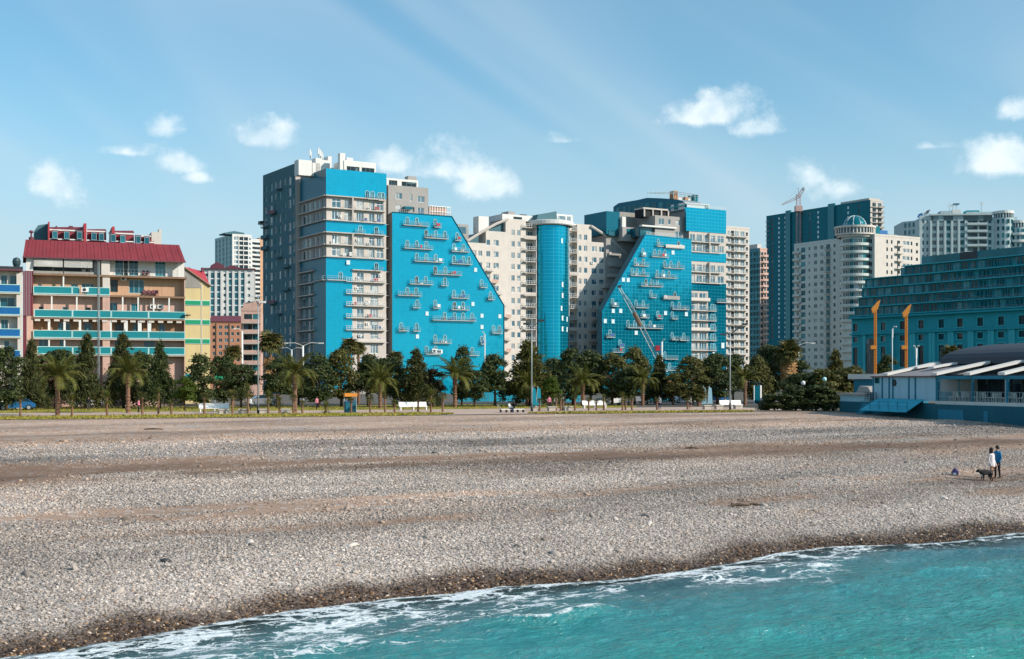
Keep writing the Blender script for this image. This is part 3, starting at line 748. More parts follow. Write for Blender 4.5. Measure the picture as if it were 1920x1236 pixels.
def strip(name, mat, s0, s1, q0, q1, z, seed, taper=True, kind='structure', jag=.8):
    n = int((s1 - s0) / .8); s = np.linspace(s0, s1, n); a = q0 + (fbm(s * .25, s * 0, seed) - .5) * jag; c = q1 + (fbm(s * .25, s * 0, seed + 5) - .5) * jag
    if taper:
        k = np.clip(np.minimum(s - s0, s1 - s) / 5, 0, 1) ** .5; md = (a + c) / 2; a = md + (a - md) * k; c = md + (c - md) * k
    b = MB(); v = []
    for i in range(n): v += [(s[i], a[i], z), (s[i], c[i], z)]
    b.add(v, [(2 * i, 2 * i + 2, 2 * i + 3, 2 * i + 1) for i in range(n - 1)], mat)
    return obj(name, b.mesh(name), EDGE.M, None, kind=kind), a, c, s
strip('path', 'path_paving', -160, EDGE.s(1560), 2.0, 27, GZ + .006, 3, False)
strip('road', 'asphalt', -300, EDGE.s(1900), 58, 72, GZ + .008, 7, False, jag=0)
def tufts(name, label, s0, s1, q0, q1, seed, n, mat='lawn'):
    o, a, c, s = strip(name, mat, s0, s1, q0, q1, GZ + .014, seed, kind='stuff')
    me = o.data; b = MB(); rr = np.random.default_rng(seed)
    b.v = [tuple(v.co) for v in me.vertices]; b.f = [tuple(p.vertices) for p in me.polygons]; b.m = [0] * len(b.f); b.mats = [mat]
    for i in range(n):
        ss = rr.uniform(s0, s1); lo, hi = np.interp(ss, s, a), np.interp(ss, s, c); q = lo - .3 + (hi - lo + .5) * rr.random(); h_ = rr.uniform(.05, .20); w_ = rr.uniform(.05, .14); t = rr.uniform(0, 3.14)
        dx_, dy_ = w_ * math.cos(t), w_ * math.sin(t)
        b.add([(ss - dx_, q - dy_, GZ), (ss + dx_, q + dy_, GZ), (ss + rr.normal(0, .06), q + rr.normal(0, .06), GZ + h_)], [(0, 1, 2)], mat)
    o.data = b.mesh(name); o['label'] = label; o['category'] = 'grass'
tufts('lawn_strip', 'long green lawn strip between left beach and promenade path', -70, EDGE.s(884), .2, 12, 11, 9000)
tufts('lawn_strip', 'dry brownish lawn strip on the beach edge right of the middle', EDGE.s(1014), EDGE.s(1440), .3, 7, 17, 4000)
tufts('lawn_bed', 'lawn under the trees behind the promenade path', -70, EDGE.s(1450), 27, 57, 23, 5000)
# ================================================================ turquoise glass apartment complex
GA = R(31)
# ---- left block -------------------------------------------------
DX = 345.0
t1 = thing('apartment_block', X(612, DX), DX, GZ, GA, 'tall turquoise glass apartment block with slanted wing and rooftop antennas', 'building', 'glass apartment blocks')
W = Wall(t1, X(612, DX), DX, GA); WL = W.turn(0, -90)
FH = 3.215; z0k = W.z(612, 640)
zk = lambda k: z0k + FH * k
ztop = W.z(612, 316); sR = W.s(724); sM = W.s(660); sL = WL.s(564); sLm = WL.s(590)
DEP = -sL
beige = 'plaster_beige'
def fullrow(W_, s0, s1, k0, k1, spans, kinds, mat, hgt=2.35):
    wins = []
    for k in range(k0, k1):
        for i, (a, c) in enumerate(spans): wins.append((a, c, zk(k) + .12, zk(k) + .12 + hgt, kinds[(i + k) % len(kinds)]))
    return facade(W_, s0, s1, zk(k0), zk(k1), wins, mat)
fsp = [(W.s(a), W.s(c)) for a, c in ((622, 639), (646, 656), (668, 682), (692, 702), (706, 719))]
lsp = [(WL.s(a), WL.s(c)) for a, c in ((568, 575), (578, 583), (588, 592), (596, 600), (604, 608))]
for k0, k1 in ((7, 9), (10, 12)):
    fullrow(W, 0, sR, k0, k1, fsp, ['w3', 'w2', 'w3', 'w2t'], beige); fullrow(WL, sL, 0, k0, k1, lsp, ['s2', 's1', 's2'], 'plaster_grey')  # left side in greyer plaster: its shade is painted in
    for k in range(k0, k1 + (1 if k0 == 10 else 1)):
        b = MB(); b.box(-.5, -.95, zk(k) - .26, sR - .5, .02, zk(k), 'slab'); W.part('balcony_slab', b)
        b = MB(); b.box(sL, -.9, zk(k) - .255, .45, .02, zk(k) - .005, 'slab'); WL.part('balcony_slab', b)
    for k in range(k0, k1):
        for a, c in ((W.s(640), W.s(660)), (W.s(661), W.s(703)), (W.s(704), sR - .6)):
            rm, l3 = rail_mesh(c - a, 1.0, 'rail_grey', .9, .5, .02, 2, False); W.put('railing', rm, a, 0, zk(k), (c - a) / l3)
        block(W, 'column', W.s(658), W.s(660.5), -.9, .0, zk(k), zk(k + 1) - .26, 'slab')
lowsp = [(W.s(a), W.s(c)) for a, c in ((669, 682), (694, 709))]
fullrow(W, sM, sR, -4, 6, lowsp, ['w3', 'w2t', 'w2'], beige)
lls = [(WL.s(a), WL.s(c)) for a, c in ((567, 573), (577, 582), (585, 588))]
fullrow(WL, sL, sLm, -4, 6, lls, ['s2', 's1'], 'plaster_slate_shade')
for k in range(0, 7):
    if k < 6:
        balcony(W, W.s(647), W.s(721), zk(k), 1.0, railmat='rail_white' if k else 'rail_grey', solid='plaster_cream' if k == 0 else None, step=.7)
        W.put('arched_door', U['arch'], W.s(649), -.06, zk(k) + .05, 1.1, 1, 2.1); W.put('arched_door', U['arch'], W.s(654), -.06, zk(k) + .05, 1.1, 1, 2.1)
    b = MB(); b.box(sL - .3, -.9, zk(k) - .25, sLm + .6, .02, zk(k), 'slab'); WL.part('balcony_slab', b)
    rm, l3 = rail_mesh(sLm - sL, 1.0, 'rail_grey', .88, .7, .02, 2, False); WL.put('railing', rm, sL, 0, zk(k), (sLm - sL) / l3)
b = MB(); b.box(sM - .2, -.9, zk(6) - .25, W.s(714), .02, zk(6), 'slab'); W.part('balcony_slab', b)
zb = GZ
def glass(W_, s0, s1, za, zb_, mat='glass_cyan', d0=-.18, d1=.5, name='glass_panel'): b = MB(); b.box(s0, d0, za, s1, d1, zb_, mat); return W_.part(name, b)
for W_, a, c, m_ in ((W, -.16, sR, 'glass_cyan'), (WL, sL, -.02, 'glass_deep_shade')):  # left bands repeat the front ones, shade painted in by darker glazing
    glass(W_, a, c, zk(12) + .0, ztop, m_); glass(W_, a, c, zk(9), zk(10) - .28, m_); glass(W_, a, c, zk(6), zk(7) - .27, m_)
glass(W, -.16, sM, zb + 1.5, zk(6) - .002); glass(WL, sLm, -.02, zb, zk(6) - .002, 'glass_deep_shade')
glass(W, -.2, W.s(618), zb, zb + 1.45, 'plaster_white')
# inner mass of the tower
block(W, 'core', .4, sR - .05, .55, DEP - .1, zb, ztop - 1.0, 'plaster_grey')
block(W, 'roof_terrace', .3, sR - .2, .5, DEP, ztop - 1.0, ztop - .8, 'concrete')
# balconies with doors cut into the front glazing
def door(W_, px, z, k='arch', w=1.25, h=2.15): W_.put('arched_door', U[k], W_.s(px) - w / 2, -.20, z + .03, w, 1, h)
for a, c, py, drs in ((686, 706, 373.5, (688, 698)), (707, 721, 376, (711, 717)), (664, 682, 438, (675,)), (700, 716, 441, (705,)), (701, 715, 508, (705,))):
    z = W.z((a + c) / 2, py); balcony(W.back(-.18), W.s(a), W.s(c), z, .9, step=.6)
    for p in drs: door(W, p, z)
z = W.z(630, 525); balcony(W.back(-.18), -.1, W.s(646.5), z, .9, step=.6); door(W, 638, z)
balcony(WL.back(-.18), WL.s(596), .2, z, .9, step=.6)
W.put('open_pane', U['pane'], W.s(648), -.6, W.z(650, 496), .95, 1, 1.0, rz=R(-12))
# recessed glazed joint between tower and slanted wing, its shadow painted as dark glazing
sW = W.s(735.5)
glass(W, sR + .0, sW, zb, W.z(730, 398, 4), 'glass_deep_shade', 4.0, 5.0)
for k in range(-2, 11): block(W, 'balcony_slab', sR - .3, sW - .1, 1.2, 4.0, zk(k) - .2, zk(k), 'slab')
# slanted wing
pts = [(W.s(735.5), zb), (W.s(945), zb), (W.s(945), W.z(945, 573)), (W.s(847), W.z(847, 406)), (W.s(735.5), W.z(735.5, 398))]
b = MB(); b.prism(pts, 0, 15, 'glass_cyan', 'plaster_grey'); W.part('slanted_wing', b)
rimp = [pts[4], pts[3], pts[2], pts[1]]
b = MB()
for p, q in zip(rimp[:-1], rimp[1:]): b.tube([(p[0], -.06, p[1]), (q[0], -.06, q[1])], .14, 'glass_deep_shade', 5)
W.part('wing_edge_trim', b)
WB = [(754, 801.6, 423, (763.5, 781.3)), (812, 825, 426, (816,)), (795, 838, 447, (-799, 816.6, 834)), (851, 862.5, 451, (857,)), (755.5, 809, 466.5, (763.5, 781.3, 799)),
      (844.5, 877.6, 472, (851, 868.7)), (775, 829, 490.7, (781.3, 799, 816.6)), (844.5, 882.5, 495, (851, 868.7, 879)), (810.5, 863, 515, (-816, 834.7)), (766.5, 809.5, 533, (-781, 798)),
      (825, 838, 535.5, (834,)), (898.7, 911, 539, (902.5,)), (744, 788, 554, (763.4, 780.3)), (844, 877, 559, (851, 868)), (912.5, 925, 561.5, (919.5,)), (772, 786, 577, (782,)), (810, 823.4, 577.6, (815.7,)),
      (844, 877, 580.7, (-852, 868)), (809, 890, 600.7, (833.4, 852, 868, 885)), (745, 764, 620, (752,)), (772.6, 785.7, 620.7, (781,)), (921, 939.5, 624.5, (925, 936)), (810, 844, 643, (815.7, 834)),
      (899.5, 908, 645, (903,)), (796.5, 824, 663.7, (799.5, 816.5)), (878, 895.6, 666, (885,))]
Wb = W.back(-.02)
for a, c, py, drs in WB:
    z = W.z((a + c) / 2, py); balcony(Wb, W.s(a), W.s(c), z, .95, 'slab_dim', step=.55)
    for p in drs: W.put('arched_door', U['archdark' if p < 0 else 'arch'], W.s(abs(p)) - .55, -.04, z + .02, 1.1, 1, 2.2)
W.put('air_conditioner', U['ac'], W.s(808), -.5, W.z(808, 663), 1.6, 1, 2.2); W.put('air_conditioner', U['ac'], W.s(816), -.5, W.z(816, 663), 2.2, 1, 1.8)
for px, py in ((800, 588), (886, 570), (903, 592), (903, 613), (936.5, 593), (782, 631), (891, 506)):
    W.put('open_pane', U['pane'], W.s(px) - .4, -.12, W.z(px, py + 3.5), .85, 1, 1.0, rz=R(-14))
# beige penthouse storeys above the wing
P1 = W.back(1.4)
zp0 = W.z(735, 398); zp1 = W.z(770, 336, 1.4); zpm = W.z(770, 350, 1.4)
facade(P1, P1.s(728), P1.s(803), zp0 - .5, zpm, [(P1.s(742), P1.s(754), zp0 + 3.9, zp0 + 5.6, 'w2'), (P1.s(769), P1.s(773), zp0 + 3.6, zp0 + 5.7, 'w1'), (P1.s(783), P1.s(796), zp0 + 3.5, zp0 + 5.2, 'w2'),
       (P1.s(742), P1.s(752), zp0 + .2, zp0 + 2.3, 'w2'), (P1.s(774), P1.s(777), zp0 + .6, zp0 + 2.0, 'd1'), (P1.s(783), P1.s(795), zp0 + .1, zp0 + 2.0, 'w2')], 'plaster_grey', name='penthouse_wall')
block(P1, 'penthouse_mass', P1.s(728) + .1, P1.s(803) - .02, .6, 10, zp0 - .5, zpm - .02, 'plaster_grey')
P2 = W.back(2.6)
facade(P2, P2.s(725), P2.s(784), zpm - .1, zp1, [(P2.s(729), P2.s(745), zpm + .1, zpm + 1.5, 'd3'), (P2.s(753), P2.s(781), zpm + .1, zpm + 1.4, 'd3')], 'plaster_white', name='penthouse_wall')
block(P2, 'penthouse_mass', P2.s(725) + .1, P2.s(784) - .02, .6, 8, zpm - .1, zp1 - .02, 'plaster_white')
block(P2, 'chimney', P2.s(768), P2.s(784), 1, 3, zp1, zp1 + 1.2, 'plaster_grey')
zc0 = W.z(830, 404); P3 = W.back(2.0)
b = MB()
for i in range(9):
    s_ = P3.s(806 + i * 4.8); b.box(s_ - .06, 0, zc0 - .2, s_ + .06, .1, zc0 + 2.8, 'frame_white')
for zz in (1.2, 2.7): b.box(P3.s(806), -.01, zc0 + zz - .1, P3.s(845), .09, zc0 + zz + .1, 'frame_white')
b.box(P3.s(806), .3, zc0 - .2, P3.s(838), 4, zc0 + 2.6, 'plaster_pink'); P3.part('roof_conservatory', b)
for s_, e_ in ((744, 790), (790, 848)):
    rm, l3 = rail_mesh(W.s(e_) - W.s(s_), 1.0, 'rail_grey', -.3, .6, .03, 2, False); W.put('railing', rm, W.s(s_), 0, W.z(800, 403) + .1, (W.s(e_) - W.s(s_)) / l3)
block(W, 'awning', P1.s(755), P1.s(770), .2, 1.3, zp0 + 1.2, zp0 + 1.9, 'glass_deep_shade')
# white rooftop house, chimneys and antennas on the tower
Q = W.back(3.2); zq = ztop - .9; zq1 = Q.z(665, 302)
facade(Q, Q.s(645), Q.s(705), zq, zq1, [(Q.s(650), Q.s(674), zq + 1.1, zq + 2.6, 'd3'), (Q.s(678), Q.s(702), zq + 1.1, zq + 2.6, 'd3')], 'plaster_white', name='roof_house_wall')
b = MB(); b.box(Q.s(645) + .05, .55, zq, Q.s(705) - .05, 7, zq1 - .02, 'plaster_white'); b.box(Q.s(638), .2, zq, Q.s(648), 1.6, Q.z(643, 287), 'plaster_white'); b.box(Q.s(657), 2.5, zq1, Q.s(669), 4, zq1 + 1.2, 'plaster_white'); Q.part('roof_house', b)
Q2 = W.back(8); b = MB()
for a, c, py in ((604, 615, 300), (615, 622, 293), (592, 604, 296), (586, 600, 305), (560, 585, 299)): b.box(Q2.s(a), 0, ztop - 1, Q2.s(c), 3, Q2.z(a, py), 'plaster_white')
Q2.part('chimney_group', b)
for px, py in ((583, 279), (599, 276), (602, 280), (605, 283)):
    b = MB(); s_ = Q2.s(px); z1_ = Q2.z(px, py); b.tube([(s_, .5, ztop), (s_, .5, z1_)], .10, 'steel_grey', 5)
    b.box(s_ - .25, .3, z1_ - 1.8, s_ + .05, .6, z1_ - .1, 'rail_white'); b.box(s_ + .12, .3, z1_ - 2.3, s_ + .3, .6, z1_ - .7, 'rail_white'); Q2.part('antenna', b)
b = MB()
for i in range(22):
    s_ = .6 + i * (sR - 1) / 22; b.add([(s_, -.05, ztop - .1), (s_ + .5, .4, ztop - .1), (s_ + .2 + random.random() * .2, .1, ztop + random.uniform(.15, .5))], [(0, 1, 2)], 'frame_dark')
W.part('roof_greenery', b)
# rear wing on the left, its shaded side painted dark
vw = DEP + .6; V0 = W.turn(0, 0, vw); sw0 = V0.s(554); VL = V0.turn(sw0, -90)
zw = V0.z(554, 306); sw1 = V0.s(572); swb = VL.s(493)
facade(V0, sw0, 8, zb, zw, [], 'plaster_beige', name='rear_wing_front')
wl = []
nfl = int((zw - zb) / FH)
for f in range(nfl):
    for i, (a, c) in enumerate(((496, 500), (506, 511), (515, 518), (523, 527), (532, 536), (541, 546), (549, 552))):
        if random.random() < .85: wl.append((VL.s(a), VL.s(c), zb + f * FH + .7 - .4 * (i % 2), zb + f * FH + 2.5, random.choice(['k2', 's1', 'k1', 's2'])))
facade(VL, swb, 0, zb, zw, wl, 'plaster_slate_shade', name='rear_wing_side')
V0b = MB(); V0b.box(sw0 + .4, .4, zb, 14, -swb - .05, zw - .3, 'plaster_slate_shade'); V0.part('rear_wing_mass', V0b)
for f in range(2, nfl, 1):
    for c in random.sample([(494, 505), (508, 520), (521, 530), (533, 545)], 1):
        if random.random() < .75: balcony(VL, VL.s(c[0]), VL.s(c[1]), zb + f * FH, .9, 'plaster_slate_shade', 'rail_grey', solid='cladding_red' if random.random() < .15 else ('plaster_slate_shade' if random.random() < .4 else None))
block(VL, 'balcony_slab', VL.s(493) - 1.4, VL.s(494.5), -1.0, 1, VL.z(493, 421), VL.z(493, 415), 'steel_dark')

# ---- middle block with the glass drum -------------------------------
t2 = thing('apartment_block', 5.0, 380, GZ, GA, 'cream apartment block with round turquoise glass drum and roof arch', 'building', 'glass apartment blocks')
MWv = W.back(7.0); MW = Wall(t2, MWv.x, MWv.y, GA)
mh = 3.33; zmid = MW.z(1000, 660)
FLH = lambda k: zmid + mh * k
def mtop(px, py): return MW.z(px, py)
secs = [(862, 911, 455), (911, 948, 434), (948, 986, 411), (1082, 1109, 421), (1109, 1150, 455), (1150, 1176, 474)]
colsL = [(882, 893), (897, 904), (912, 919), (925, 935), (940, 950), (959, 965), (970, 976)]
colsR = [(1085, 1090), (1095, 1101), (1109, 1119), (1123, 1133), (1136, 1147), (1152, 1161)]
for (a, c, py) in secs:
    zt = mtop((a + c) / 2, py); wins = []
    for k in range(-4, 16):
        zz = FLH(k) + .75
        if zz + 1.6 > zt - .5: break
        for (p, q) in colsL + colsR:
            if a - 1 <= p and q <= c + 1:
                wdn = q - p; wins.append((MW.s(p), MW.s(q), zz, zz + 1.65, random.choice(['w2', 'w2', 'w1'] if wdn > 8 else ['w2', 'w1'])))
    facade(MW, MW.s(a), MW.s(c), GZ, zt, wins, 'plaster_cream')
    block(MW, 'core', MW.s(a) + .02, MW.s(c) - .02, .6, 11, GZ, zt - .25, 'plaster_cream')
block(MW, 'core', MW.s(985), MW.s(1083), 2.2, 11, GZ, mtop(1034, 420), 'plaster_cream')
for sgn, (a, c) in enumerate(((980, 1003), (1064, 1081))):
    wins = []
    B2 = MW.back(1.4)
    for k in range(-4, 11): wins.append((B2.s(a + 4), B2.s(c - 4), FLH(k) + .1, FLH(k) + 2.4, 'w3'))
    facade(B2, B2.s(a - 1), B2.s(c + 1), GZ, mtop((a + c) / 2, 425), wins, 'plaster_cream', name='balcony_back_wall')
    for k in range(-3, 12):
        balcony(MW.back(.9), MW.s(a), MW.s(c), FLH(k), 1.9, 'slab', 'rail_white', solid='plaster_beige' if (k * 7 + sgn) % 5 == 0 else None, step=.8)
        block(MW, 'privacy_screen', MW.s(a if sgn else c) - .08, MW.s(a if sgn else c) + .08, -.9, 1.4, FLH(k), FLH(k + 1) - .25, 'rail_white')
for k in range(-3, 12):
    if k < 8: balcony(MW, MW.s(946 - 9 * max(0, k - 3) - (0 if k > 3 else 0)), MW.s(955 - 8 * max(0, k - 3)), FLH(k), 1.1, 'slab', 'rail_white', solid='plaster_pink' if k % 3 == 0 else None)
    a_ = 1104 + (6 * max(0, k - 2) if k > 2 else 0)
    if k < 10: balcony(MW, MW.s(min(a_, 1138)), MW.s(min(a_, 1138) + 22), FLH(k), 1.3, 'slab', 'rail_white', solid='plaster_beige' if k % 2 else None)
for px, k in ((951, 3), (1107, 8), (1108, 4), (975, 2), (1146, 11), (1147, 5)): MW.put('air_conditioner', U['ac'], MW.s(px), 0, FLH(k) + .3, 1.2, 1, 1.2)
# drum
cs = (MW.s(1003) + MW.s(1065)) / 2; rad = (MW.s(1065) - MW.s(1003)) / 2 * .98; zd = mtop(1034, 425)
n_ = 40; b = MB(); prof = []
vs_ = []
for j, z_ in enumerate((GZ, zd)):
    for i in range(n_ + 1):
        t = math.pi + math.pi * i / n_; vs_.append((cs + rad * math.cos(t), 1.0 + rad * math.sin(t), z_))
b.add(vs_, [(i, i + 1, i + n_ + 2, i + n_ + 1) for i in range(n_)], 'glass_cyan_grid'); MW.part('glass_drum', b)
for ii, (px, py) in enumerate(((1051, 455), (1052, 536), (1052, 556), (1052, 598), (1052, 618), (1061, 600), (1061, 619), (1050, 580))):
    t = math.acos(max(-1, min(1, (MW.s(px, 1 - rad * .8) - cs) / rad))); MW.put('open_pane', U['pane'], cs + rad * math.cos(t) - .5, 1 - rad * math.sin(t) - .15, MW.z(px, py + 4), .9, 1, 1.25, rz=R(16))
b = MB(); b.lathe([(rad + 1.2, zd), (rad + 1.5, zd + .3), (rad + 1.5, zd + 1.3), (rad + .9, zd + 1.5), (0, zd + 1.6)], 'plaster_white', 36, cs, 1.2); MW.part('drum_cornice', b)
zr = zd + 1.5
b = MB(); b.prism([(MW.s(1001), zr), (MW.s(1040), zr), (MW.s(1038), zr + 3.0), (MW.s(1030), zr + 2.6), (MW.s(1004), zr + 1.6)], -1.5, 5, 'plaster_slate_shade'); MW.part('drum_hood', b)
b = MB(); b.box(MW.s(1041), 0, zr, MW.s(1074), 6, zr + 2.4, 'plaster_white'); b.box(MW.s(1046), -.05, zr + .5, MW.s(1060), 0, zr + 1.9, 'win_blue'); b.box(MW.s(1063), -.05, zr + .5, MW.s(1070), 0, zr + 1.9, 'win_blue'); MW.part('roof_house', b)
zf = mtop(1000, 407)
b = MB(); b.box(MW.s(945), 1, mtop(985, 414), MW.s(1003), 9, zf + .4, 'plaster_white'); b.box(MW.s(966), .94, mtop(985, 414) + .3, MW.s(982), 1, zf - .2, 'win_dark'); MW.part('roof_house', b)
b = MB(); b.box(MW.s(963), 3, zf + .4, MW.s(975), 7, zf + 1.6, 'plaster_grey'); b.box(MW.s(988), 3, zf + .4, MW.s(998), 6, zf + 1.0, 'steel_dark'); MW.part('chimney_group', b)
b = MB(); b.box(MW.s(900), .8, mtop(905, 436), MW.s(919), 4, mtop(905, 405), 'plaster_white'); MW.part('stair_tower', b)
b = MB(); b.box(MW.s(868), 3, mtop(880, 460), MW.s(888), 8, mtop(880, 419), 'plaster_grey'); b.box(MW.s(870), 2.9, mtop(880, 436), MW.s(884), 3, mtop(880, 424), 'win_blue'); MW.part('roof_lodge', b)
for pts in ([(876, 452), (905, 434), (930, 420), (952, 411)], [(1108, 424), (1130, 438), (1152, 455), (1174, 476)]):
    b = MB(); pp = [(MW.s(p, -.4), -.4, MW.z(p, q, -.4)) for p, q in pts]; b.tube(pp, .42, 'plaster_beige', 6); MW.part('roof_arch', b)
b = MB(); b.prism([(MW.s(912), mtop(912, 434)), (MW.s(948), mtop(948, 434)), (MW.s(948), mtop(948, 415)), (MW.s(914), mtop(914, 431))], 1.2, 4, 'plaster_slate_shade'); MW.part('terrace_wall', b)
b = MB(); b.prism([(MW.s(878), mtop(880, 456)), (MW.s(901), mtop(900, 456)), (MW.s(901), mtop(900, 440))], 1.2, 4, 'plaster_slate_shade'); MW.part('terrace_wall', b)
b = MB(); b.prism([(MW.s(1151), mtop(1151, 474)), (MW.s(1170), mtop(1170, 474)), (MW.s(1151), mtop(1151, 458))], 1.2, 4, 'roof_purple'); MW.part('terrace_wall', b)
b = MB(); b.box(MW.s(1083), 2, mtop(1090, 424), MW.s(1103), 6, mtop(1090, 419), 'plaster_white'); MW.part('roof_house', b)

# ---- right block -------------------------------------------------
t3 = thing('apartment_block', X(1292, 403), 403, GZ, GA, 'turquoise glass apartment block with wing slanting to the left', 'building', 'glass apartment blocks')
TW = Wall(t3, X(1292, 403), 403, GA)
rh = 3.07; zr0 = TW.z(1310, 677)
rk = lambda k: zr0 + rh * k
s9, sE, sB = TW.s(1292), TW.s(1361), TW.s(1328)
GC = 'glass_cyan_grid'
pts = [(TW.s(1125.5), GZ), (s9, GZ), (s9, TW.z(1292, 450)), (TW.s(1206), TW.z(1206, 441)), (TW.s(1125.5), TW.z(1125.5, 582))]
b = MB(); b.prism(pts, -1.2, 1.6, GC, 'plaster_slate_shade'); TW.part('slanted_wing', b)
b = MB()
for p, q in ((pts[2], pts[3]), (pts[3], pts[4]), (pts[4], pts[0])): b.tube([(p[0], -1.25, p[1]), (q[0], -1.25, q[1])], .16, GC, 5)
TW.part('wing_edge_trim', b)
RB = [(1229, 1241, 462, (1234,)), (1245, 1280, 465, (-1272,)), (1200, 1209, 480, (1205,)), (1219.5, 1251, 482, (1227, 1236, 1246)), (1186, 1214, 498.6, (1191, 1206)), (1242, 1280, 503, (1246, 1257.5, 1272)),
      (1180, 1214, 517, (1185, 1194, 1206)), (1225, 1266.5, 521, (1232, 1243, 1254)), (1199, 1240, 537, (-1211, 1222, 1232)), (1217.7, 1228, 558, (1220,)), (1241, 1271, 560.5, (-1265,)), (1145, 1157, 574, (1148,)),
      (1189, 1213, 577, (1192, 1205.6)), (1257.5, 1289, 580, (1260, 1273)), (1198, 1214, 595.6, (1205.6,)), (1229, 1239.5, 597, (1233,)), (1257.5, 1267.7, 598, (1260,)), (1174, 1240, 615, (1177, 1190, 1205.6, 1219)),
      (1134, 1150, 632, (1143.4,)), (1257, 1269, 637, (1260,)), (1272, 1289, 638, (1281.7,)), (1159, 1167, 651, (1162,)), (1244, 1268, 673, (1246,)), (1146, 1167, 660, ()), (1248, 1268, 694, (1255,))]
Tb = TW.back(-1.2)
for i, (a, c, py, drs) in enumerate(RB):
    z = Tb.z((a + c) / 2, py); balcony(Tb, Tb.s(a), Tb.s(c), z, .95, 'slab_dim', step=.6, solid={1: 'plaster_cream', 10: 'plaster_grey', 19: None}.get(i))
    for p in drs: Tb.put('arched_door', U['archdark' if p < 0 else 'arch'], Tb.s(abs(p)) - .52, -.04, z + .02, 1.04, 1, 2.2)
for px, py in ((1149, 583), (1163, 583), (1134, 602), (1148.6, 602.6), (1192, 624), (1286, 589), (1247, 587), (1261, 473.5), (1168, 524.5), (1177, 525)):
    Tb.put('open_pane', U['pane'], Tb.s(px) - .45, -.12, Tb.z(px, py + 3.6), .95, 1, 1.1, rz=R(-14))
for px, py in ((1353.6, 648), (1336, 665)): TW.put('open_pane', U['pane'], TW.s(px) - .5, -.35, TW.z(px, py + 4.5), 1.05, 1, 1.5, rz=R(-10))
# right column of the block
kt = lambda py: TW.z(1327, py)
zt3 = kt(392); zg1 = kt(436); zgb1, zgb0 = kt(474), kt(491); zgm = kt(531)
glass(TW, s9 - 1.2, sE, zg1, zt3, GC, -.15, .6); glass(TW, s9, sE, zgb0, zgb1, GC, -.15, .6)
glass(TW, sB, sE, GZ, zgm - .002, GC, -.15, .6); glass(TW, s9, sB - .002, kt(546), zgm - .004, GC, -.15, .6)
bays = [(TW.s(a), TW.s(c)) for a, c in ((1294, 1303), (1306, 1316), (1318, 1326), (1332, 1341), (1345, 1357))]
for za, zc, kind in ((zgb1, zg1, 0), (zgm, zgb0, 1)):
    fh = (zc - za) / 2; wins = [(a, c, za + f * fh + .15, za + f * fh + 2.3, random.choice(['w2', 'w3', 'w2t'])) for f in range(2) for (a, c) in bays]
    facade(TW, s9, sE, za, zc, wins, beige)
    for f in (0, 1):
        balcony(TW, s9, TW.s(1350), za + f * fh, .9, step=.7); block(TW, 'column', TW.s(1327), TW.s(1329), -.85, 0, za + f * fh, za + (f + 1) * fh - .25, 'slab')
nlow = int((kt(546) - GZ) / rh); zl0 = kt(546) - nlow * rh
wins = [(TW.s(a), TW.s(c), zl0 + f * rh + .15, zl0 + f * rh + 2.35, random.choice(['w2', 'w3', 'w2t'])) for f in range(nlow) for a, c in ((1296, 1308), (1311, 1325))]
facade(TW, s9, sB, GZ, kt(546), wins, beige)
for f in range(max(0, nlow - 9), nlow):
    balcony(TW, s9, sB, zl0 + f * rh, 1.0, step=.7, solid='plaster_cream' if f in (nlow - 1, nlow - 4) else None)
    if f < nlow - 1: balcony(TW.back(-.15), sB + .1, TW.s(1340), zl0 + f * rh, .85, step=.6); TW.put('arched_door', U['arch'], TW.s(1331), -.19, zl0 + f * rh + .05, 1.2, 1, 2.1); TW.put('arched_door', U['arch'], TW.s(1336), -.19, zl0 + f * rh + .05, 1.1, 1, 2.1)
balcony(TW.back(-.15), TW.s(1341), sE, kt(566), .9, step=.6)
block(TW, 'core', s9, sE - .02, .7, 16, GZ, zt3 - .6, 'plaster_grey')
rm, l3 = rail_mesh(sE - s9, 1.0, 'rail_white', -.1, .8, .03, 2, False); TW.put('railing', rm, s9, 0, zt3, (sE - s9) / l3)
# stepped penthouse levels behind
K = TW.back(1.5); Kz = lambda px, py: K.z(px, py)
facade(K, K.s(1228), s9 + 1, Kz(1260, 452), Kz(1260, 406), [(K.s(1235), K.s(1245), Kz(1240, 421), Kz(1240, 410), 'w2'), (K.s(1253), K.s(1257), Kz(1255, 421), Kz(1255, 411), 'w1'), (K.s(1267), K.s(1276), Kz(1270, 422), Kz(1270, 413), 'w2'), (K.s(1266), K.s(1278), Kz(1270, 448), Kz(1270, 434), 'w2')], 'plaster_grey', name='penthouse_wall')
block(K, 'penthouse_mass', K.s(1228) + .1, s9 + .9, .6, 10, Kz(1260, 452), Kz(1260, 406) - .1, 'plaster_grey')
b = MB(); b.box(K.s(1201), -.8, Kz(1230, 427), K.s(1266), .6, Kz(1230, 424), 'plaster_white'); b.box(K.s(1203), .7, Kz(1230, 444), K.s(1266), 6, Kz(1230, 427.5), 'win_teal'); K.part('terrace_slab', b)
rm, l3 = rail_mesh(K.s(1264) - K.s(1207), 1.1, 'rail_white', 1.3, .5, .03, 3, False); K.put('railing', rm, K.s(1207), 0, Kz(1230, 444), (K.s(1264) - K.s(1207)) / l3)
b = MB(); b.box(K.s(1216), 3, Kz(1240, 406), K.s(1268), 7, Kz(1240, 392), 'dark_opening'); b.box(K.s(1215), 2.4, Kz(1240, 392), K.s(1262), 7, Kz(1240, 389), 'plaster_beige')
for px in (1217, 1233, 1249, 1262): b.box(K.s(px), 2.5, Kz(1240, 406), K.s(px + 2), 3, Kz(1240, 392), 'plaster_beige')
K.part('roof_pergola', b)
L0 = TW.turn(TW.s(1200), -90, 6)
KL = TW.back(9); b = MB()
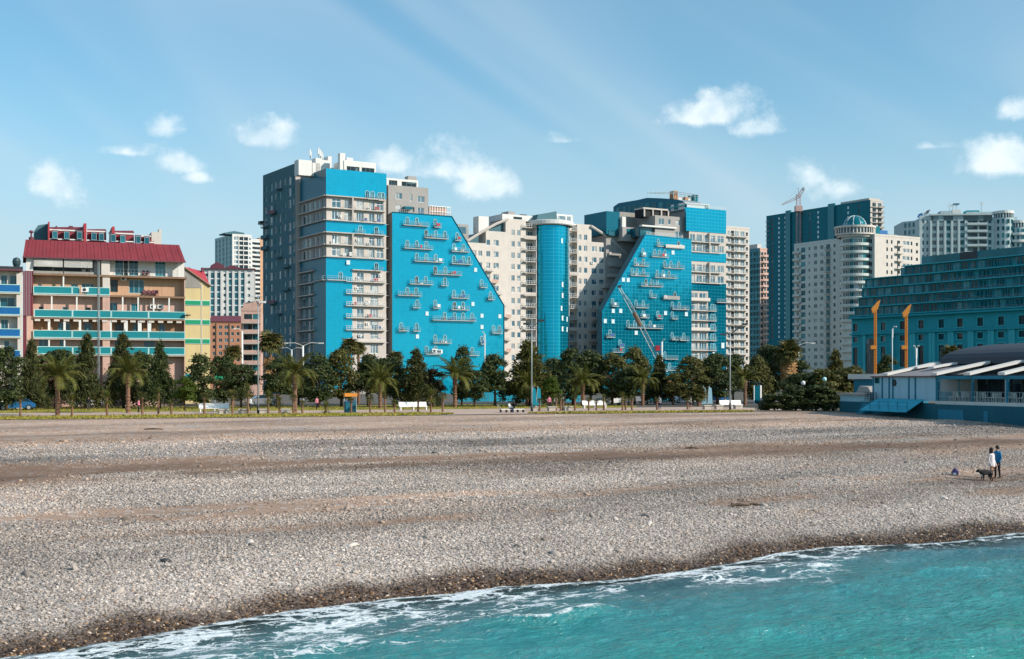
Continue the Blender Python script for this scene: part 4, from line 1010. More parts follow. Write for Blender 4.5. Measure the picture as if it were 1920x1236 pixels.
b.box(KL.s(1137), 0, KL.z(1150, 440), KL.s(1162), 12, KL.z(1140, 396), 'glass_deep_shade'); b.box(KL.s(1160), -2, KL.z(1150, 452), KL.s(1206), 10, KL.z(1180, 428), 'plaster_grey'); KL.part('left_penthouse', b)
b = MB(); b.box(KL.s(1141), -.12, KL.z(1150, 442), KL.s(1160), -.01, KL.z(1150, 432), 'win_teal'); b.box(KL.s(1168), -2.1, KL.z(1180, 441), KL.s(1201), -2.01, KL.z(1180, 431), 'win_teal'); b.box(KL.s(1163), -1.0, KL.z(1180, 428), KL.s(1170), 0, KL.z(1165, 407), 'plaster_white'); KL.part('window_band', b)
block(KL, 'rear_mass', KL.s(1140), KL.s(1205), 1.0, 10, GZ, KL.z(1150, 441), 'plaster_grey')
b = MB(); b.box(KL.s(1171), 2.5, KL.z(1190, 426), KL.s(1214), 9, KL.z(1190, 397), 'concrete'); KL.part('blank_wall', b)
KA = TW.turn(TW.s(1288), -90, 1.2)                               # glazed attic: its long side looks to the left
top = [(1288, 384), (1280, 377), (1268, 374), (1240, 372), (1213, 371), (1196, 375), (1160, 381), (1150, 388)]
zl = KA.z(1200, 408)
outl = [(KA.s(px), KA.z(px, py)) for px, py in top]
pts_ = [(KA.s(1150), zl), (KA.s(1288), zl)] + outl
b = MB(); b.prism(pts_, 0, 7, 'glass_deep_shade', 'steel_grey'); KA.part('glazed_attic', b)
for px, py in ((1156, 396), (1166, 394), (1176, 392), (1186, 390), (1198, 388), (1210, 387), (1222, 386), (1236, 386), (1250, 387), (1264, 389)):
    s_ = KA.s(px); z_ = KA.z(px, py); KA.put('window', U['k3'], s_, -.12, z_ - .9, KA.s(px + 8) - s_, 1, 1.9)
b = MB(); b.box(KA.s(1150), -.3, zl + 1.1, KA.s(1286), -.02, zl + 1.4, 'trim_deepteal'); KA.part('ledge', b)
KF = TW.back(1.0); b = MB(); b.box(KF.s(1284), 0, zt3 - .4, KF.s(1330), 7, KF.z(1300, 381), 'plaster_white')
for i in range(12): s_ = KF.s(1285 + i * 3.9); b.box(s_ - .06, -.06, zt3 - .4, s_ + .06, 0, KF.z(1300, 381), 'frame_white')
b.box(KF.s(1285), -.03, zt3 - .2, KF.s(1329), -.005, KF.z(1300, 382.5), 'win_teal'); KF.part('winter_garden', b)
KR = TW.back(12); b = MB(); z_a, z_b = KR.z(1270, 373), KR.z(1280, 361)
for px in range(1215, 1312, 8): b.tube([(KR.s(px), 0, z_a), (KR.s(px), 0, z_b + (px - 1270) * .0)], .08, 'steel_grey', 4)
for zz in (z_b, (z_a + z_b) / 2 + .5): b.tube([(KR.s(1213), 0, zz - 1.2 if zz == z_b else zz - .6), (KR.s(1272), 0, zz), (KR.s(1310), 0, zz - .4)], .08, 'steel_grey', 4)
b.box(KR.s(1266), .4, z_a - 1, KR.s(1273), 3, z_b + .4, 'brick_old'); b.box(KR.s(1286), .4, z_a - 1, KR.s(1292), 3, z_b - 1.2, 'brick_old'); b.box(KR.s(1301), .2, z_a - 1, KR.s(1309), 3, z_b - .4, 'glass_tower'); b.box(KR.s(1273), 1, z_a - 1, KR.s(1301), 2, z_a + .9, 'plaster_white')
KR.part('roof_frame', b)

# things people keep on the balconies: washing, planters, awnings, air conditioners
mk('wash_red', (.45, .07, .08), .9, .2, 3); mk('wash_white', (.72, .72, .70), .9, .1, 3); mk('wash_blue', (.06, .12, .32), .9, .2, 3); mk('planter', (.30, .12, .06), .9, .3, 3)
rb = random.Random(5)
for Wx, lst in ((W.back(-.02), WB), (TW.back(-1.2), RB)):
    for (a, c, py, drs) in lst:
        z = Wx.z((a + c) / 2, py); s0, s1 = Wx.s(a), Wx.s(c)
        for _ in range(1 + int((s1 - s0) / 3)):
            r_ = rb.random(); x_ = rb.uniform(s0 + .1, max(s0 + .2, s1 - 1.0))
            if r_ < .25: b = MB(); b.box(x_, -.96, z + .25, x_ + rb.uniform(.5, 1.2), -.93, z + .98, rb.choice(['wash_red', 'wash_white', 'wash_blue', 'wash_white'])); Wx.part('washing', b)
            elif r_ < .5: b = MB(); b.box(x_, -.85, z, x_ + rb.uniform(.3, .8), -.5, z + rb.uniform(.3, .7), rb.choice(['planter', 'steel_dark', 'plaster_white', 'wash_blue'])); Wx.part('planter', b)
            elif r_ < .68: Wx.put('air_conditioner', U['ac'], x_, -.04, z + .1)
for k in list(range(0, 6)) + [7, 8, 10, 11]:
    for _ in range(3):
        x_ = rb.uniform(sM if k < 6 else 1, sR - 2); r_ = rb.random()
        if r_ < .35: b = MB(); b.box(x_, -.86, zk(k) + .25, x_ + rb.uniform(.5, 1.3), -.83, zk(k) + rb.uniform(.9, 1.3), rb.choice(['wash_red', 'wash_white', 'wash_blue'])); W.part('washing', b)
        elif r_ < .7: W.put('air_conditioner', U['ac'], x_, -.02, zk(k) + rb.uniform(.1, 1.9))
# ================================================================ old seafront houses on the left
# ---- pink house with the red roof ------------------------------------
D5 = 186.0; A5 = R(20.6)
h1 = thing('apartment_house', X(46, D5), D5, GZ, A5, 'weathered pink apartment house with red roof and turquoise balcony panels', 'building')
H = Wall(h1, X(46, D5), D5, A5); hz_ = lambda px, py, d=0: H.z(px, py, d); hs = lambda px, d=0: H.s(px, d)
fl = [hz_(200, p) for p in (664, 634, 596, 553, 516, 486)]     # balcony floors 1..4, attic floor, eaves
sA, sB_, sC, sD = hs(62), hs(187), hs(206), hs(345)
REC = 1.15                                                      # depth of the loggias
HB = H.back(REC)
def hb(a, c, z0, z1, kind): return (HB.s(a), HB.s(c), z0, z1, kind)
# back walls of the loggias, storey by storey
lv = [GZ] + fl
rows = {0: ([(70, 95, .9, 2.4, 't2'), (150, 170, .9, 2.4, 't2'), (230, 250, .9, 2.4, 't2'), (300, 322, .9, 2.4, 't2')], 'plaster_pink'),
        1: ([(73, 90, .8, 2.5, 't2'), (112, 124, .8, 2.3, 't2'), (215, 240, .8, 2.4, 't2'), (270, 290, .8, 2.4, 't2')], 'plaster_pink'),
        2: ([(109, 120, .2, 2.2, 't2'), (122, 131, .2, 2.2, 't1'), (157, 172, .2, 2.2, 't2'), (216, 231, .2, 2.2, 'd2'), (249, 259, .2, 2.2, 't2'), (298, 309, .2, 2.2, 't2')], 'brick_old'),
        3: ([(73, 81, .3, 1.5, 'd1'), (117, 126, .3, 1.5, 't1'), (161, 170, .3, 1.5, 'd1'), (203, 220, .1, 2.3, 't2'), (246, 262, .1, 2.2, 't2')], 'plaster_pink'),
        4: ([(71, 78, .3, 1.4, 't1'), (113, 120, .3, 1.4, 't1'), (133, 146, .3, 1.5, 't2'), (153, 176, .2, 1.6, 't3'), (207, 221, .5, 2.3, 'd2'), (242, 270, .4, 2.4, 't3')], 'plaster_peach'),
        5: ([(216, 231, .1, 2.35, 't2'), (232, 240, .1, 2.35, 'd1'), (242, 259, .1, 2.35, 't2'), (291, 310, .1, 2.3, 't3')], 'plaster_white')}
allz = [GZ, fl[0], fl[1], fl[2], fl[3], fl[4], fl[5]]
for i, (wl_, mt) in rows.items():
    z0, z1 = allz[i], allz[i + 1]
    facade(HB, HB.s(60), HB.s(345.5), z0, z1, [hb(a, c, z0 + e, z0 + f, k) for a, c, e, f, k in wl_], mt, name='loggia_wall')
block(HB, 'core', HB.s(60) + .1, HB.s(345) - .1, .6, 9, GZ, fl[5], 'plaster_pink')
# floor slabs
for i, z in enumerate(fl[:5]):
    a, c = (sA, sD) if i < 3 else ((sA, sC) if i == 3 else (sA, hs(350)))
    b = MB(); b.box(a, -.25, z - .28, c, REC + .1, z, 'rust_slab' if i in (2, 4) else 'slab'); H.part('floor_slab', b)
b = MB(); b.box(hs(191), -.05, fl[3] - .30, hs(347), REC + .1, fl[3] - .02, 'rust_slab'); H.part('floor_slab', b)
# side screens, stair bay and posts
block(H, 'end_wall', hs(345.5), hs(347), .0, 10, GZ, fl[4] - .3, 'plaster_pink'); block(H, 'end_wall', sA - .28, sA, -.0, REC, GZ, fl[3], 'plaster_pink')
b = MB(); b.box(sB_ + .4, -.12, GZ, sC, REC, fl[3] - .3, 'plaster_pink'); b.box(sB_ + .4, -.12, fl[3], sC, REC, fl[5], 'plaster_cream'); H.part('stair_bay', b)
for px in (183.5, 186): b = MB(); b.tube([(hs(px), -.34, GZ), (hs(px), -.34, fl[5])], .05, 'steel_grey', 6); H.part('drain_pipe', b)
b = MB()
for i in range(6): s_ = hs(43) + i * (sA - hs(43)) / 6; b.box(s_ + .03, -.06 - .05 * (i % 2), hz_(50, 592), s_ + (sA - hs(43)) / 6, .8, hz_(50, 508), 'cladding_red')
H.part('red_cladding', b); block(H, 'corner_wall', hs(50), sA - .3, -.02, REC, GZ, hz_(50, 592), 'plaster_pink'); block(H, 'corner_wall', hs(43), hs(50) - .02, .06, REC, GZ, hz_(50, 592), 'cladding_red')
block(H, 'corner_wall', hs(49), sA, -.05, REC, hz_(50, 508), fl[5], 'plaster_white')
for i, pxs in ((1, (92, 121)), (2, (92, 121, 150, 206, 236, 262, 280)), (3, (97, 144, 230, 259, 288, 317)), (4, (119,))):
    for px in pxs:
        w_ = .10 if i != 2 else .16
        if i == 2 and px > 200: w_ = .26
        b = MB(); b.box(hs(px) - w_, -.1, allz[i] , hs(px) + w_, .12, allz[i + 1] - .28, 'trim_white'); H.part('loggia_post', b)
for z in (2,):
    b = MB()
    for i in range(16): s_ = sA + .2 + i * (sD - sA) / 16; b.box(s_, -.2, fl[2] - .62, s_ + .75, -.12, fl[2] - .34, 'plaster_cream')
    H.part('loggia_frieze', b)
# turquoise balcony panels with pale frames
def bpanel(a, c, z, h=.95, mat='panel_teal', trim='trim_teal', W_=H, d=-.28):
    s0, s1 = W_.s(a), W_.s(c); b = MB(); b.box(s0, d - .05, z - .05, s1, d + .03, z + .05, trim); b.box(s0, d - .06, z + h, s1, d + .04, z + h + .09, trim)
    b.box(s0, d - .04, z + .05, s0 + .08, d + .03, z + h, trim); b.box(s1 - .08, d - .04, z + .05, s1, d + .03, z + h, trim)
    o = W_.part('balcony_frame', b); b = MB(); b.box(s0 + .08, d - .015, z + .05, s1 - .08, d + .02, z + h, mat); W_.part('balcony_panel', b, o)
for a, c in ((62.5, 135), (135.5, 149), (160, 185), (186, 206)): bpanel(a, c, fl[3])
for a, c in ((64, 135.5), (136, 185), (186, 208), (208.5, 278), (278.5, 347)): bpanel(a, c, fl[2])
for a, c in ((62.5, 135), (135.5, 186), (187, 208), (208.5, 278), (278.5, 346.5)): bpanel(a, c, fl[1])
for a, c in ((70, 136), (136.5, 186), (187, 208), (208.5, 278), (278.5, 346)): bpanel(a, c, fl[0])
# attic storey: white awnings on the left, terrace on the right
b = MB(); za = fl[5] - .15
for a, c in ((63, 117.5), (120, 173)): b.add([(hs(a), -.30, za), (hs(c), -.30, za), (hs(c), -.55, za - 1.25), (hs(a), -.55, za - 1.25)], [(0, 1, 2, 3), (3, 2, 1, 0)], 'plaster_white')
H.part('awning', b)
block(H, 'attic_parapet', sA + .05, hs(176), -.2, .1, fl[4], fl[4] + .35, 'concrete'); block(H, 'attic_back', sA, hs(176), REC - .3, REC - .1, fl[4], fl[5], 'concrete_dark')
for px in (119, 178): block(H, 'attic_post', hs(px) - .08, hs(px) + .08, -.2, 0, fl[4], fl[5], 'steel_dark')
block(H, 'attic_pier', hs(334), hs(337.5), -.1, .3, fl[4], fl[5], 'trim_white'); block(H, 'attic_pier', hs(190), hs(204), -.16, .3, fl[4] + .02, fl[5], 'plaster_cream')
rm, l3 = rail_mesh(hs(337) - hs(206), .95, 'rail_grey', .05, .5, .012, 2, False); H.put('railing', rm, hs(206), 0, fl[4], (hs(337) - hs(206)) / l3)
# plastic chairs and washing machine left on the open floors
def tiny_chair(W_, s, d, z, mat, rot=0):
    b = MB(); b.box(-.22, -.22, .40, .22, .22, .45, mat); b.box(-.22, .18, .45, .22, .23, .9, mat)
    for x in (-.2, .2):
        for y in (-.2, .2): b.box(x - .025, y - .025, 0, x + .025, y + .025, .42, mat)
    W_.put('chair', b.mesh('chair'), s, d, z, rz=rot, parent=W_.root)
for px, z in ((270, fl[4]), (277, fl[4]), (271, fl[3]), (280, fl[3]), (288, fl[3]), (293, fl[3])): tiny_chair(H, hs(px, .8), .8, z, 'roof_purple', R(random.uniform(-40, 40)))
for px, z in ((226, fl[3] + 2.2), (281, fl[2] + 1.5), (295, fl[2] + 1.5)): HB.put('air_conditioner', U['ac'], HB.s(px), 0, z)
H.put('air_conditioner', U['ac'], hs(152), -.3, fl[3] + .3, 1.2, 1, 1.1)
H.put('satellite_dish', U['dish'], hs(350), -.4, fl[2] + .4, 1.3, 1.3, 1.3)
# red roof: one steep slope, ribbed sheets
zr0_, zr1_ = fl[5] - .05, hz_(50, 449, 2.4); e0, e1 = hs(43), hs(347)
t0, t1_ = H.s(48, 2.6), H.s(336, 2.6)
b = MB(); nrib = 44
for i in range(nrib):
    a = i / nrib; c = (i + .96) / nrib; o_ = -.55 - (.07 if i % 2 else 0)
    b.add([(e0 + (e1 - e0) * a, o_, zr0_), (e0 + (e1 - e0) * c, o_, zr0_), (t0 + (t1_ - t0) * c, 2.6 + (o_ + .55), zr1_), (t0 + (t1_ - t0) * a, 2.6 + (o_ + .55), zr1_)], [(0, 1, 2, 3)], 'roof_red')
b.add([(e0, -.5, zr0_ - .02), (e1, -.5, zr0_ - .02), (e1, 10, zr0_ - .02), (e0, 10, zr0_ - .02), (t0, 2.65, zr1_ - .02), (t1_, 2.65, zr1_ - .02), (t1_ - .5, 8, zr1_ - .02), (t0, 8, zr1_ - .02)],
      [(0, 1, 5, 4), (1, 2, 6, 5), (2, 3, 7, 6), (3, 0, 4, 7), (4, 5, 6, 7)], 'roof_red'); H.part('roof', b)
b = MB(); b.box(e0 - .05, -.72, zr0_ - .16, e1 + .05, -.5, zr0_ + .02, 'roof_purple'); H.part('roof_gutter', b)
b = MB(); b.lathe([(.35, 0), (.35, .4), (.12, .5), (.12, 1.0), (.34, 1.1), (.26, 1.35), (0, 1.45)], 'roof_purple', 10); H.put('roof_vent', b.mesh('roof_vent'), hs(59), 3.2, zr1_)
# ---- mansard house behind --------------------------------------------
D6 = 232.0
h2 = thing('mansard_house', X(90, D6), D6, GZ, A5, 'red mansard roofed house with white framed dormers behind the pink house', 'building')
M_ = Wall(h2, X(90, D6), D6, A5); mz = M_.z; ms = M_.s
z0m = mz(150, 462); z1m = mz(150, 433); z2m = mz(150, 421)
block(M_, 'wall', ms(86), ms(292), 1.0, 14, GZ, z0m, 'plaster_cream')
segs = [(90, 157, 430, 420), (162, 200, 432, 424), (204, 252, 436, 427), (256, 290, 441, 436)]
for a, c, pa, pb in segs:
    b = MB(); b.add([(ms(a), 0, z0m - 2), (ms(c), 0, z0m - 2), (ms(c - 1, 1.3), 1.3, mz(c, pa)), (ms(a + 1, 1.3), 1.3, mz(a, pa))], [(0, 1, 2, 3)], 'roof_red')
    b.add([(ms(a, 1.3), 1.3, mz(a, pa)), (ms(c, 1.3), 1.3, mz(c, pa)), (ms(c - 2, 5), 5, mz(c, pb)), (ms(a + 2, 5), 5, mz(a, pb))], [(0, 1, 2, 3)], 'roof_red'); M_.part('mansard_slope', b)
    b = MB(); b.box(ms(a), 1.1, mz((a + c) / 2, pa + 1) - .1, ms(c), 1.3, mz((a + c) / 2, pa + 1) + .15, 'trim_white'); b.box(ms(a), -.1, mz(150, 450) - .1, ms(c), .1, mz(150, 450) + .1, 'trim_white'); M_.part('mansard_trim', b)
for px, py in ((103, 440), (125, 441), (149, 441), (176, 443), (190, 444), (212, 446), (230, 448), (259, 449), (275, 451)):
    s_, z_ = M_.fp(px, py); b = MB(); b.box(s_ - .5, -.35, z_ - .85, s_ + .5, .9, z_ + .75, 'roof_purple'); o = M_.part('dormer', b)
    M_.put('window', U['t1'], s_ - .42, -.45, z_ - .75, .84, 1, 1.3, parent=o)
for a, c, pt in ((90, 93, 416), (157, 162, 419), (210, 215, 425)): block(M_, 'fire_wall', ms(a), ms(c), -.2, 5, z0m - 1, mz(a, pt), 'roof_red_bright')
for a, c, pt in ((105, 108, 420), (130, 138, 420), (118, 121, 423), (182, 185, 427), (235, 237, 430), (243, 247, 432)): block(M_, 'chimney', ms(a), ms(c), 3, 4, z1m - 1, mz(a, pt), 'roof_purple')
b = MB(); b.prism([(ms(64), z0m - 1), (ms(91), z0m - 1), (ms(91), mz(91, 416)), (ms(72), mz(72, 419)), (ms(64), mz(64, 430))], 3, 12, 'plaster_slate_shade', 'plaster_yellow'); M_.part('gable_wall', b)
b = MB(); b.box(ms(285), 1, z0m - 1, ms(304), 6, mz(290, 434), 'plaster_cream'); b.box(ms(299), 1.1, z0m - 1, ms(304), 3, mz(299, 428), 'plaster_cream'); M_.part('stair_tower', b)
# ---- cream house at the left edge ------------------------------------
D7 = 172.0
h3 = thing('cream_house', X(-60, D7), D7, GZ, A5, 'cream house with blue balcony panels at the left picture edge', 'building')
L = Wall(h3, X(-60, D7), D7, A5); lz = lambda py: L.z(20, py)
LB = L.back(1.0); lvl = [lz(p) for p in (671, 631, 590, 548, 508)]
zz_ = [GZ] + lvl
for i in range(5):
    wins = [(LB.s(a), LB.s(c), zz_[i] + .25, zz_[i] + 2.3, 't2') for a, c in (((2, 13), (19, 34)) if i == 4 else ((0, 28),) if i == 3 else ((2, 15),) if i == 2 else ((8, 17),))] + [(LB.s(-45), LB.s(-25), zz_[i] + .3, zz_[i] + 2.2, 't2')]
    facade(LB, LB.s(-60), LB.s(42), zz_[i], zz_[i + 1], wins, 'plaster_cream')
    if i:
        b = MB(); b.box(L.s(-60), -.1, zz_[i] - .22, L.s(39), 1.0, zz_[i], 'plaster_cream'); L.part('floor_slab', b); bpanel(-58, 38.5, zz_[i], mat='panel_blue', W_=L, d=-.12)
    if i < 5: block(L, 'side_pier', L.s(31 if i not in (1, 2) else 33), L.s(41), .05, 1.0, zz_[i] + .0, zz_[i + 1] - .23, 'plaster_cream')
block(LB, 'core', LB.s(-60), LB.s(41.5), .6, 10, GZ, lvl[4], 'plaster_cream')
b = MB(); b.box(L.s(-60), -.4, lvl[4], L.s(42), 10, lvl[4] + .2, 'roof_purple'); b.box(L.s(-60), .4, lvl[4] + .2, L.s(43), 10, lz(499), 'steel_dark'); L.part('roof', b)
b = MB(); b.lathe([(.01, .95), (.4, .8), (.55, .4), (.5, 0), (.3, -.5)], 'frame_dark', 12); L.put('water_tank', b.mesh('water_tank'), L.s(31), 2, lz(493))
# ---- yellow house with green bands -----------------------------------
D8 = 212.0
h4 = thing('yellow_house', X(337, D8), D8, GZ, A5, 'pale yellow house with green bands beside the pink house', 'building')
Y = Wall(h4, X(337, D8), D8, A5); yz = Y.z
b = MB(); b.prism([(Y.s(330), GZ), (Y.s(394), GZ), (Y.s(394), yz(394, 537)), (Y.s(340), yz(340, 499)), (Y.s(330), yz(330, 506))], 0, 12, 'plaster_yellow'); Y.part('wall', b)
b = MB(); b.prism([(Y.s(338), yz(338, 540)), (Y.s(378), yz(378, 540)), (Y.s(372), yz(372, 524)), (Y.s(341), yz(341, 503))], -.06, 0, 'concrete'); Y.part('bare_gable', b)
b = MB(); b.tube([(Y.s(338), -.2, yz(338, 497)), (Y.s(395), -.2, yz(395, 537))], .16, 'rust_slab', 4); Y.part('verge_board', b)
b = MB(); b.add([(Y.s(340), .1, yz(340, 499)), (Y.s(394), .1, yz(394, 536)), (Y.s(383, 9), 9, yz(383, 501)), (Y.s(343, 9), 9, yz(343, 501))], [(0, 1, 2, 3)], 'roof_red_bright'); Y.part('roof', b)
for px in (345, 353, 378): block(Y, 'chimney', Y.s(px, 6), Y.s(px + 4, 6), 6, 7, yz(px, 503), yz(px, 496), 'roof_purple')
for py in (568, 604, 640):
    for a, c in ((337, 376), (380, 393)):
        s0, s1, z = Y.s(a), Y.s(c), yz(365, py); b = MB(); b.box(s0 - .08, -.1, z - .42, s1 + .08, .02, z + .42, 'trim_teal'); o = Y.part('band_frame', b)
        b = MB(); b.box(s0, -.14, z - .32, s1, -.09, z + .32, 'panel_green'); Y.part('green_band', b, o)
b = MB(); b.box(Y.s(377.3), -.06, GZ, Y.s(379), .02, yz(378, 530), 'plaster_cream'); Y.part('pilaster', b)
# ground floor shop awnings and kiosk front seen between the trees
for px0, px1, py, m_, lab in ((331, 372, 707, 'panel_teal', 'teal awning over the shop below the yellow house'), (402, 425, 707, 'panel_green', 'green awning of the shop behind the white bench')):
    d = 204; o = thing('shop_awning', X((px0 + px1) / 2, d), d, GZ, A5, lab, 'awning'); aw = Wall(o, X(px0, d), d, A5); s1 = aw.s(px1); z = aw.z(px0, py)
    b = MB(); b.add([(0, 1.2, z + .5), (s1, 1.2, z + .5), (s1, 0, z), (0, 0, z), (0, 0, z - .45), (s1, 0, z - .45)], [(3, 2, 1, 0), (4, 5, 2, 3)], m_); aw.part('canvas', b)
    b = MB(); b.box(.2, 1.0, GZ, .32, 1.12, z + .45, 'steel_grey'); b.box(s1 - .3, 1.0, GZ, s1 - .2, 1.12, z + .45, 'steel_grey'); aw.part('support', b)

# ================================================================ generic corner tower
def tower(name, label, cpx, D, ang, lpx, rpx, tpy, h, lcols, rcols, lm, rm_, cat='building', roofh=.8, lrail=None, rrail=None, topz=None, base=GZ, group=None, roofm='concrete', skip=0):
    """corner at picture column cpx and distance D; left face runs back to lpx, right face to rpx. cols: (centre fraction, width, kind, sill, height)"""
    o = thing(name, X(cpx, D), D, GZ, ang, label, cat, group); W0 = Wall(o, X(cpx, D), D, ang); Wl = W0.turn(0, -90)
    zt = W0.z(cpx, tpy); sl = Wl.s(lpx) if lpx is not None else -12; sr = W0.s(rpx); nf = int((zt - base) / h); zb_ = zt - nf * h - .4
    def wins(cols, a, c):
        out = []
        for f in reversed(range(nf)):
            z = zb_ + f * h
            if z + 2 < base + skip: continue
            for (fr, wd, k, si, hh) in cols: m_ = a + (c - a) * fr; out.append((m_ - wd / 2, m_ + wd / 2, z + si, z + si + hh, k if isinstance(k, str) else random.choice(k)))
        return out
    facade(W0, 0, sr, base, zt, wins(rcols, 0, sr), rm_)
    if lpx is not None: facade(Wl, sl, 0, base, zt, wins(lcols, sl, 0), lm)
    block(W0, 'core', .35, sr - .02, .6, -sl - .02, base, zt - .3, lm); block(W0, 'parapet', -.1, sr + .1, -.1, .25, zt, zt + roofh, rm_); block(Wl, 'parapet', sl, -.12, -.1, .25, zt, zt + roofh, lm)
    for rails, WW, a, c in ((lrail, Wl, sl, 0), (rrail, W0, 0, sr)):
        for (f0, f1, solid, rmat, dep) in (rails or ()):
            for f in range(nf):
                if zb_ + f * h > base + skip: balcony(WW, a + (c - a) * f0, a + (c - a) * f1, zb_ + f * h, dep, 'slab' if rm_ != 'plaster_slate_shade' else 'concrete_dark', rmat, solid, step=1.4)
    return o, W0, Wl, zt, sl, sr, nf, zb_
ev = lambda n, w, k, si, hh, o=0: [((i + .5) / n + o, w, k, si, hh) for i in range(n)]
# white tower with the teal glass side
o, W0, Wl, zt, sl, sr, nf, zb_ = tower('apartment_tower', 'distant white tower with teal glass left side', 436, 820, GA, 403, 472, 441, 2.95, ev(5, 3.6, 'k3', .3, 2.4), [(.16, 3.4, 'w2', .4, 2.2), (.45, 3.2, 'd2', .4, 2.2), (.68, 3.2, 'd2', .4, 2.2), (.9, 1.2, 'w1', .7, 1.4)], 'glass_tower', 'plaster_white', group='distant towers', skip=40)
b = MB(); b.box(-.3, -.5, GZ, .9, .1, zt, 'plaster_white'); b.box(sr * .30, -.4, GZ, sr * .34, .1, zt, 'plaster_white'); b.box(sr * .55, -.4, GZ, sr * .58, .1, zt, 'plaster_white'); W0.part('white_rib', b)
b = MB(); b.prism([(-4, zt + .8), (sr * .7, zt + .8), (sr * .7, zt + 2.2), (2, zt + 3.0), (-4, zt + 1.6)], 3, 14, 'plaster_slate_shade'); W0.part('roof', b)
tower('apartment_tower', 'distant white balcony tower with orange strip beside the turquoise block', 472, 850, GA, None, 487, 450, 2.95, [], [(.22, 1.6, 'd1', .5, 1.5), (.68, 4.2, 'd3', .3, 1.6)], 'plaster_white', 'plaster_white', group='distant towers', skip=40)
tower('apartment_tower', 'narrow peach orange tower wall left of the turquoise block', 487, 866, GA, None, 496, 448, 2.95, [], [], 'plaster_salmon', 'plaster_peach', group='distant towers')
# grey and white flats
o, W0, Wl, zt, sl, sr, nf, zb_ = tower('apartment_house', 'grey and white flats with dark window columns and purple roof edge', 381, 560, R(8), None, 476, 508, 2.85, [],
      [(.07, 1.3, 's2', .8, 1.3), (.185, 1.9, 't1', .1, 2.5), (.31, 2.0, 't1', .1, 2.5), (.425, 1.2, 's2', .8, 1.3), (.53, 1.9, 't1', .1, 2.5), (.66, 1.9, 't1', .1, 2.5), (.78, 1.9, 't1', .1, 2.5), (.9, 1.2, 's2', .8, 1.2)], 'plaster_grey', 'plaster_white', skip=18)
b = MB()
for fr in (.125, .25, .365, .48, .595, .72, .84): b.box(sr * fr - .5, -.3, GZ, sr * fr + .5, .0, zt, 'plaster_white')
W0.part('white_rib', b); b = MB(); b.box(-.5, -1.0, zt + .8, sr + .6, 9, zt + 1.2, 'roof_purple'); b.prism([(sr * .12, zt + 1.2), (sr * .42, zt + 1.2), (sr * .40, zt + 2.6), (sr * .27, zt + 4.0), (sr * .15, zt + 2.6)], 1, 8, 'roof_purple')
b.prism([(sr * .45, zt + 1.2), (sr * .75, zt + 1.2), (sr * .62, zt + 2.6), (sr * .52, zt + 2.6)], 1, 8, 'roof_purple'); W0.part('roof', b)
# salmon brick house
o, W0, Wl, zt, sl, sr, nf, zb_ = tower('brick_house', 'salmon brick house with purple roof behind the trees', 394, 500, R(8), None, 452, 606, 2.5, [], [(.12, .9, 'd1', .7, 1.2), (.33, 1.3, 's2', .7, 1.3), (.52, 1.5, 's2', .7, 1.3), (.72, 1.1, 's1', .7, 1.3), (.9, 1.1, 's1', .7, 1.3)], 'plaster_salmon', 'plaster_salmon', skip=8)
b = MB(); b.add([(-.4, -.5, zt + .6), (sr + .4, -.5, zt + .6), (sr - .4, 3, zt + 3.0), (.2, 3, zt + 3.0)], [(0, 1, 2, 3)], 'roof_purple'); b.box(.2, 3, zt, sr - .4, 8, zt + 2.9, 'roof_purple'); W0.part('roof', b)
b = MB(); b.tube([(sr * .2, -.1, GZ), (sr * .2, -.1, zt)], .18, 'rust_slab', 5); b.tube([(sr * .63, -.1, GZ), (sr * .63, -.1, zt)], .18, 'rust_slab', 5); W0.part('drain_pipe', b)
# balcony house in front of the rear wing with the darkened side
o, W0, Wl, zt, sl, sr, nf, zb_ = tower('balcony_house', 'pinkish house with stacked solid balconies left of the turquoise block', 452, 330, R(8), None, 489, 583, 2.6, [], [(.35, 2.0, 'd2', .3, 1.9), (.75, 1.6, 'k2', .3, 1.9)], 'plaster_pink', 'plaster_pink', rrail=[(.06, 1.0, 'plaster_pink', 'rail_grey', 1.3)], skip=4)
b = MB(); b.prism([(.5, zt + .8), (sr, zt + .8), (sr, zt + 2.8), (sr * .5, zt + 2.3), (.5, zt + 2.0)], 0, 5, 'plaster_pink'); W0.part('roof_house', b)
b = MB(); b.lathe([(.05, 0), (.7, .12), (1.1, .45)], 'plaster_white', 14); W0.put('satellite_dish', b.mesh('satellite_dish'), sr * .85, -.5, zt + 3.2, rz=0)

# ================================================================ towers on the right
tower('apartment_tower', 'cream balcony tower right behind the right turquoise block', 1345, 520, GA, None, 1405, 426, 2.95, [], [(.36, 1.4, 'w1', .4, 1.9), (.47, 1.6, 'd1', .2, 2.2), (.60, 2.0, 'w2', .2, 2.2), (.78, 2.2, 'w2', .2, 2.2), (.92, 1.2, 'd1', .6, 1.5)], 'plaster_cream', 'plaster_cream', rrail=[(.28, .5, None, 'rail_white', 1.1), (.53, .9, None, 'rail_white', 1.3)], group='towers right of the turquoise blocks', skip=6)
o, W0, Wl, zt, sl, sr, nf, zb_ = tower('apartment_tower', 'slim tower with dark teal left side and pink right side', 1425, 640, GA, 1403, 1438, 468, 2.95, ev(4, 2.4, 'k2', .5, 1.9), [(.3, 1.5, 'd1', .5, 1.6), (.75, 1.2, 's1', .5, 1.6)], 'glass_tower', 'plaster_pink', rrail=[(.3, .98, 'plaster_pink', 'rail_grey', 1.2)], group='towers right of the turquoise blocks', skip=12)
block(W0, 'roof_house', 1, sr - 1, 3, 9, zt, zt + 3, 'plaster_cream')
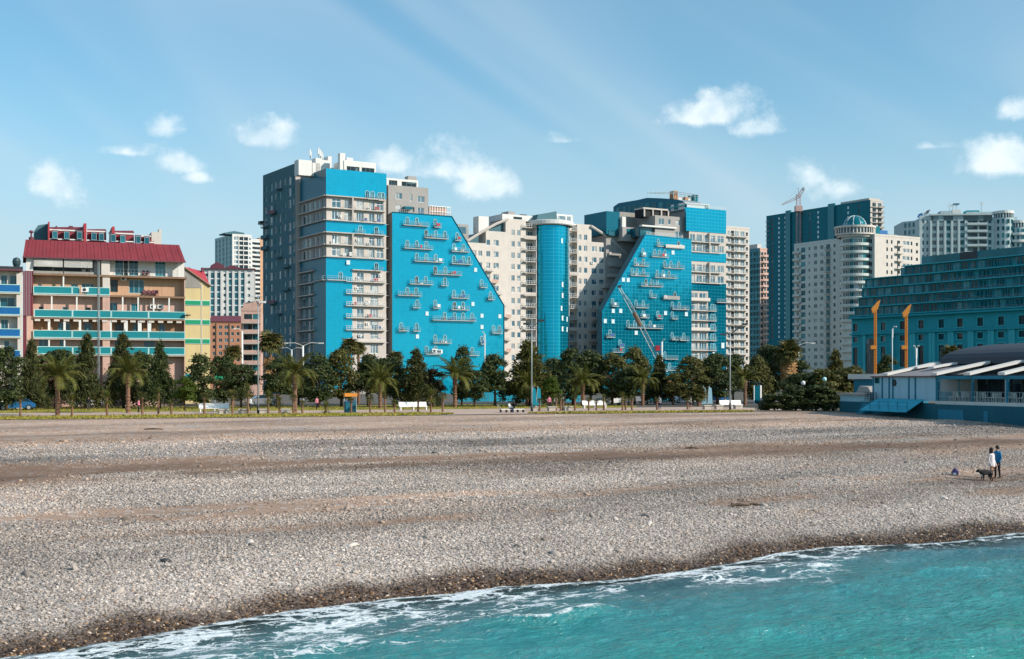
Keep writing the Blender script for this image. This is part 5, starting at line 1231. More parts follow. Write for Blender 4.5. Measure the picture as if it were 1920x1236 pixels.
# tower under construction with the crane
o, W0, Wl, zt, sl, sr, nf, zb_ = tower('unfinished_tower', 'tall unfinished tower with shade-darkened left face and a crane on top', 1632, 800, GA, 1437, 1655, 377, 3.15,
      [(.06, 2.2, 'd1', .2, 2.3), (.13, 1.7, 'o1', .6, 1.7), (.19, 1.0, 'o1', .6, 1.5), (.36, 1.5, 'd1', .4, 2.0), (.44, 1.5, 'd1', .4, 2.0), (.52, 1.6, 'o1', .6, 1.8), (.62, 1.5, 'd1', .4, 2.0), (.80, 1.5, 'o1', .6, 1.9), (.9, 1.5, 'd1', .4, 2.0)],
      [(.3, 3.0, 'd2', .3, 2.4), (.75, 3.0, 'd2', .3, 2.4)], 'teal_stone_shade', 'plaster_beige', lrail=[(.0, .035, None, 'rail_grey', .9)], rrail=[(.55, 1.0, 'concrete', 'rail_grey', 1.6)], group='towers right of the turquoise blocks', skip=30)  # left face painted dark teal for its shade, sunlit right face beige
for fr, w_ in ((.235, 4.5), (.655, 5.5)):
    m_ = sl * (1 - fr); b = MB(); b.box(m_ - w_ / 2, -1.2, GZ, m_ + w_ / 2, -.02, zt + 2.0, 'glass_tower'); Wl.part('stair_shaft', b)
b = MB()
for f in range(nf): b.box(-.2, -.6, zb_ + f * 3.15 - .25, sr * .5, -.02, zb_ + f * 3.15, 'concrete')
W0.part('floor_edge', b)
block(W0, 'roof_slab', 1, sr, 2, 26, zt + .8, zt + 2.2, 'plaster_beige')
# tower crane on its roof
Cw = Wl; cxp = Cw.s(1497, -2.5)
cr = thing('tower_crane', *Cw.w(cxp, -2.5, 0).xy, GZ, GA, 'pale pink tower crane with tilted jib on the unfinished tower', 'crane')
CW = Wall(cr, *Cw.w(cxp, -2.5, 0).xy, 0); d_ = CW.y
def lattice(b, p, q, w, mat, n, r=.14, w1=None):
    p, q = Vector(p), Vector(q); d = (q - p).normalized(); a = d.cross(Vector((0, 0, 1)));
    a = Vector((1, 0, 0)) if a.length < .1 else a.normalized(); c = d.cross(a).normalized(); w1 = w if w1 is None else w1
    crn = []
    for i in range(n + 1):
        t = i / n; ww = (w + (w1 - w) * t) / 2; m_ = p + (q - p) * t; crn.append([m_ + a * ww * sx + c * ww * sy for sx, sy in ((-1, -1), (1, -1), (1, 1), (-1, 1))])
    for k in range(4): b.tube([crn[0][k], crn[-1][k]], r, mat, 4)
    for i in range(n):
        for k in range(4): b.tube([crn[i][k], crn[i + 1][(k + 1) % 4]], r * .6, mat, 3)
zz1 = CW.z(1497, 364); zz0 = CW.z(1497, 470)
b = MB(); lattice(b, (0, 0, zz0), (0, 0, zz1), 2.4, 'crane_pink', 22, .16); CW.part('mast', b)
b = MB(); lattice(b, (0, 0, zz1 - 2), (CW.s(1466), 0, CW.z(1466, 384)), 1.5, 'crane_pink', 12, .12, .6); CW.part('jib', b)
b = MB(); lattice(b, (0, 0, zz1 - 2), (CW.s(1506), 0, CW.z(1506, 355)), 1.6, 'crane_pink', 4, .14); b.box(CW.s(1504), -1, CW.z(1504, 357), CW.s(1508), 1, CW.z(1504, 352), 'steel_grey'); CW.part('counter_jib', b)
b = MB(); b.tube([(0, 0, zz1 - 2), (0, 0, CW.z(1497, 352))], .2, 'crane_pink', 4); b.tube([(0, 0, CW.z(1497, 352)), (CW.s(1470), 0, CW.z(1470, 382))], .06, 'steel_grey', 3); CW.part('tie_bar', b)
b = MB(); b.box(-2.2, -2.2, zt, 2.2, 2.2, zt + 3.5, 'crane_pink'); CW.part('climbing_collar', b)
# cream residential block with the glass dome
D9 = 520.0
o, W0, Wl, zt, sl, sr, nf, zb_ = tower('residential_block', 'cream residential block with shade-tinted left face, curved corner and glass dome', 1640, D9, GA, 1489, 1725, 442, 3.05,
      [(.05, 1.4, 's2', .5, 1.8), (.12, 2.6, 'k2', .2, 2.0), (.20, 1.0, 's1', .7, 1.4), (.28, 1.8, 's2', .6, 1.6), (.36, 1.8, 's2', .6, 1.6), (.44, 2.2, 'k2', .2, 2.1), (.52, 1.1, 'd1', .7, 1.4), (.60, 1.1, 'd1', .7, 1.4), (.68, 2.4, 'k2', .3, 2.0), (.77, 2.4, 's3', .4, 1.9), (.86, 2.4, 'k2', .3, 2.0), (.95, 1.8, 's2', .4, 1.9)],
      [(.27, .9, 'd1', .7, 1.5), (.37, .9, 'd1', .7, 1.5), (.52, 1.6, 'd2', .2, 2.0), (.645, 1.6, 'w2', .7, 1.5), (.73, 1.6, 'w2', .7, 1.5), (.81, .9, 'd1', .7, 1.5), (.93, 1.2, 'd1', .6, 1.3)], 'plaster_shade_tint', 'plaster_cream',
      lrail=[(.0, .09, 'plaster_shade_tint', 'rail_grey', 1.0), (.41, .47, None, 'rail_grey', 1.0), (.66, .70, None, 'rail_grey', 1.1), (.84, .92, 'plaster_shade_tint', 'rail_grey', .8)], rrail=[(.46, .58, 'plaster_cream', 'rail_white', 1.2)], skip=8)
dcx = W0.s(1612, 6); R9 = 7.9; DCY = 8.6
rc = R9 - 1.1; pc_ = W0
# rounded corner bay with balconies, all in the shade-tinted plaster
for f in range(nf):
    z = zb_ + f * 3.05
    if z < GZ + 8: continue
    b = MB(); b.lathe([(rc, z - .3), (rc, z + .75)], 'plaster_shade_tint', 20, dcx, DCY, R(165), R(345)); b.lathe([(.2, z - .31), (rc, z - .3)], 'plaster_shade_tint', 20, dcx, DCY, R(165), R(345)); W0.part('curved_balcony', b)
b = MB(); b.lathe([(rc - .9, GZ), (rc - .9, zt)], 'plaster_shade_tint', 24, dcx, DCY, R(160), R(350)); W0.part('curved_wall', b)
for f in range(nf):
    z = zb_ + f * 3.05
    if z < GZ + 8: continue
    for t in range(172, 345, 16): W0.put('window', U['s2' if t % 3 else 'k2'], dcx + (rc - .85) * math.cos(R(t)), DCY + (rc - .85) * math.sin(R(t)), z + .1, 1.7, 1, 2.3, rz=R(t + 90)) if (f > nf - 12) else None
b = MB(); b.lathe([(rc + .2, zt - .3), (rc + .5, zt + .6), (0, zt + .62)], 'plaster_cream', 28, dcx, DCY); W0.part('curved_cornice', b)
b = MB(); b.lathe([(R9, zt + .6), (R9, zt + 1.2), (R9 - .3, zt + 1.21)], 'plaster_cream', 36, dcx, DCY); b.lathe([(R9 - .3, zt + 1.2), (R9 - .3, zt + 3.4)], 'win_shade', 36, dcx, DCY); b.lathe([(R9 - .3, zt + 3.4), (R9 + .3, zt + 3.4), (R9 + .3, zt + 4.2), (0, zt + 4.3)], 'plaster_cream', 36, dcx, DCY)
for i in range(36):
    t = i / 36 * 2 * math.pi; x_, y_ = dcx + (R9 - .2) * math.cos(t), DCY + (R9 - .2) * math.sin(t); b.box(x_ - .18, y_ - .18, zt + 1.2, x_ + .18, y_ + .18, zt + 3.4, 'plaster_cream')
W0.part('roof_drum', b)
b = MB(); b.lathe([(4.6 * math.cos(t), zt + 4.3 + 4.4 * math.sin(t)) for t in [i * math.pi / 2 / 8 for i in range(9)]], 'glass_tower', 20, dcx, DCY)
for i in range(10):
    t = i / 10 * 2 * math.pi; b.tube([(dcx + 4.65 * math.cos(u) * math.cos(t), DCY + 4.65 * math.cos(u) * math.sin(t), zt + 4.3 + 4.45 * math.sin(u)) for u in [k * math.pi / 2 / 6 for k in range(7)]], .1, 'frame_white', 4)
W0.part('glass_dome', b)
b = MB(); b.box(W0.s(1652), 4, zt, W0.s(1664), 9, zt + 4.5, 'glass_tower'); b.box(W0.s(1666), 5, zt, W0.s(1682), 10, zt + 3.2, 'panel_blue'); b.box(W0.s(1684), 5, zt, W0.s(1700), 9, zt + 1.8, 'plaster_grey'); W0.part('roof_house', b)
# pale hotel behind
D10 = 600.0
ho = thing('grand_hotel', X(1727, D10), D10, GZ, 0, 'pale stone hotel with rooftop sign and round corner tower', 'building')
HW = Wall(ho, X(1727, D10), D10, R(-4)); hzz = HW.z
ztH = hzz(1780, 404); hfh = 3.25
nfH = 16
def hwins(a, c, cols, zt_): return [(HW.s(p), HW.s(q), zt_ - (f + 1) * hfh + .5, zt_ - (f + 1) * hfh + 2.6, k) for f in range(nfH) for p, q, k in cols if a <= p and q <= c]
cl = [(1729, 1733, 's1'), (1737, 1741, 's1'), (1747, 1756, 's2'), (1761, 1769, 's2'), (1774, 1782, 'k2'), (1787, 1795, 's2'), (1800, 1808, 'k2')]
facade(HW, HW.s(1724), HW.s(1812), GZ, ztH, hwins(1724, 1812, cl, ztH - 1.0), 'hotel_stone')
cl2 = [(1815, 1833, 'd3'), (1836, 1850, 'd3'), (1853, 1859, 'k1')]
facade(HW, HW.s(1812), HW.s(1861), GZ, ztH + 1.5, hwins(1812, 1861, cl2, ztH - 1.0), 'hotel_stone')
cl3 = [(1865, 1870, 'k1'), (1874, 1879, 'k1'), (1883, 1887, 'k1'), (1892, 1902, 's3')]
facade(HW, HW.s(1861), HW.s(1907), GZ, ztH - 1.0, hwins(1861, 1907, cl3, ztH - 2.0), 'hotel_stone')
block(HW, 'core', HW.s(1724), HW.s(1907), .6, 24, GZ, ztH - 1.2, 'hotel_stone')
for f in range(1, nfH):
    z = ztH - 1 - f * hfh; b = MB(); b.box(HW.s(1812), -1.4, z - .3, HW.s(1850), .0, z + .7, 'hotel_stone'); HW.part('balcony', b)
for px in (1745, 1758, 1771.5, 1784.5, 1797.5, 1810):
    b = MB(); b.box(HW.s(px) - .45, -.9, GZ, HW.s(px) + .45, 0, ztH - 2.5, 'hotel_stone'); HW.part('pilaster', b)
b = MB(); b.box(HW.s(1742), -1.2, ztH - .1, HW.s(1862), .6, ztH + .6, 'hotel_stone')
b.box(HW.s(1746), -.3, ztH - 2.6, HW.s(1860), -.02, ztH - .2, 'win_shade'); HW.part('cornice', b)
b = MB(); b.vprism([(HW.s(1724), 0), (HW.s(1724) - .2, 24), (HW.s(1698), 24), (HW.s(1698), 6)], GZ, hzz(1710, 413), 'hotel_stone'); HW.part('left_wing', b)
b = MB()
for f in range(1, 12):
    for i, fr in enumerate((.2, .45, .7)):
        x_ = HW.s(1698) + (HW.s(1724) - HW.s(1698)) * fr; y_ = 6 * (1 - fr); z = hzz(1710, 413) - f * hfh; b.box(x_ - .7, y_ - .14, z + .4, x_ + .7, y_ + .5, z + 2.4, 'win_teal')
HW.part('wing_windows', b)
for px, r_, zt_, nm in ((1883, 4.4, hzz(1883, 396), 0), (1911, 4.2, hzz(1911, 414), 1)):
    b = MB(); cx_ = HW.s(px); b.lathe([(r_, GZ), (r_, zt_ - 3.2)], 'hotel_stone', 22, cx_, 1.5); b.lathe([(r_ * .9, zt_ - 3.2), (r_ * .9, zt_ - 1)], 'win_shade', 22, cx_, 1.5); b.lathe([(r_ + .3, zt_ - 1.2), (r_ + .3, zt_), (0, zt_ + .4)], 'plaster_white', 22, cx_, 1.5)
    for i in range(11):
        t = R(185 + i * 17); x_, y_ = cx_ + r_ * .96 * math.cos(t), 1.5 + r_ * .96 * math.sin(t); b.box(x_ - .25, y_ - .25, zt_ - 3.2, x_ + .25, y_ + .25, zt_ - 1.1, 'hotel_stone')
    HW.part('corner_tower', b)
    for f in range(1, nfH):
        z = zt_ - 3.2 - f * hfh
        if nm: bb = MB(); bb.lathe([(r_, z - .3), (r_ + 1.0, z - .3), (r_ + 1.0, z + .8), (r_ + .8, z + .8)], 'plaster_white', 16, cx_, 1.5, R(180), R(360)); HW.part('curved_balcony', bb)
        for t in (215, 245, 275, 305):
            x_, y_ = cx_ + r_ * math.cos(R(t)), 1.5 + r_ * math.sin(R(t)); HW.put('window', U['k1'], x_, y_ - .2, z + .6, 1.1, 1, 1.9, rz=R(t + 90))
b = MB(); b.box(HW.s(1767), 3, ztH, HW.s(1788), 9, hzz(1775, 394), 'hotel_stone'); b.box(HW.s(1789), 3, ztH, HW.s(1805), 9, hzz(1775, 392), 'plaster_white'); b.box(HW.s(1816), 3, ztH + 1, HW.s(1840), 9, hzz(1825, 393), 'teal_stone'); HW.part('roof_house', b)
def antenna(W_, px, d, z0, py, n):
    b = MB(); s_ = W_.s(px, d); z1 = W_.z(px, py, d); b.tube([(s_, d, z0), (s_, d, z1)], .12, 'steel_grey', 4)
    for i in range(n): b.box(s_ - .7 + .5 * (i % 3), d - .2, z1 - 1.5 - .9 * (i // 3), s_ - .4 + .5 * (i % 3), d, z1 - .3 - .9 * (i // 3), 'rail_white')
    W_.part('antenna', b)
for px, py in ((1780, 382), (1786, 383), (1793, 381), (1840, 378)): antenna(HW, px, 4, ztH + 2, py, 3)
block(HW, 'panel_antenna', HW.s(1791), HW.s(1803), 3.5, 3.8, hzz(1797, 382), hzz(1797, 379.5), 'win_teal')
# roof sign: slanted blue board followed by dark letters
sg = thing('roof_sign', *HW.w(HW.s(1720), 1, 0).xy, ztH, 0, 'slanted blue and dark sign letters on the hotel roof', 'sign')
SW = Wall(sg, *HW.w(HW.s(1720), 1, 0).xy, R(-4))
b = MB(); b.prism([(SW.s(1719.5), SW.z(1719.5, 409)), (SW.s(1731), SW.z(1731, 405)), (SW.s(1729), SW.z(1729, 399)), (SW.s(1722), SW.z(1722, 402))], -.1, .2, 'panel_blue'); SW.part('board', b)
for p in (1732, 1735.5, 1738.5):
    b = MB(); s0 = SW.s(p); zz = SW.z(p, 405 - (p - 1732) * .5); b.box(s0, 0, zz, s0 + .22, .15, zz + 1.5, 'steel_dark'); b.box(s0 + .48, 0, zz + .1, s0 + .7, .15, zz + 1.6, 'steel_dark'); b.box(s0 + .22, .01, zz + .65, s0 + .48, .14, zz + .9, 'steel_dark'); SW.part('letter', b)
for a, py in ((1736, 398), (1737, 395.5)): b = MB(); b.prism([(SW.s(a), SW.z(a, py + 1.5)), (SW.s(a + 7), SW.z(a + 7, py - 1)), (SW.s(a + 7), SW.z(a + 7, py - 2.6)), (SW.s(a), SW.z(a, py))], -.05, .2, 'steel_dark'); SW.part('stripe', b)
b = MB(); b.tube([(SW.s(1724), .3, ztH - 4), (SW.s(1724), .3, SW.z(1724, 404))], .1, 'steel_dark', 4); b.tube([(SW.s(1738), .3, ztH - 2), (SW.s(1738), .3, SW.z(1738, 402))], .1, 'steel_dark', 4); SW.part('support', b)
# ================================================================ teal classical building on the right
D11 = 366.0
gb = thing('classical_building', X(1960, D11), D11, GZ, GA, 'large teal classical building with stepped glazed upper storeys', 'building')
GF = Wall(gb, X(1960, D11), D11, GA - R(90)); gz = GF.z; gs = GF.s
s_far = gs(1597)
zc_ = gz(1757, 587)                                             # main cornice
zc_n = zc_
wins = []
for px in (1604, 1656, 1692, 1727, 1765, 1800, 1838, 1877, 1916, 1953):
    w_ = 4.2 if px > 1700 else 4.0
    s_ = gs(px); wd = 2.1
    for a, c, k in ((gz(px, 602 - (px - 1700) * .02) - 2.0, gz(px, 602 - (px - 1700) * .02) + 0.2, 'd1'), (0, 0, 0)):
        if k: wins.append((s_ - wd / 2, s_ + wd / 2, zc_ - 4.6, zc_ - 2.0, 'd1'))
    wins.append((s_ - wd / 2, s_ + wd / 2, zc_ - 8.2, zc_ - 6.4, 'd1')); wins.append((s_ - wd / 2, s_ + wd / 2, zc_ - 16.4, zc_ - 9.8, 'd2'))
facade(GF, s_far, 0, GZ, zc_, wins, 'teal_stone', .35, inset=.25)
block(GF, 'core', s_far, 0, .8, 30, GZ, zc_ - .2, 'teal_stone')
GN = Wall(gb, *GF.w(s_far, 0, 0).xy, GA)
for (a, c, k, e) in [(w[0], w[1], w[2], w[3]) for w in wins]:
    b = MB(); b.box(a - .3, -.18, k - .3, c + .3, -.002, k, 'teal_lit_relief'); b.box(a - .28, -.16, e, c + .28, -.003, e + .28, 'teal_lit_relief'); b.box(a - .26, -.1, k, a - .01, -.004, e, 'teal_lit_relief'); b.box(c + .01, -.1, k, c + .26, -.004, e, 'teal_lit_relief'); GF.part('window_surround', b)
for px in (1622, 1675, 1709.5, 1715, 1746, 1752, 1782, 1787, 1819, 1824, 1857, 1862, 1896, 1901, 1935):
    b = MB(); s_ = gs(px); b.box(s_ - .55, -.5, GZ, s_ + .55, -.002, zc_ - 5.3, 'teal_lit_relief'); b.box(s_ - .75, -.65, zc_ - 6.0, s_ + .75, -.0, zc_ - 5.32, 'teal_stone'); GF.part('pilaster', b)
for dz, th, pr_ in ((0, .55, 1.3), (-5.3, .5, .75), (.55, .35, .9)): b = MB(); b.box(s_far - .4, -pr_, zc_ + dz - th, 0, -.004, zc_ + dz, 'teal_stone'); GF.part('cornice', b)
b = MB(); sa_ = gs(1632); ra = 2.3
pts = [(sa_ + ra * math.cos(t), zc_ - 9.5 + ra * 1.1 * math.sin(t)) for t in [math.pi * i / 10 for i in range(11)]]
b.prism([(sa_ + ra, GZ + 1)] + pts + [(sa_ - ra, GZ + 1)], -.2, -.1, 'win_dark'); GF.part('arched_window', b)
# stepped glazed storeys
n_up = 5; uh = 3.15
for i in range(n_up):
    z0 = zc_ + .3 + i * uh; back = .8 + i * 1.5; U_ = GF.back(back)
    far_px = (1602, 1610, 1616, 1622, 1696)[i]; sf = U_.s(far_px)
    wins = []; s_ = sf + .6; wd = 2.6
    while s_ < 4: wins.append((s_, s_ + wd, z0 + .35, z0 + uh - .45, random.choice(['k3', 'k2', 'k3']))); s_ += wd + .5
    facade(U_, sf, 6, z0, z0 + uh - .02, wins, 'teal_stone_shade', .25)
    block(U_, 'core', sf, 6, .7, 20, z0, z0 + uh - .05, 'teal_stone_shade')
    b = MB(); b.box(sf - .5, -1.0, z0 + uh - .22, 6, .5, z0 + uh + .04, 'teal_lit_relief'); U_.part('eaves', b)
    if i in (0, 1, 2, 3):
        rm, l3 = rail_mesh(40, .9, 'rail_grey', .7, 1.6, .03, 2, False)
        U_.put('railing', rm, -40, 0, z0)
zt_ = zc_ + .3 + n_up * uh; U_ = GF.back(8.5)
b = MB(); b.box(U_.s(1690), -.3, zt_ - 2 * uh, U_.s(1727), 6, zt_ - .3, 'glass_tower'); U_.part('stair_head', b)
b = MB(); b.box(U_.s(1728), 0, zt_ - .02, 6, 8, zt_ + 2.6, 'glass_tower'); b.box(U_.s(1800), -.1, zt_, U_.s(1832), 0, zt_ + 2.7, 'steel_dark'); U_.part('attic', b)
# ================================================================ vegetation
def mkleaf(name, a, b_, c=None, rough=.6, spec=.25):
    m, gg, bs, out = newmat(name)
    oi = gg.new('ShaderNodeObjectInfo'); geo = gg.new('ShaderNodeNewGeometry')
    oc = gg.new('ShaderNodeTexCoord').outputs['Object']
    n1 = gg.noise(oc, .9, 3, .6); rp = geo.outputs['Random Per Island']
    cc = gg.mix(gg.mapr(n1, .35, .65, 0, 1), a, b_)
    cc = gg.mix(gg.mapr(rp, 0, 1, 0, .55), cc, tuple(x * .45 for x in a))
    if c: cc = gg.mix(gg.mapr(rp, .86, .9, 0, .8), cc, c)
    cc = gg.mix(gg.mapr(oi.outputs['Random'], 0, 1, 0, .35), cc, tuple(x * .5 for x in b_))
    gg.put(bs.inputs['Base Color'], cc); setp(bs, rough=rough, spec=spec)
    tl = gg.new('ShaderNodeBsdfTranslucent'); gg.put(tl.inputs[0], cc)
    ad = gg.new('ShaderNodeMixShader'); ad.inputs[0].default_value = .22
    gg.l.new(bs.outputs[0], ad.inputs[1]); gg.l.new(tl.outputs[0], ad.inputs[2]); gg.l.new(ad.outputs[0], out.inputs[0])
    return m
mkleaf('leaf_pine', (.050, .070, .026), (.115, .120, .036), (.15, .105, .04))
mkleaf('leaf_dark', (.045, .070, .026), (.105, .125, .036))
mkleaf('leaf_olive', (.095, .105, .028), (.175, .165, .042), (.10, .06, .02))
mkleaf('leaf_bright', (.060, .110, .012), (.115, .150, .018))
mkleaf('leaf_palm', (.088, .112, .018), (.18, .18, .038), (.20, .14, .04))
mkleaf('leaf_fan', (.070, .090, .022), (.130, .130, .032), (.22, .14, .05))
mkleaf('leaf_red', (.07, .030, .018), (.050, .045, .018))
def leafmesh(name, pts, nrm, size, mat, aspect=.6, seed=0, spike=False):
    rr = np.random.default_rng(seed); n = len(pts); nrm = nrm + rr.normal(0, .55, (n, 3)); nrm /= np.linalg.norm(nrm, axis=1)[:, None] + 1e-9
    r = rr.normal(0, 1, (n, 3)); a = np.cross(nrm, r); a /= np.linalg.norm(a, axis=1)[:, None] + 1e-9; b_ = np.cross(nrm, a)
    if spike: a, b_ = nrm, a
    s = size[:, None] if hasattr(size, '__len__') else size
    q = np.stack([pts - a * s - b_ * s * aspect * .3, pts - b_ * s * aspect, pts + a * s, pts + b_ * s * aspect * .8], 1).reshape(-1, 3)
    me = bpy.data.meshes.new(name); me.vertices.add(n * 4); me.vertices.foreach_set('co', q.astype(np.float32).ravel())
    me.loops.add(n * 4); me.loops.foreach_set('vertex_index', np.arange(n * 4, dtype=np.int32)); me.polygons.add(n); me.polygons.foreach_set('loop_start', np.arange(n, dtype=np.int32) * 4)
    me.update(calc_edges=True); me.materials.append(MATS[mat]); return me
def clump_cloud(clumps, per, rr):
    P_, N_ = [], []
    for (cx, cy, cz, rx, rz) in clumps:
        k = int(per * (rx / 1.2) ** 2); d = rr.normal(0, 1, (k, 3)); d /= np.linalg.norm(d, axis=1)[:, None]; d[:, 2] = np.where(d[:, 2] < -.5, -d[:, 2], d[:, 2])
        rad = .5 + .55 * rr.random(k) ** .6; rad = np.where(rr.random(k) < .14, rr.uniform(1.0, 1.5, k), rad); P_.append(np.stack([cx + d[:, 0] * rad * rx, cy + d[:, 1] * rad * rx, cz + d[:, 2] * rad * rz], -1)); N_.append(d)
    return np.concatenate(P_), np.concatenate(N_)
def tree_meshes(kind, seed):
    """crown about 1 unit = 1 m for a tree 9 m high"""
    rr = np.random.default_rng(seed); cl = []; tb = MB(); H_ = 9.0
    if kind == 'pine':
        for i in range(52):
            f = (i + rr.random()) / 52; z = 1.3 + 7.4 * f; w = (1 - f) ** .7 * 2.6 * rr.uniform(.3, 1.05) + .1; t = rr.uniform(0, 6.28); r_ = .55 + .95 * (1 - f)
            cl.append((w * math.cos(t), w * math.sin(t), z - .25 * w, r_ * rr.uniform(.8, 1.2), r_ * .75))
        cl.append((0, 0, 8.6, .45, .8)); mat, sz, per = 'leaf_pine', (.14, .32), 190
    elif kind == 'round':
        for i in range(46):
            t = rr.uniform(0, 6.28); u = rr.uniform(-.95, 1); w = 2.6 * math.sqrt(max(.05, 1 - u * u)) * rr.uniform(.35, 1.0)
            cl.append((w * math.cos(t), w * math.sin(t), 4.9 + 3.4 * u, rr.uniform(.45, 1.45), rr.uniform(.45, 1.05)))
        mat, sz, per = 'leaf_dark', (.13, .28), 190
    elif kind == 'oval':
        for i in range(52):
            t = rr.uniform(0, 6.28); u = rr.uniform(-1, 1); w = 2.1 * math.sqrt(max(.05, 1 - u * u)) * rr.uniform(.55, 1.0)
            cl.append((w * math.cos(t), w * math.sin(t), 4.9 + 3.7 * u, rr.uniform(.4, 1.25), rr.uniform(.45, 1.0)))
        mat, sz, per = 'leaf_olive', (.12, .26), 200
    elif kind == 'bush':
        for i in range(26):
            t = rr.uniform(0, 6.28); u = rr.uniform(-.2, 1); w = 3.4 * math.sqrt(max(.05, 1 - u * u)) * rr.uniform(.4, 1.0)
            cl.append((w * math.cos(t), w * math.sin(t), 3.6 + 4.6 * u, rr.uniform(.9, 1.4), rr.uniform(.7, 1.2)))
        for i in range(14):
            t = rr.uniform(0, 6.28); w = 3.2 * rr.uniform(.3, 1); cl.append((w * math.cos(t), w * math.sin(t), rr.uniform(.5, 3), 1.2, 1.0))
        mat, sz, per = 'leaf_dark', (.2, .45), 120
    P_, N_ = clump_cloud(cl, per, rr); z = rr.uniform(sz[0], sz[1], len(P_))
    lo = 0.0 if kind == 'bush' else 1.6
    tb.tube([(0, 0, -.3), (.05, 0, 1.5), (-.08, .06, 3.5), (.05, -.04, 6.2)], [.26, .20, .15, .05], 'bark', 8)
    for i in range(9):
        t = rr.uniform(0, 6.28); z0 = rr.uniform(1.8, 5.2); w = rr.uniform(1.2, 2.3); tb.tube([(0, 0, z0), (w * .5 * math.cos(t), w * .5 * math.sin(t), z0 + .6), (w * math.cos(t), w * math.sin(t), z0 + 1.5)], [.10, .06, .02], 'bark', 5)
    return P_, N_, z, mat, tb.mesh('trunk', True)
TREES = {}
def tree(kind, px, q, top_py, wpx, label, name, seed=0, mat=None, group='trees behind the promenade', base_dz=0, squash=None):
    s_ = EDGE.s(px, q); p = EDGE.w(s_, q, GZ); d = p.y; h = ZZ(top_py, d) - GZ; w = wpx / F * d
    key = (kind, seed % 3, mat)
    if key not in TREES:
        P_, N_, z, m0, tm = tree_meshes(kind, 50 + 7 * (seed % 3) + len(kind)); TREES[key] = (leafmesh('crown', P_, N_, z * (1.35 if kind == 'pine' else 1), mat or m0, .32 if kind == 'pine' else .7, seed, kind == 'pine'), tm, float(np.abs(P_[:, :2]).max()) * 2 * .92, float(P_[:, 2].max()))
    cm, tm, w0, h0 = TREES[key]; sx = w / w0; sz = h / h0
    o = obj(name, None, T(p.x, p.y, GZ + base_dz) @ RZ(seed * 2.4) @ S3(sx, sx, sz), None, label, 'tree' if kind != 'bush' else 'shrub', group)
    obj('trunk', tm, WM[o], o); obj('crown', cm, WM[o], o); return o
nth = ['first', 'second', 'third', 'fourth', 'fifth', 'sixth', 'seventh', 'eighth', 'ninth', 'tenth', 'eleventh', 'twelfth', 'thirteenth', 'fourteenth', 'fifteenth', 'sixteenth', 'seventeenth', 'eighteenth', 'nineteenth', 'twentieth',
       'twenty-first', 'twenty-second', 'twenty-third', 'twenty-fourth', 'twenty-fifth', 'twenty-sixth', 'twenty-seventh', 'twenty-eighth', 'twenty-ninth', 'thirtieth', 'thirty-first', 'thirty-second', 'thirty-third', 'thirty-fourth', 'thirty-fifth']
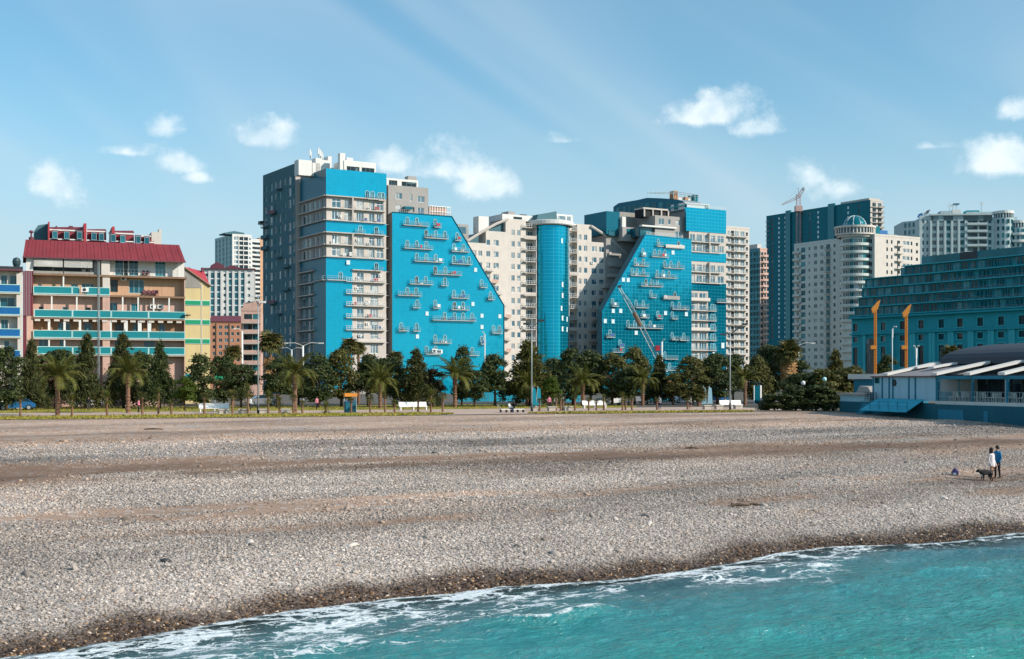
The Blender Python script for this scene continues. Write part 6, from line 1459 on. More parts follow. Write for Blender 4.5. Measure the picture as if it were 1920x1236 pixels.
TL = [ # px, q, top, width, kind, mat, label
 (12, 40, 652, 72, 'oval', 'leaf_dark', 'dark leafy tree cut by the left picture edge'), (60, 44, 634, 62, 'pine', None, 'dark pine in front of the cream house'),
 (105, 52, 655, 92, 'round', None, 'broad dark tree behind the leftmost date palm'), (163, 46, 626, 74, 'pine', None, 'tall dark pine left of the second date palm'),
 (232, 50, 622, 84, 'pine', None, 'tallest dark pine before the pink house'), (300, 44, 638, 66, 'pine', 'leaf_dark', 'dense dark pine right of the second date palm'),
 (346, 34, 707, 48, 'round', 'leaf_bright', 'small bright green round tree left of the white bench'), (378, 44, 664, 62, 'oval', 'leaf_dark', 'dark tree above the leftmost white bench'),
 (452, 46, 684, 62, 'round', None, 'dark round tree beside the left tall lamp post'), (520, 44, 672, 74, 'round', None, 'dark round tree right of the left tall lamp post'),
 (598, 46, 664, 70, 'oval', 'leaf_dark', 'dark oval tree right of the double street lamp'), (640, 48, 656, 66, 'oval', None, 'olive green tree above the blue bin'),
 (690, 50, 664, 62, 'round', None, 'dark tree left of the fourth date palm'), (738, 44, 668, 56, 'round', None, 'dark tree right of the fourth date palm'),
 (780, 40, 652, 80, 'pine', None, 'pointed dark conifer before the slanted turquoise wing'), (812, 42, 692, 58, 'round', 'leaf_red', 'low reddish brown tree beside the pointed conifer'),
 (866, 52, 648, 44, 'oval', 'leaf_dark', 'narrow dark tree behind the fifth date palm'), (890, 40, 694, 54, 'round', None, 'low dark tree right of the fifth date palm'), (928, 42, 664, 72, 'round', None, 'dark round tree right of the slanted turquoise wing'),
 (992, 42, 637, 116, 'pine', 'leaf_olive', 'broad olive conifer behind the middle lamp post'), (1034, 36, 708, 38, 'round', 'leaf_bright', 'small bright green tree right of the middle lamp post'),
 (1074, 46, 654, 62, 'oval', 'leaf_dark', 'dark tree right of the glass drum'), (1108, 46, 654, 66, 'round', None, 'dark tree behind the seventh date palm'), (1148, 44, 664, 62, 'oval', None, 'olive tree at the foot of the right turquoise block\'s left edge'),
 (1190, 50, 650, 62, 'round', 'leaf_olive', 'olive round tree before the right slanted wing'), (1180, 40, 690, 60, 'round', None, 'low dark tree left of the eighth date palm'), (1236, 44, 664, 60, 'pine', None, 'pointed conifer below the crane boom'),
 (1262, 40, 700, 54, 'round', 'leaf_olive', 'low olive tree right of the eighth date palm'), (1297, 40, 668, 72, 'oval', None, 'tall olive oval tree left of the right lamp post'), (1345, 42, 664, 66, 'oval', 'leaf_dark', 'dark oval tree behind the right lamp post'),
 (1375, 46, 664, 56, 'round', None, 'dark round tree right of the right lamp post'), (1420, 44, 668, 60, 'oval', None, 'olive tree behind the ninth date palm'), (1450, 50, 646, 76, 'round', None, 'large dark tree left of the shaggy fan palm'),
 (1500, 52, 676, 56, 'round', None, 'dark tree right of the shaggy fan palm'), (1566, 60, 655, 62, 'pine', 'leaf_olive', 'brownish conifer left of the teal building'), (1600, 46, 688, 50, 'oval', None, 'olive tree behind the restaurant shed'),
 (1665, 75, 666, 48, 'round', None, 'dark round tree between the two orange masts'), (135, 60, 668, 60, 'round', None, 'dark tree between the two left pines'), (270, 58, 660, 60, 'round', None, 'dark tree behind the two right pines'),
 (420, 58, 668, 60, 'oval', 'leaf_dark', 'dark tree left of the left tall lamp post'), (560, 58, 680, 60, 'round', None, 'dark tree behind the third date palm'), (715, 58, 672, 60, 'round', None, 'dark tree behind the fourth date palm'),
 (1040, 58, 672, 64, 'round', None, 'dark tree behind the small bright tree'), (1325, 58, 676, 60, 'round', None, 'dark tree between the two olive ovals')]
for i, (px, q, tp, w_, kd, mt, lab) in enumerate(TL): tree(kd, px, q, tp - 3, w_ * 1.18, lab, {'pine': 'conifer_tree', 'round': 'broadleaf_tree', 'oval': 'evergreen_tree'}[kd], i, mt)
for i, (px, q, tp, w_, lab, mt) in enumerate(((1452, 4, 738, 62, 'leftmost dark shrub of the hedge beside the restaurant', None), (1492, 3, 722, 74, 'second dark shrub of the hedge beside the restaurant', None), (1530, 2, 722, 70, 'third dark shrub of the hedge beside the restaurant', None), (1562, 1, 732, 44, 'rightmost dark shrub of the hedge touching the restaurant shed', None),
        (1545, 22, 690, 80, 'tall olive shrub behind the hedge', 'leaf_olive'), (1500, 24, 700, 70, 'tall dark shrub behind the hedge', None), (1590, 24, 690, 70, 'olive shrub left of the restaurant roof', 'leaf_olive'))): tree('bush', px, q, tp, w_ * 1.1, lab, 'hedge_shrub', i, mt, 'hedge beside the restaurant')

# ---- palms
def frond_mesh(L, droop, seed, lift=.9, mat='leaf_palm'):
    """feather leaf along +x, arching over"""
    rr = np.random.default_rng(seed); b = MB(); n = 13; pts = []; a = lift; x = z = 0.0
    for i in range(n + 1):
        pts.append((x, 0, z)); x += L / n * math.cos(a); z += L / n * math.sin(a); a -= droop / n * (1 + .6 * i / n)
    b.tube(pts, [.05 - .045 * i / n for i in range(n + 1)], mat, 4)
    for i in range(26):
        f = .16 + .84 * i / 26; k = f * n; j = min(int(k), n - 1); p = Vector(pts[j]).lerp(Vector(pts[j + 1]), k - j); t = (Vector(pts[j + 1]) - Vector(pts[j])).normalized()
        ll = L * .20 * math.sin(math.pi * min(1, f * .85 + .12)) + .08
        for sg_ in (-1, 1):
            out_ = (Vector((0, sg_, 0)) * .85 + t * .75 + Vector((0, 0, rr.uniform(-.45, .2)))).normalized() * ll * rr.uniform(.85, 1.15)
            w = t * .045; b.add([tuple(p - w), tuple(p + w), tuple(p + out_ + Vector((0, 0, -ll * .12)))], [(0, 1, 2)], mat)
    return b.mesh('frond')
FR = [frond_mesh(3.0, dr, 10 + i, lf) for i, (dr, lf) in enumerate(((.7, 1.25), (1.2, 1.05), (1.7, .8), (1.9, .45), (1.5, .1), (.9, 1.4)))]
b = MB(); prof = [(.36, -.2)]
for i in range(12): z = i / 12; prof += [(.30 + .05 * math.sin(i * 1.7) + (.10 if i > 8 else 0), z), (.24 + (.06 if i > 8 else 0), z + .06)]
b.lathe(prof + [(.2, 1.05), (0, 1.1)], 'palm_trunk', 9); PT = b.mesh('trunk', False)
def date_palm(px, q, crown_py, base_py, wpx, label, seed, upright=.0):
    s_ = EDGE.s(px, q); p = EDGE.w(s_, q, GZ); d = p.y; hc = ZZ(crown_py, d) - GZ; k = wpx / F * d / 5.0; rr = random.Random(seed)
    o = obj('date_palm', None, T(p.x, p.y, GZ) @ RZ(rr.uniform(0, 6)), None, label, 'palm', 'date palms along the promenade')
    obj('trunk', PT, WM[o] @ S3(.62 + .3 * k, .62 + .3 * k, hc), o)
    for i in range(34):
        f = i / 34; lvl = 0 if f < .2 else 1 if f < .45 else 2 if f < .72 else 3 if f < .9 else 4
        if rr.random() < upright: lvl = max(0, lvl - 1)
        if lvl == 0 and rr.random() < .5: lvl = 5
        M = WM[o] @ T(0, 0, hc - .1) @ RZ(i * 2.399 + rr.uniform(-.25, .25)) @ Matrix.Rotation(rr.uniform(-.15, .15), 4, 'X') @ S3(*([k * rr.uniform(.88, 1.1)] * 3)) @ T(.1, 0, 0)
        obj('frond', FR[lvl], M, o)
for i, (px, q, cp, bp_, w_, up) in enumerate(((108, 13, 706, 778, 100, .1), (240, 22, 700, 776, 86, .25), (553, 16, 702, 772, 92, .15), (713, 34, 716, 768, 78, .1), (853, 38, 706, 765, 86, .45), (988, 40, 722, 765, 72, 0), (1093, 38, 718, 765, 74, .1), (1205, 38, 714, 765, 66, .3), (1397, 34, 712, 766, 66, .3))):
    date_palm(px, q, cp, bp_, w_, nth[i] + ' feathery date palm from the left along the promenade', i + 3, up)
def fan_mesh(r, seed, mat='leaf_fan'):
    rr = np.random.default_rng(seed); b = MB(); b.tube([(0, 0, 0), (r * .5, 0, r * .12)], .03, mat, 4); o_ = Vector((r * .5, 0, r * .12))
    for i in range(15):
        t = R(-115 + 230 * i / 14); d = Vector((math.cos(t), math.sin(t), rr.uniform(-.25, .1) - .2)) * r * .62; s_ = Vector((-math.sin(t), math.cos(t), 0)) * r * .06
        m_ = o_ + d * .6; b.add([tuple(o_), tuple(m_ - s_), tuple(o_ + d + Vector((0, 0, -.15 * r))), tuple(m_ + s_)], [(0, 1, 2, 3)], mat)
    return b.mesh('fan_leaf')
FA = [fan_mesh(1.5, i) for i in range(3)]; FD = fan_mesh(1.4, 9, 'dead_frond')
b = MB(); b.lathe([(.30, -.2), (.24, .3), (.2, .8), (.22, 1.0), (0, 1.02)], 'palm_trunk', 9); FT = b.mesh('trunk')
def fan_palm(px, q, crown_py, wpx, label, seed, skirt=0, n=26):
    s_ = EDGE.s(px, q); p = EDGE.w(s_, q, GZ); d = p.y; hc = ZZ(crown_py, d) - GZ; k = wpx / F * d / 3.2; rr = random.Random(seed)
    o = obj('fan_palm', None, T(p.x, p.y, GZ), None, label, 'palm', 'fan palms'); obj('trunk', FT, WM[o] @ S3(1, 1, hc), o)
    for i in range(n + skirt):
        el_ = R(75 - 115 * i / n) if i < n else R(-62 - rr.uniform(0, 25)); M = WM[o] @ T(0, 0, hc - (0 if i < n else rr.uniform(.2, hc * .55))) @ RZ(i * 2.399) @ Matrix.Rotation(-el_, 4, 'Y') @ S3(*([k * rr.uniform(.85, 1.15)] * 3))
        obj('fan_leaf', FA[i % 3] if i < n else FD, M, o)
for i, (px, q, cp, w_, sk, lab) in enumerate(((507, 60, 646, 58, 6, 'tall fan palm left of the double street lamp'), (436, 62, 664, 40, 0, 'slim fan palm left of the left lamp post'), (655, 62, 652, 46, 0, 'tall fan palm before the turquoise tower balconies'),
        (742, 60, 672, 34, 0, 'small fan palm before the turquoise wing corner'), (1478, 46, 664, 62, 40, 'shaggy fan palm with brown dead leaves'), (1783, 60, 664, 44, 0, 'fan palm behind the restaurant roof'), (1310, 30, 742, 40, 0, 'low fan palm beside the right lamp post'), (672, 66, 656, 36, 0, 'second tall fan palm before the turquoise tower'))):
    fan_palm(px, q, cp, w_, lab, 40 + i, sk)
# small young palms and spiky cabbage trees planted along the lawn edge
def young_mesh(kind, seed):
    rr = np.random.default_rng(seed); b = MB()
    if kind == 'fan':
        for i in range(16):
            az_ = i * 2.399; el_ = R(70 - 100 * i / 16); d = Vector((math.cos(az_) * math.cos(el_), math.sin(az_) * math.cos(el_), math.sin(el_))); s_ = Vector((-math.sin(az_), math.cos(az_), 0)); u = d.cross(s_)
            o_ = d * .3; b.tube([(0, 0, 0), tuple(o_)], .015, 'leaf_fan', 3)
            for j in range(9):
                t = R(-80 + 20 * j); e = (d * math.cos(t) + s_ * math.sin(t)) * .5 + Vector((0, 0, -.10)); m_ = o_ + e * .55; w = (s_ * math.cos(t) - d * math.sin(t)) * .035
                b.add([tuple(o_), tuple(m_ - w), tuple(o_ + e), tuple(m_ + w)], [(0, 1, 2, 3)], 'leaf_fan')
    else:
        for i in range(90):
            az_ = i * 2.399; el_ = R(85 - 135 * (i / 90)); L_ = rr.uniform(.75, 1.0); d = Vector((math.cos(az_) * math.cos(el_), math.sin(az_) * math.cos(el_), math.sin(el_))); s_ = Vector((-math.sin(az_), math.cos(az_), 0)) * .035
            z0 = Vector((0, 0, -.25 * i / 90)); m_ = z0 + d * L_ * .5; b.add([tuple(z0 - s_ * .5), tuple(m_ - s_), tuple(z0 + d * L_ + Vector((0, 0, -.12))), tuple(m_ + s_)], [(0, 1, 2, 3)], 'leaf_palm')
    return b.mesh('crown')
YM = {'fan': [young_mesh('fan', 1), young_mesh('fan', 2)], 'spiky': [young_mesh('spiky', 3), young_mesh('spiky', 4)]}
b = MB(); b.tube([(0, 0, -.1), (.02, 0, .5), (0, .02, 1.0)], [.13, .10, .12], 'palm_trunk', 7); YT = b.mesh('stem')
YL = [(38, 12, 750, 'fan', 24), (135, 12, 750, 'spiky', 30), (201, 12, 745, 'spiky', 36), (267, 14, 745, 'fan', 34), (297, 13, 738, 'spiky', 24), (321, 12, 756, 'fan', 18), (383, 13, 745, 'fan', 28), (436, 13, 742, 'fan', 36), (465, 13, 732, 'spiky', 34), (503, 12, 744, 'spiky', 32),
      (524, 13, 752, 'spiky', 26), (550, 12, 746, 'fan', 24), (567, 12, 756, 'fan', 18), (611, 12, 764, 'spiky', 30), (658, 12, 752, 'fan', 20), (694, 12, 750, 'fan', 26), (722, 12, 744, 'fan', 18), (740, 14, 756, 'fan', 22), (784, 13, 749, 'fan', 30), (808, 12, 742, 'spiky', 34), (830, 13, 744, 'fan', 28),
      (1012, 13, 752, 'fan', 18), (1043, 14, 745, 'spiky', 18), (1051, 12, 748, 'fan', 18), (1055, 15, 752, 'fan', 14), (1078, 13, 746, 'fan', 18), (1104, 13, 750, 'fan', 18), (1118, 14, 754, 'fan', 16), (1132, 13, 746, 'spiky', 20), (1167, 12, 744, 'spiky', 24), (1173, 14, 748, 'fan', 18), (1185, 12, 748, 'fan', 20), (1232, 13, 750, 'fan', 18), (1289, 14, 752, 'fan', 20)]
for i, (px, q, cp, kd, w_) in enumerate(YL):
    s_ = EDGE.s(px, q); p = EDGE.w(s_, q, GZ); d = p.y; hc = max(.35, ZZ(cp, d) - GZ); k = w_ / F * d / 1.7
    o = obj('young_palm', None, T(p.x, p.y, GZ) @ RZ(i * 1.3), None, nth[i] + ' small young palm from the left along the lawn edge', 'palm', 'young palms along the lawn edge')
    obj('stem', YT, WM[o] @ S3(1.1, 1.1, hc), o); obj('crown', YM[kd][i % 2], WM[o] @ T(0, 0, hc) @ S3(k, k, k), o)
# ================================================================ street furniture on the promenade
def at(px, q): p = EDGE.w(EDGE.s(px, q), q, GZ); return p.x, p.y
# tall lamp masts
def mast(px, q, top_py, label, heads):
    x, y = at(px, q); o = thing('lamp_post', x, y, GZ, 0, label, 'lamp post', 'tall lamp masts'); h = ZZ(top_py, y) - GZ; m0 = WM[o]
    b = MB(); b.tube([(0, 0, 0), (0, 0, h * .5), (0, 0, h)], [.10, .07, .05], 'steel_grey', 8); b.tube([(0, 0, 0), (0, 0, .9)], .14, 'steel_dark', 8); obj('pole', b.mesh('pole', True), m0, o)
    for (dx_, dz_, c_) in heads:
        b = MB(); b.tube([(0, 0, h - 1.2 + dz_ * .3), (dx_ * .8, 0, h - .3 + dz_)], .045, 'steel_dark', 5); b.box(dx_ - .35, -.2, h - .35 + dz_, dx_ + .35, .2, h - .12 + dz_, c_); obj('lamp_head', b.mesh('lamp_head'), m0, o)
mast(484, 14, 553, 'tall grey lamp post left of the turquoise tower', [(-.5, .1, 'rail_white'), (.5, -.6, 'rail_white')])
mast(997, 12, 596, 'tall grey lamp post in front of the glass drum', [(1.2, -.1, 'steel_dark'), (-.7, -.5, 'steel_dark')])
mast(1369, 10, 612, 'tall grey lamp post right of the turquoise blocks', [(1.2, .0, 'steel_dark'), (1.9, .5, 'steel_dark'), (-.9, -.8, 'steel_dark')])
# white street lamps along the road
def street_lamp(px, d, top_py, arms, label, r=.13, arm=2.7):
    o = thing('street_lamp', X(px, d), d, GZ, 0, label, 'street lamp', 'white street lamps'); h = ZZ(top_py, d) - GZ; m0 = WM[o]
    b = MB(); b.tube([(0, 0, 0), (0, 0, h - .5)], [r * 1.3, r], 'rail_white', 8); obj('pole', b.mesh('pole', True), m0, o)
    for sg_ in arms:
        b = MB(); b.tube([(sg_ * .12, 0, h - 2.2), (sg_ * .16, 0, h - .45), (sg_ * arm * .4, 0, h), (sg_ * arm * .8, 0, h - .05)], .06, 'rail_white', 5); b.box(sg_ * arm * .78, -.14, h - .16, sg_ * arm * 1.05, .14, h + .04, 'rail_white'); obj('lamp_arm', b.mesh('lamp_arm'), m0, o)
street_lamp(568, 232, 643, (-1, 1), 'white double-armed street lamp before the turquoise tower base', .17, 3.5)
street_lamp(547, 300, 652, (-1, 1), 'smaller white street lamp left behind the double-armed one', .1, 2.6)
street_lamp(454, 226, 616, (-1,), 'white street lamp in front of the salmon brick house', .16, 1.4)
street_lamp(909, 250, 622, (-1,), 'thin white lamp before the slanted turquoise wing', .10, .5)
street_lamp(1241, 250, 636, (1,), 'thin white lamp beside the crane boom', .14, .5)
street_lamp(1497, 260, 643, (-1, 1), 'double-armed lamp above the shaggy fan palm', .16, 3.2)
street_lamp(1673, 250, 612, (1,), 'thin lamp between the two orange masts', .07, .8)
street_lamp(1718, 230, 648, (-1, 1), 'short white lamp right of the orange masts', .12, .5)
# white benches
def bench(px0, px1, q, label):
    (x0, y0), (x1, y1) = at(px0, q), at(px1, q); L_ = math.hypot(x1 - x0, y1 - y0); a = math.atan2(y1 - y0, x1 - x0)
    o = thing('park_bench', x0, y0, GZ, a, label, 'bench', 'white promenade benches'); m0 = WM[o]
    b = MB(); b.box(0, 0, .42, L_, .5, .50, 'bench_white'); obj('seat', b.mesh('seat'), m0, o)
    b = MB(); b.add([(0, .45, .5), (L_, .45, .5), (L_, .62, 1.05), (0, .62, 1.05), (0, .52, .5), (L_, .52, .5), (L_, .69, 1.05), (0, .69, 1.05)], [(0, 1, 2, 3), (5, 4, 7, 6), (3, 2, 6, 7), (0, 3, 7, 4), (1, 5, 6, 2)], 'bench_white'); obj('backrest', b.mesh('backrest'), m0, o)
    for f in (.04, .5, .96): b = MB(); b.box(L_ * f - .07, .05, 0, L_ * f + .07, .5, .42, 'bench_white'); obj('leg', b.mesh('leg'), m0, o)
for i, (a, c, q, lab) in enumerate(((374, 431, 22, 'leftmost white bench below the green awning'), (750, 802, 23, 'white bench below the pointed conifer'), (1095, 1138, 24, 'white bench right of the seventh date palm'), (1353, 1393, 20, 'white bench at the right lamp post'))): bench(a, c, q, lab)
# low stone blocks between the plants
for i, px in enumerate((418, 455, 493, 534, 1003, 1034, 1064, 1325, 1347, 1383)):
    x, y = at(px, 14); o = thing('stone_block', x, y, GZ, E_A, nth[i] + ' low stone seat block from the left beside the path', 'block', 'stone seat blocks'); b = MB(); b.box(-.45, -.3, 0, .45, .3, .42, 'stone_block'); b.box(-.6, -.4, .42, .6, .4, .55, 'stone_block'); obj('block_body', b.mesh('block_body'), WM[o], o)
# blue bin under an orange-topped frame
x, y = at(656, 14); o = thing('waste_container', x, y, GZ, E_A, 'dark blue twin bin under an orange topped frame', 'bin'); m0 = WM[o]
for sx in (-.62, .08):
    b = MB(); b.add([(sx + .06, -.3, 0), (sx + .56, -.3, 0), (sx + .56, .3, 0), (sx + .06, .3, 0), (sx, -.36, 1.25), (sx + .6, -.36, 1.25), (sx + .6, .36, 1.25), (sx, .36, 1.25)], [(0, 1, 5, 4), (1, 2, 6, 5), (2, 3, 7, 6), (3, 0, 4, 7), (4, 5, 6, 7)], 'cafe_deepblue'); obj('bin', b.mesh('bin'), m0, o)
    b = MB(); b.box(sx - .02, -.4, 1.25, sx + .62, .4, 1.36, 'panel_blue'); obj('lid', b.mesh('lid'), m0, o)
b = MB(); b.box(-.72, -.05, 0, -.64, .05, 2.3, 'steel_grey'); b.box(.74, -.05, 0, .82, .05, 2.3, 'steel_grey'); obj('frame', b.mesh('frame'), m0, o); b = MB(); b.box(-.72, -.35, 1.9, .82, .35, 2.3, 'paint_orange'); obj('canopy', b.mesh('canopy'), m0, o)
# information board
x, y = at(1420, 30); o = thing('notice_board', x, y, GZ, R(25), 'tall white-edged teal board left of the hedge', 'board'); b = MB(); b.box(-.55, -.06, .4, .45, .06, 3.0, 'win_teal'); obj('panel', b.mesh('panel'), WM[o], o); b = MB(); b.box(.45, -.1, 0, .72, .1, 3.05, 'rail_white'); b.box(-.65, -.08, 0, -.55, .08, 3.05, 'rail_white'); obj('post', b.mesh('post'), WM[o], o)
# turquoise hoarding around the foot of the glass blocks, panel by panel
def hoarding(pa, pb, d, ang, label):
    o = thing('hoarding_fence', X(pa, d), d, GZ, ang, label, 'fence', 'turquoise hoardings'); w_ = Wall(o, X(pa, d), d, ang); e = w_.s(pb); n = max(1, int(e / 2.5))
    me = MB(); me.box(0, 0, .1, e / n - .06, .08, 2.6, 'panel_cyan'); me.box(0, -.03, 1.3, e / n - .06, 0, 1.36, 'panel_cyan'); me.box(0, -.03, 2.5, e / n - .06, 0, 2.6, 'panel_cyan'); me = me.mesh('fence_panel')
    for i in range(n): w_.put('fence_panel', me, e * i / n, 0, GZ)
mk('panel_cyan', (.01, .33, .46), .5, .25, .8, streak=.2, rnd=.25)
hoarding(860, 1000, 226, R(14), 'turquoise hoarding below the slanted wing'); hoarding(1062, 1088, 226, R(14), 'turquoise hoarding beside the seventh date palm'); hoarding(1195, 1260, 232, R(14), 'turquoise hoarding behind the eighth date palm')
# blue leaning banners near the middle lamp post
for i, (px, lab) in enumerate(((1003, 'left blue fabric banner behind the middle lamp post'), (1012, 'right blue fabric banner behind the middle lamp post'), (1322, 'left pale blue banner before the right white bench'), (1333, 'right pale blue banner before the right white bench'))):
    x, y = at(px, 33); o = thing('banner', x, y, GZ, 0, lab, 'banner', 'beach banners'); b = MB(); b.prism([(-.45, .3), (.25, .3), (.1, 2.6), (-.3, 2.9)], -.02, .02, 'panel_cyan' if i < 2 else 'cafe_board'); obj('fabric', b.mesh('fabric'), WM[o], o); b = MB(); b.tube([(-.5, 0, 0), (-.4, 0, 2.0), (-.25, 0, 3.0)], .03, 'rail_white', 5); obj('pole', b.mesh('pole'), WM[o], o)
# parked cars
def car_meshes(bodymat):
    b = MB(); sec = [(-2.1, .45, .75), (-2.0, .35, .95), (-1.2, .3, 1.0), (-.6, .3, 1.02), (.9, .3, 1.02), (1.75, .32, .95), (2.1, .4, .75)]
    for (x0, a0, c0), (x1, a1, c1) in zip(sec[:-1], sec[1:]):
        for s_ in (-1, 1): b.quad((x0, s_ * .85, a0), (x1, s_ * .85, a1), (x1, s_ * .82, c1), (x0, s_ * .82, c0), bodymat)
        b.quad((x0, -.82, c0), (x1, -.82, c1), (x1, .82, c1), (x0, .82, c0), bodymat); b.quad((x0, -.85, a0), (x0, .85, a0), (x1, .85, a1), (x1, -.85, a1), 'rubber')
    b.quad((-2.1, -.85, .45), (-2.1, -.82, .75), (-2.1, .82, .75), (-2.1, .85, .45), bodymat); b.quad((2.1, -.85, .4), (2.1, .85, .4), (2.1, .82, .75), (2.1, -.82, .75), bodymat)
    b.quad((-.35, -.62, 1.46), (1.0, -.62, 1.46), (1.0, .62, 1.46), (-.35, .62, 1.46), bodymat)
    for s_ in (-1, 1):
        for xa, xb in ((-1.1, -.35), (1.0, 1.75), (.28, .34)):
            xt = {-1.1: -.35, 1.0: 1.0, .28: .28}[xa]
        b.quad((-1.1, s_ * .80, 1.0), (-1.02, s_ * .80, 1.0), (-.3, s_ * .63, 1.46), (-.38, s_ * .63, 1.46), bodymat); b.quad((1.66, s_ * .80, 1.0), (1.74, s_ * .80, 1.0), (1.05, s_ * .63, 1.46), (.97, s_ * .63, 1.46), bodymat)
    body = b.mesh('body'); b = MB()
    for s_ in (-1, 1): b.quad((-1.05, s_ * .79, 1.02), (1.68, s_ * .79, 1.02), (.98, s_ * .625, 1.44), (-.34, s_ * .625, 1.44), 'win_dark')
    b.quad((-1.1, -.79, 1.01), (-.36, -.62, 1.45), (-.36, .62, 1.45), (-1.1, .79, 1.01), 'win_dark'); b.quad((1.72, -.79, 1.01), (1.72, .79, 1.01), (1.0, .62, 1.45), (1.0, -.62, 1.45), 'win_dark')
    glass_ = b.mesh('windows'); b = MB(); b.lathe([(.0, -.11), (.2, -.11), (.32, -.08), (.32, .08), (.2, .11), (0, .11)], 'rubber', 14); b.lathe([(0, -.115), (.19, -.115)], 'steel_grey', 10)
    b.v = [(x, z, y) for x, y, z in b.v]; return body, glass_, b.mesh('wheel')
mk('car_blue', (.01, .10, .25), .25, .05, 1); mk('car_white', (.72, .74, .75), .25, .05, 1); mk('car_grey', (.22, .23, .25), .25, .05, 1)
CM = {k: car_meshes(k) for k in ('car_blue', 'car_white', 'car_grey')}
for i, (px, q, k, a, lab) in enumerate(((28, 42, 'car_blue', 4, 'dark blue car parked at the left picture edge'), (162, 58, 'car_white', 0, 'white car parked between the left pines'), (490, 60, 'car_grey', 0, 'grey car parked behind the left lamp post'), (1148, 46, 'car_white', 0, 'white car right of the third white bench'), (1190, 58, 'car_grey', 0, 'grey car left of the eighth date palm'), (1282, 54, 'car_white', 0, 'white car behind the low palm near the right lamp'), (1340, 60, 'car_blue', 0, 'blue car behind the right lamp post'), (1030, 58, 'car_white', 0, 'white car right of the middle lamp post'))):
    x, y = at(px, q); o = thing('parked_car', x, y, GZ, E_A + R(a), lab, 'car', 'cars parked behind the trees'); m0 = WM[o]; bm, gm, wm_ = CM[k]; S_ = S3(1.15, 1.1, 1.1)
    obj('body', bm, m0 @ S_, o); obj('windows', gm, m0 @ S_, o)
    for wx in (-1.3, 1.35):
        for wy in (-.78, .78): obj('wheel', wm_, m0 @ S_ @ T(wx, wy, .32), o)
# ---- construction machines behind the trees
D = 330.0
cr = thing('mobile_crane', X(1246, D), D, GZ, 0, 'mobile crane with long lattice boom before the right turquoise block', 'crane'); CW = Wall(cr, X(1246, D), D, 0)
P = lambda px, py, d=0: (CW.s(px, d), d, CW.z(px, py, d))
b = MB(); lattice(b, P(1247, 700), P(1205, 618), 1.0, 'steel_grey', 9, .07, .9); lattice(b, P(1205, 618), P(1162, 541), .9, 'steel_grey', 10, .06, .5); CW.part('boom', b)
b = MB(); b.add([P(1186, 588, -.6), P(1192, 584, -.6), P(1204, 610, -.6), P(1198, 614, -.6)], [(0, 1, 2, 3)], 'rust_slab'); b.tube([P(1189, 586, -.5), P(1201, 612, -.5)], .3, 'rust_slab', 5); CW.part('boom_section', b)
b = MB(); b.tube([P(1252, 698, -.5), P(1180, 562, -.5), P(1160, 540, -.5)], .05, 'steel_grey', 4); b.tube([P(1160, 540), P(1166, 536), P(1158, 538)], .35, 'steel_dark', 5); CW.part('hoist_cable', b)
b = MB(); b.box(CW.s(1229), -.8, CW.z(1230, 658), CW.s(1237), .4, CW.z(1230, 648), 'paint_red'); CW.part('winch_box', b)
b = MB(); b.box(-4, -1.3, GZ + .9, 5, 1.3, GZ + 1.8, 'paint_orange'); b.box(-1, -1.2, GZ + 1.8, 3, 1.2, GZ + 3.6, 'paint_orange'); b.box(3.2, -1.2, GZ + 1.8, 5, 1.2, GZ + 3.2, 'win_dark'); CW.part('carrier', b)
for wx in (-3, -1.6, 2.2, 3.8):
    b = MB(); b.lathe([(0, -.2), (.55, -.2), (.55, .2), (0, .2)], 'rubber', 12); b.v = [(x + wx, z - 1.2, y + GZ + .55) for x, y, z in b.v]; CW.part('wheel', b)
D = 250.0
for px, tpy, lab in ((1641, 562, 'left orange drilling mast before the teal building'), (1699, 570, 'right orange drilling mast before the teal building')):
    o = thing('drilling_rig', X(px, D), D, GZ, 0, lab, 'machine', 'orange drilling masts'); w_ = Wall(o, X(px, D), D, 0); zt = w_.z(px, tpy + 20)
    b = MB(); lattice(b, (0, 0, GZ), (0, 0, zt), .42, 'paint_orange', 26, .055); b.box(-.12, -.1, GZ, .12, .12, zt, 'paint_orange'); w_.part('mast', b)
    b = MB(); b.add([(-.5, -.25, zt - .6), (.45, -.25, zt + .2), (.95, -.25, zt + 2.0), (.45, -.25, zt + 1.7), (-.75, -.25, zt + .3), (-.5, .25, zt - .6), (.45, .25, zt + .2), (.95, .25, zt + 2.0), (.45, .25, zt + 1.7), (-.75, .25, zt + .3)], [(0, 1, 2, 3, 4), (9, 8, 7, 6, 5), (0, 5, 6, 1), (1, 6, 7, 2), (2, 7, 8, 3), (3, 8, 9, 4), (4, 9, 5, 0)], 'paint_orange'); w_.part('mast_head', b)
    b = MB(); b.box(-.9, -.5, w_.z(px, 655), .2, .3, w_.z(px, 648), 'paint_orange'); w_.part('drill_drive', b)
    b = MB(); b.box(-1.6, -1.2, GZ + .5, 3.4, 1.4, GZ + 2.2, 'paint_orange'); b.box(-1.8, -1.5, GZ, 3.0, -1.0, GZ + .8, 'rubber'); b.box(-1.8, 1.2, GZ, 3.0, 1.7, GZ + .8, 'rubber'); w_.part('tracked_base', b)
# ================================================================ beach restaurant on the right
rs = thing('beach_restaurant', *CAFE.w(0, 0, 0).xy, GZ, CAFE.a, 'blue boarded beach restaurant with slanted white roof fins and terrace', 'restaurant')
C = Wall(rs, CAFE.x, CAFE.y, CAFE.a); cs_, cz = C.s, C.z
zfl = cz(1840, 754); zev = cz(1840, 707); eS = cs_(1985)
b = MB(); b.box(cs_(1578), -.3, .8, eS, 2, zfl - .35, 'cafe_deepblue'); C.part('plinth', b)
for a, c in ((1764, 1812), (1850, 1858)): b = MB(); b.box(cs_(a), -.36, 1.2, cs_(c), -.3, zfl - .9, 'cafe_blue'); C.part('plinth_panel', b)
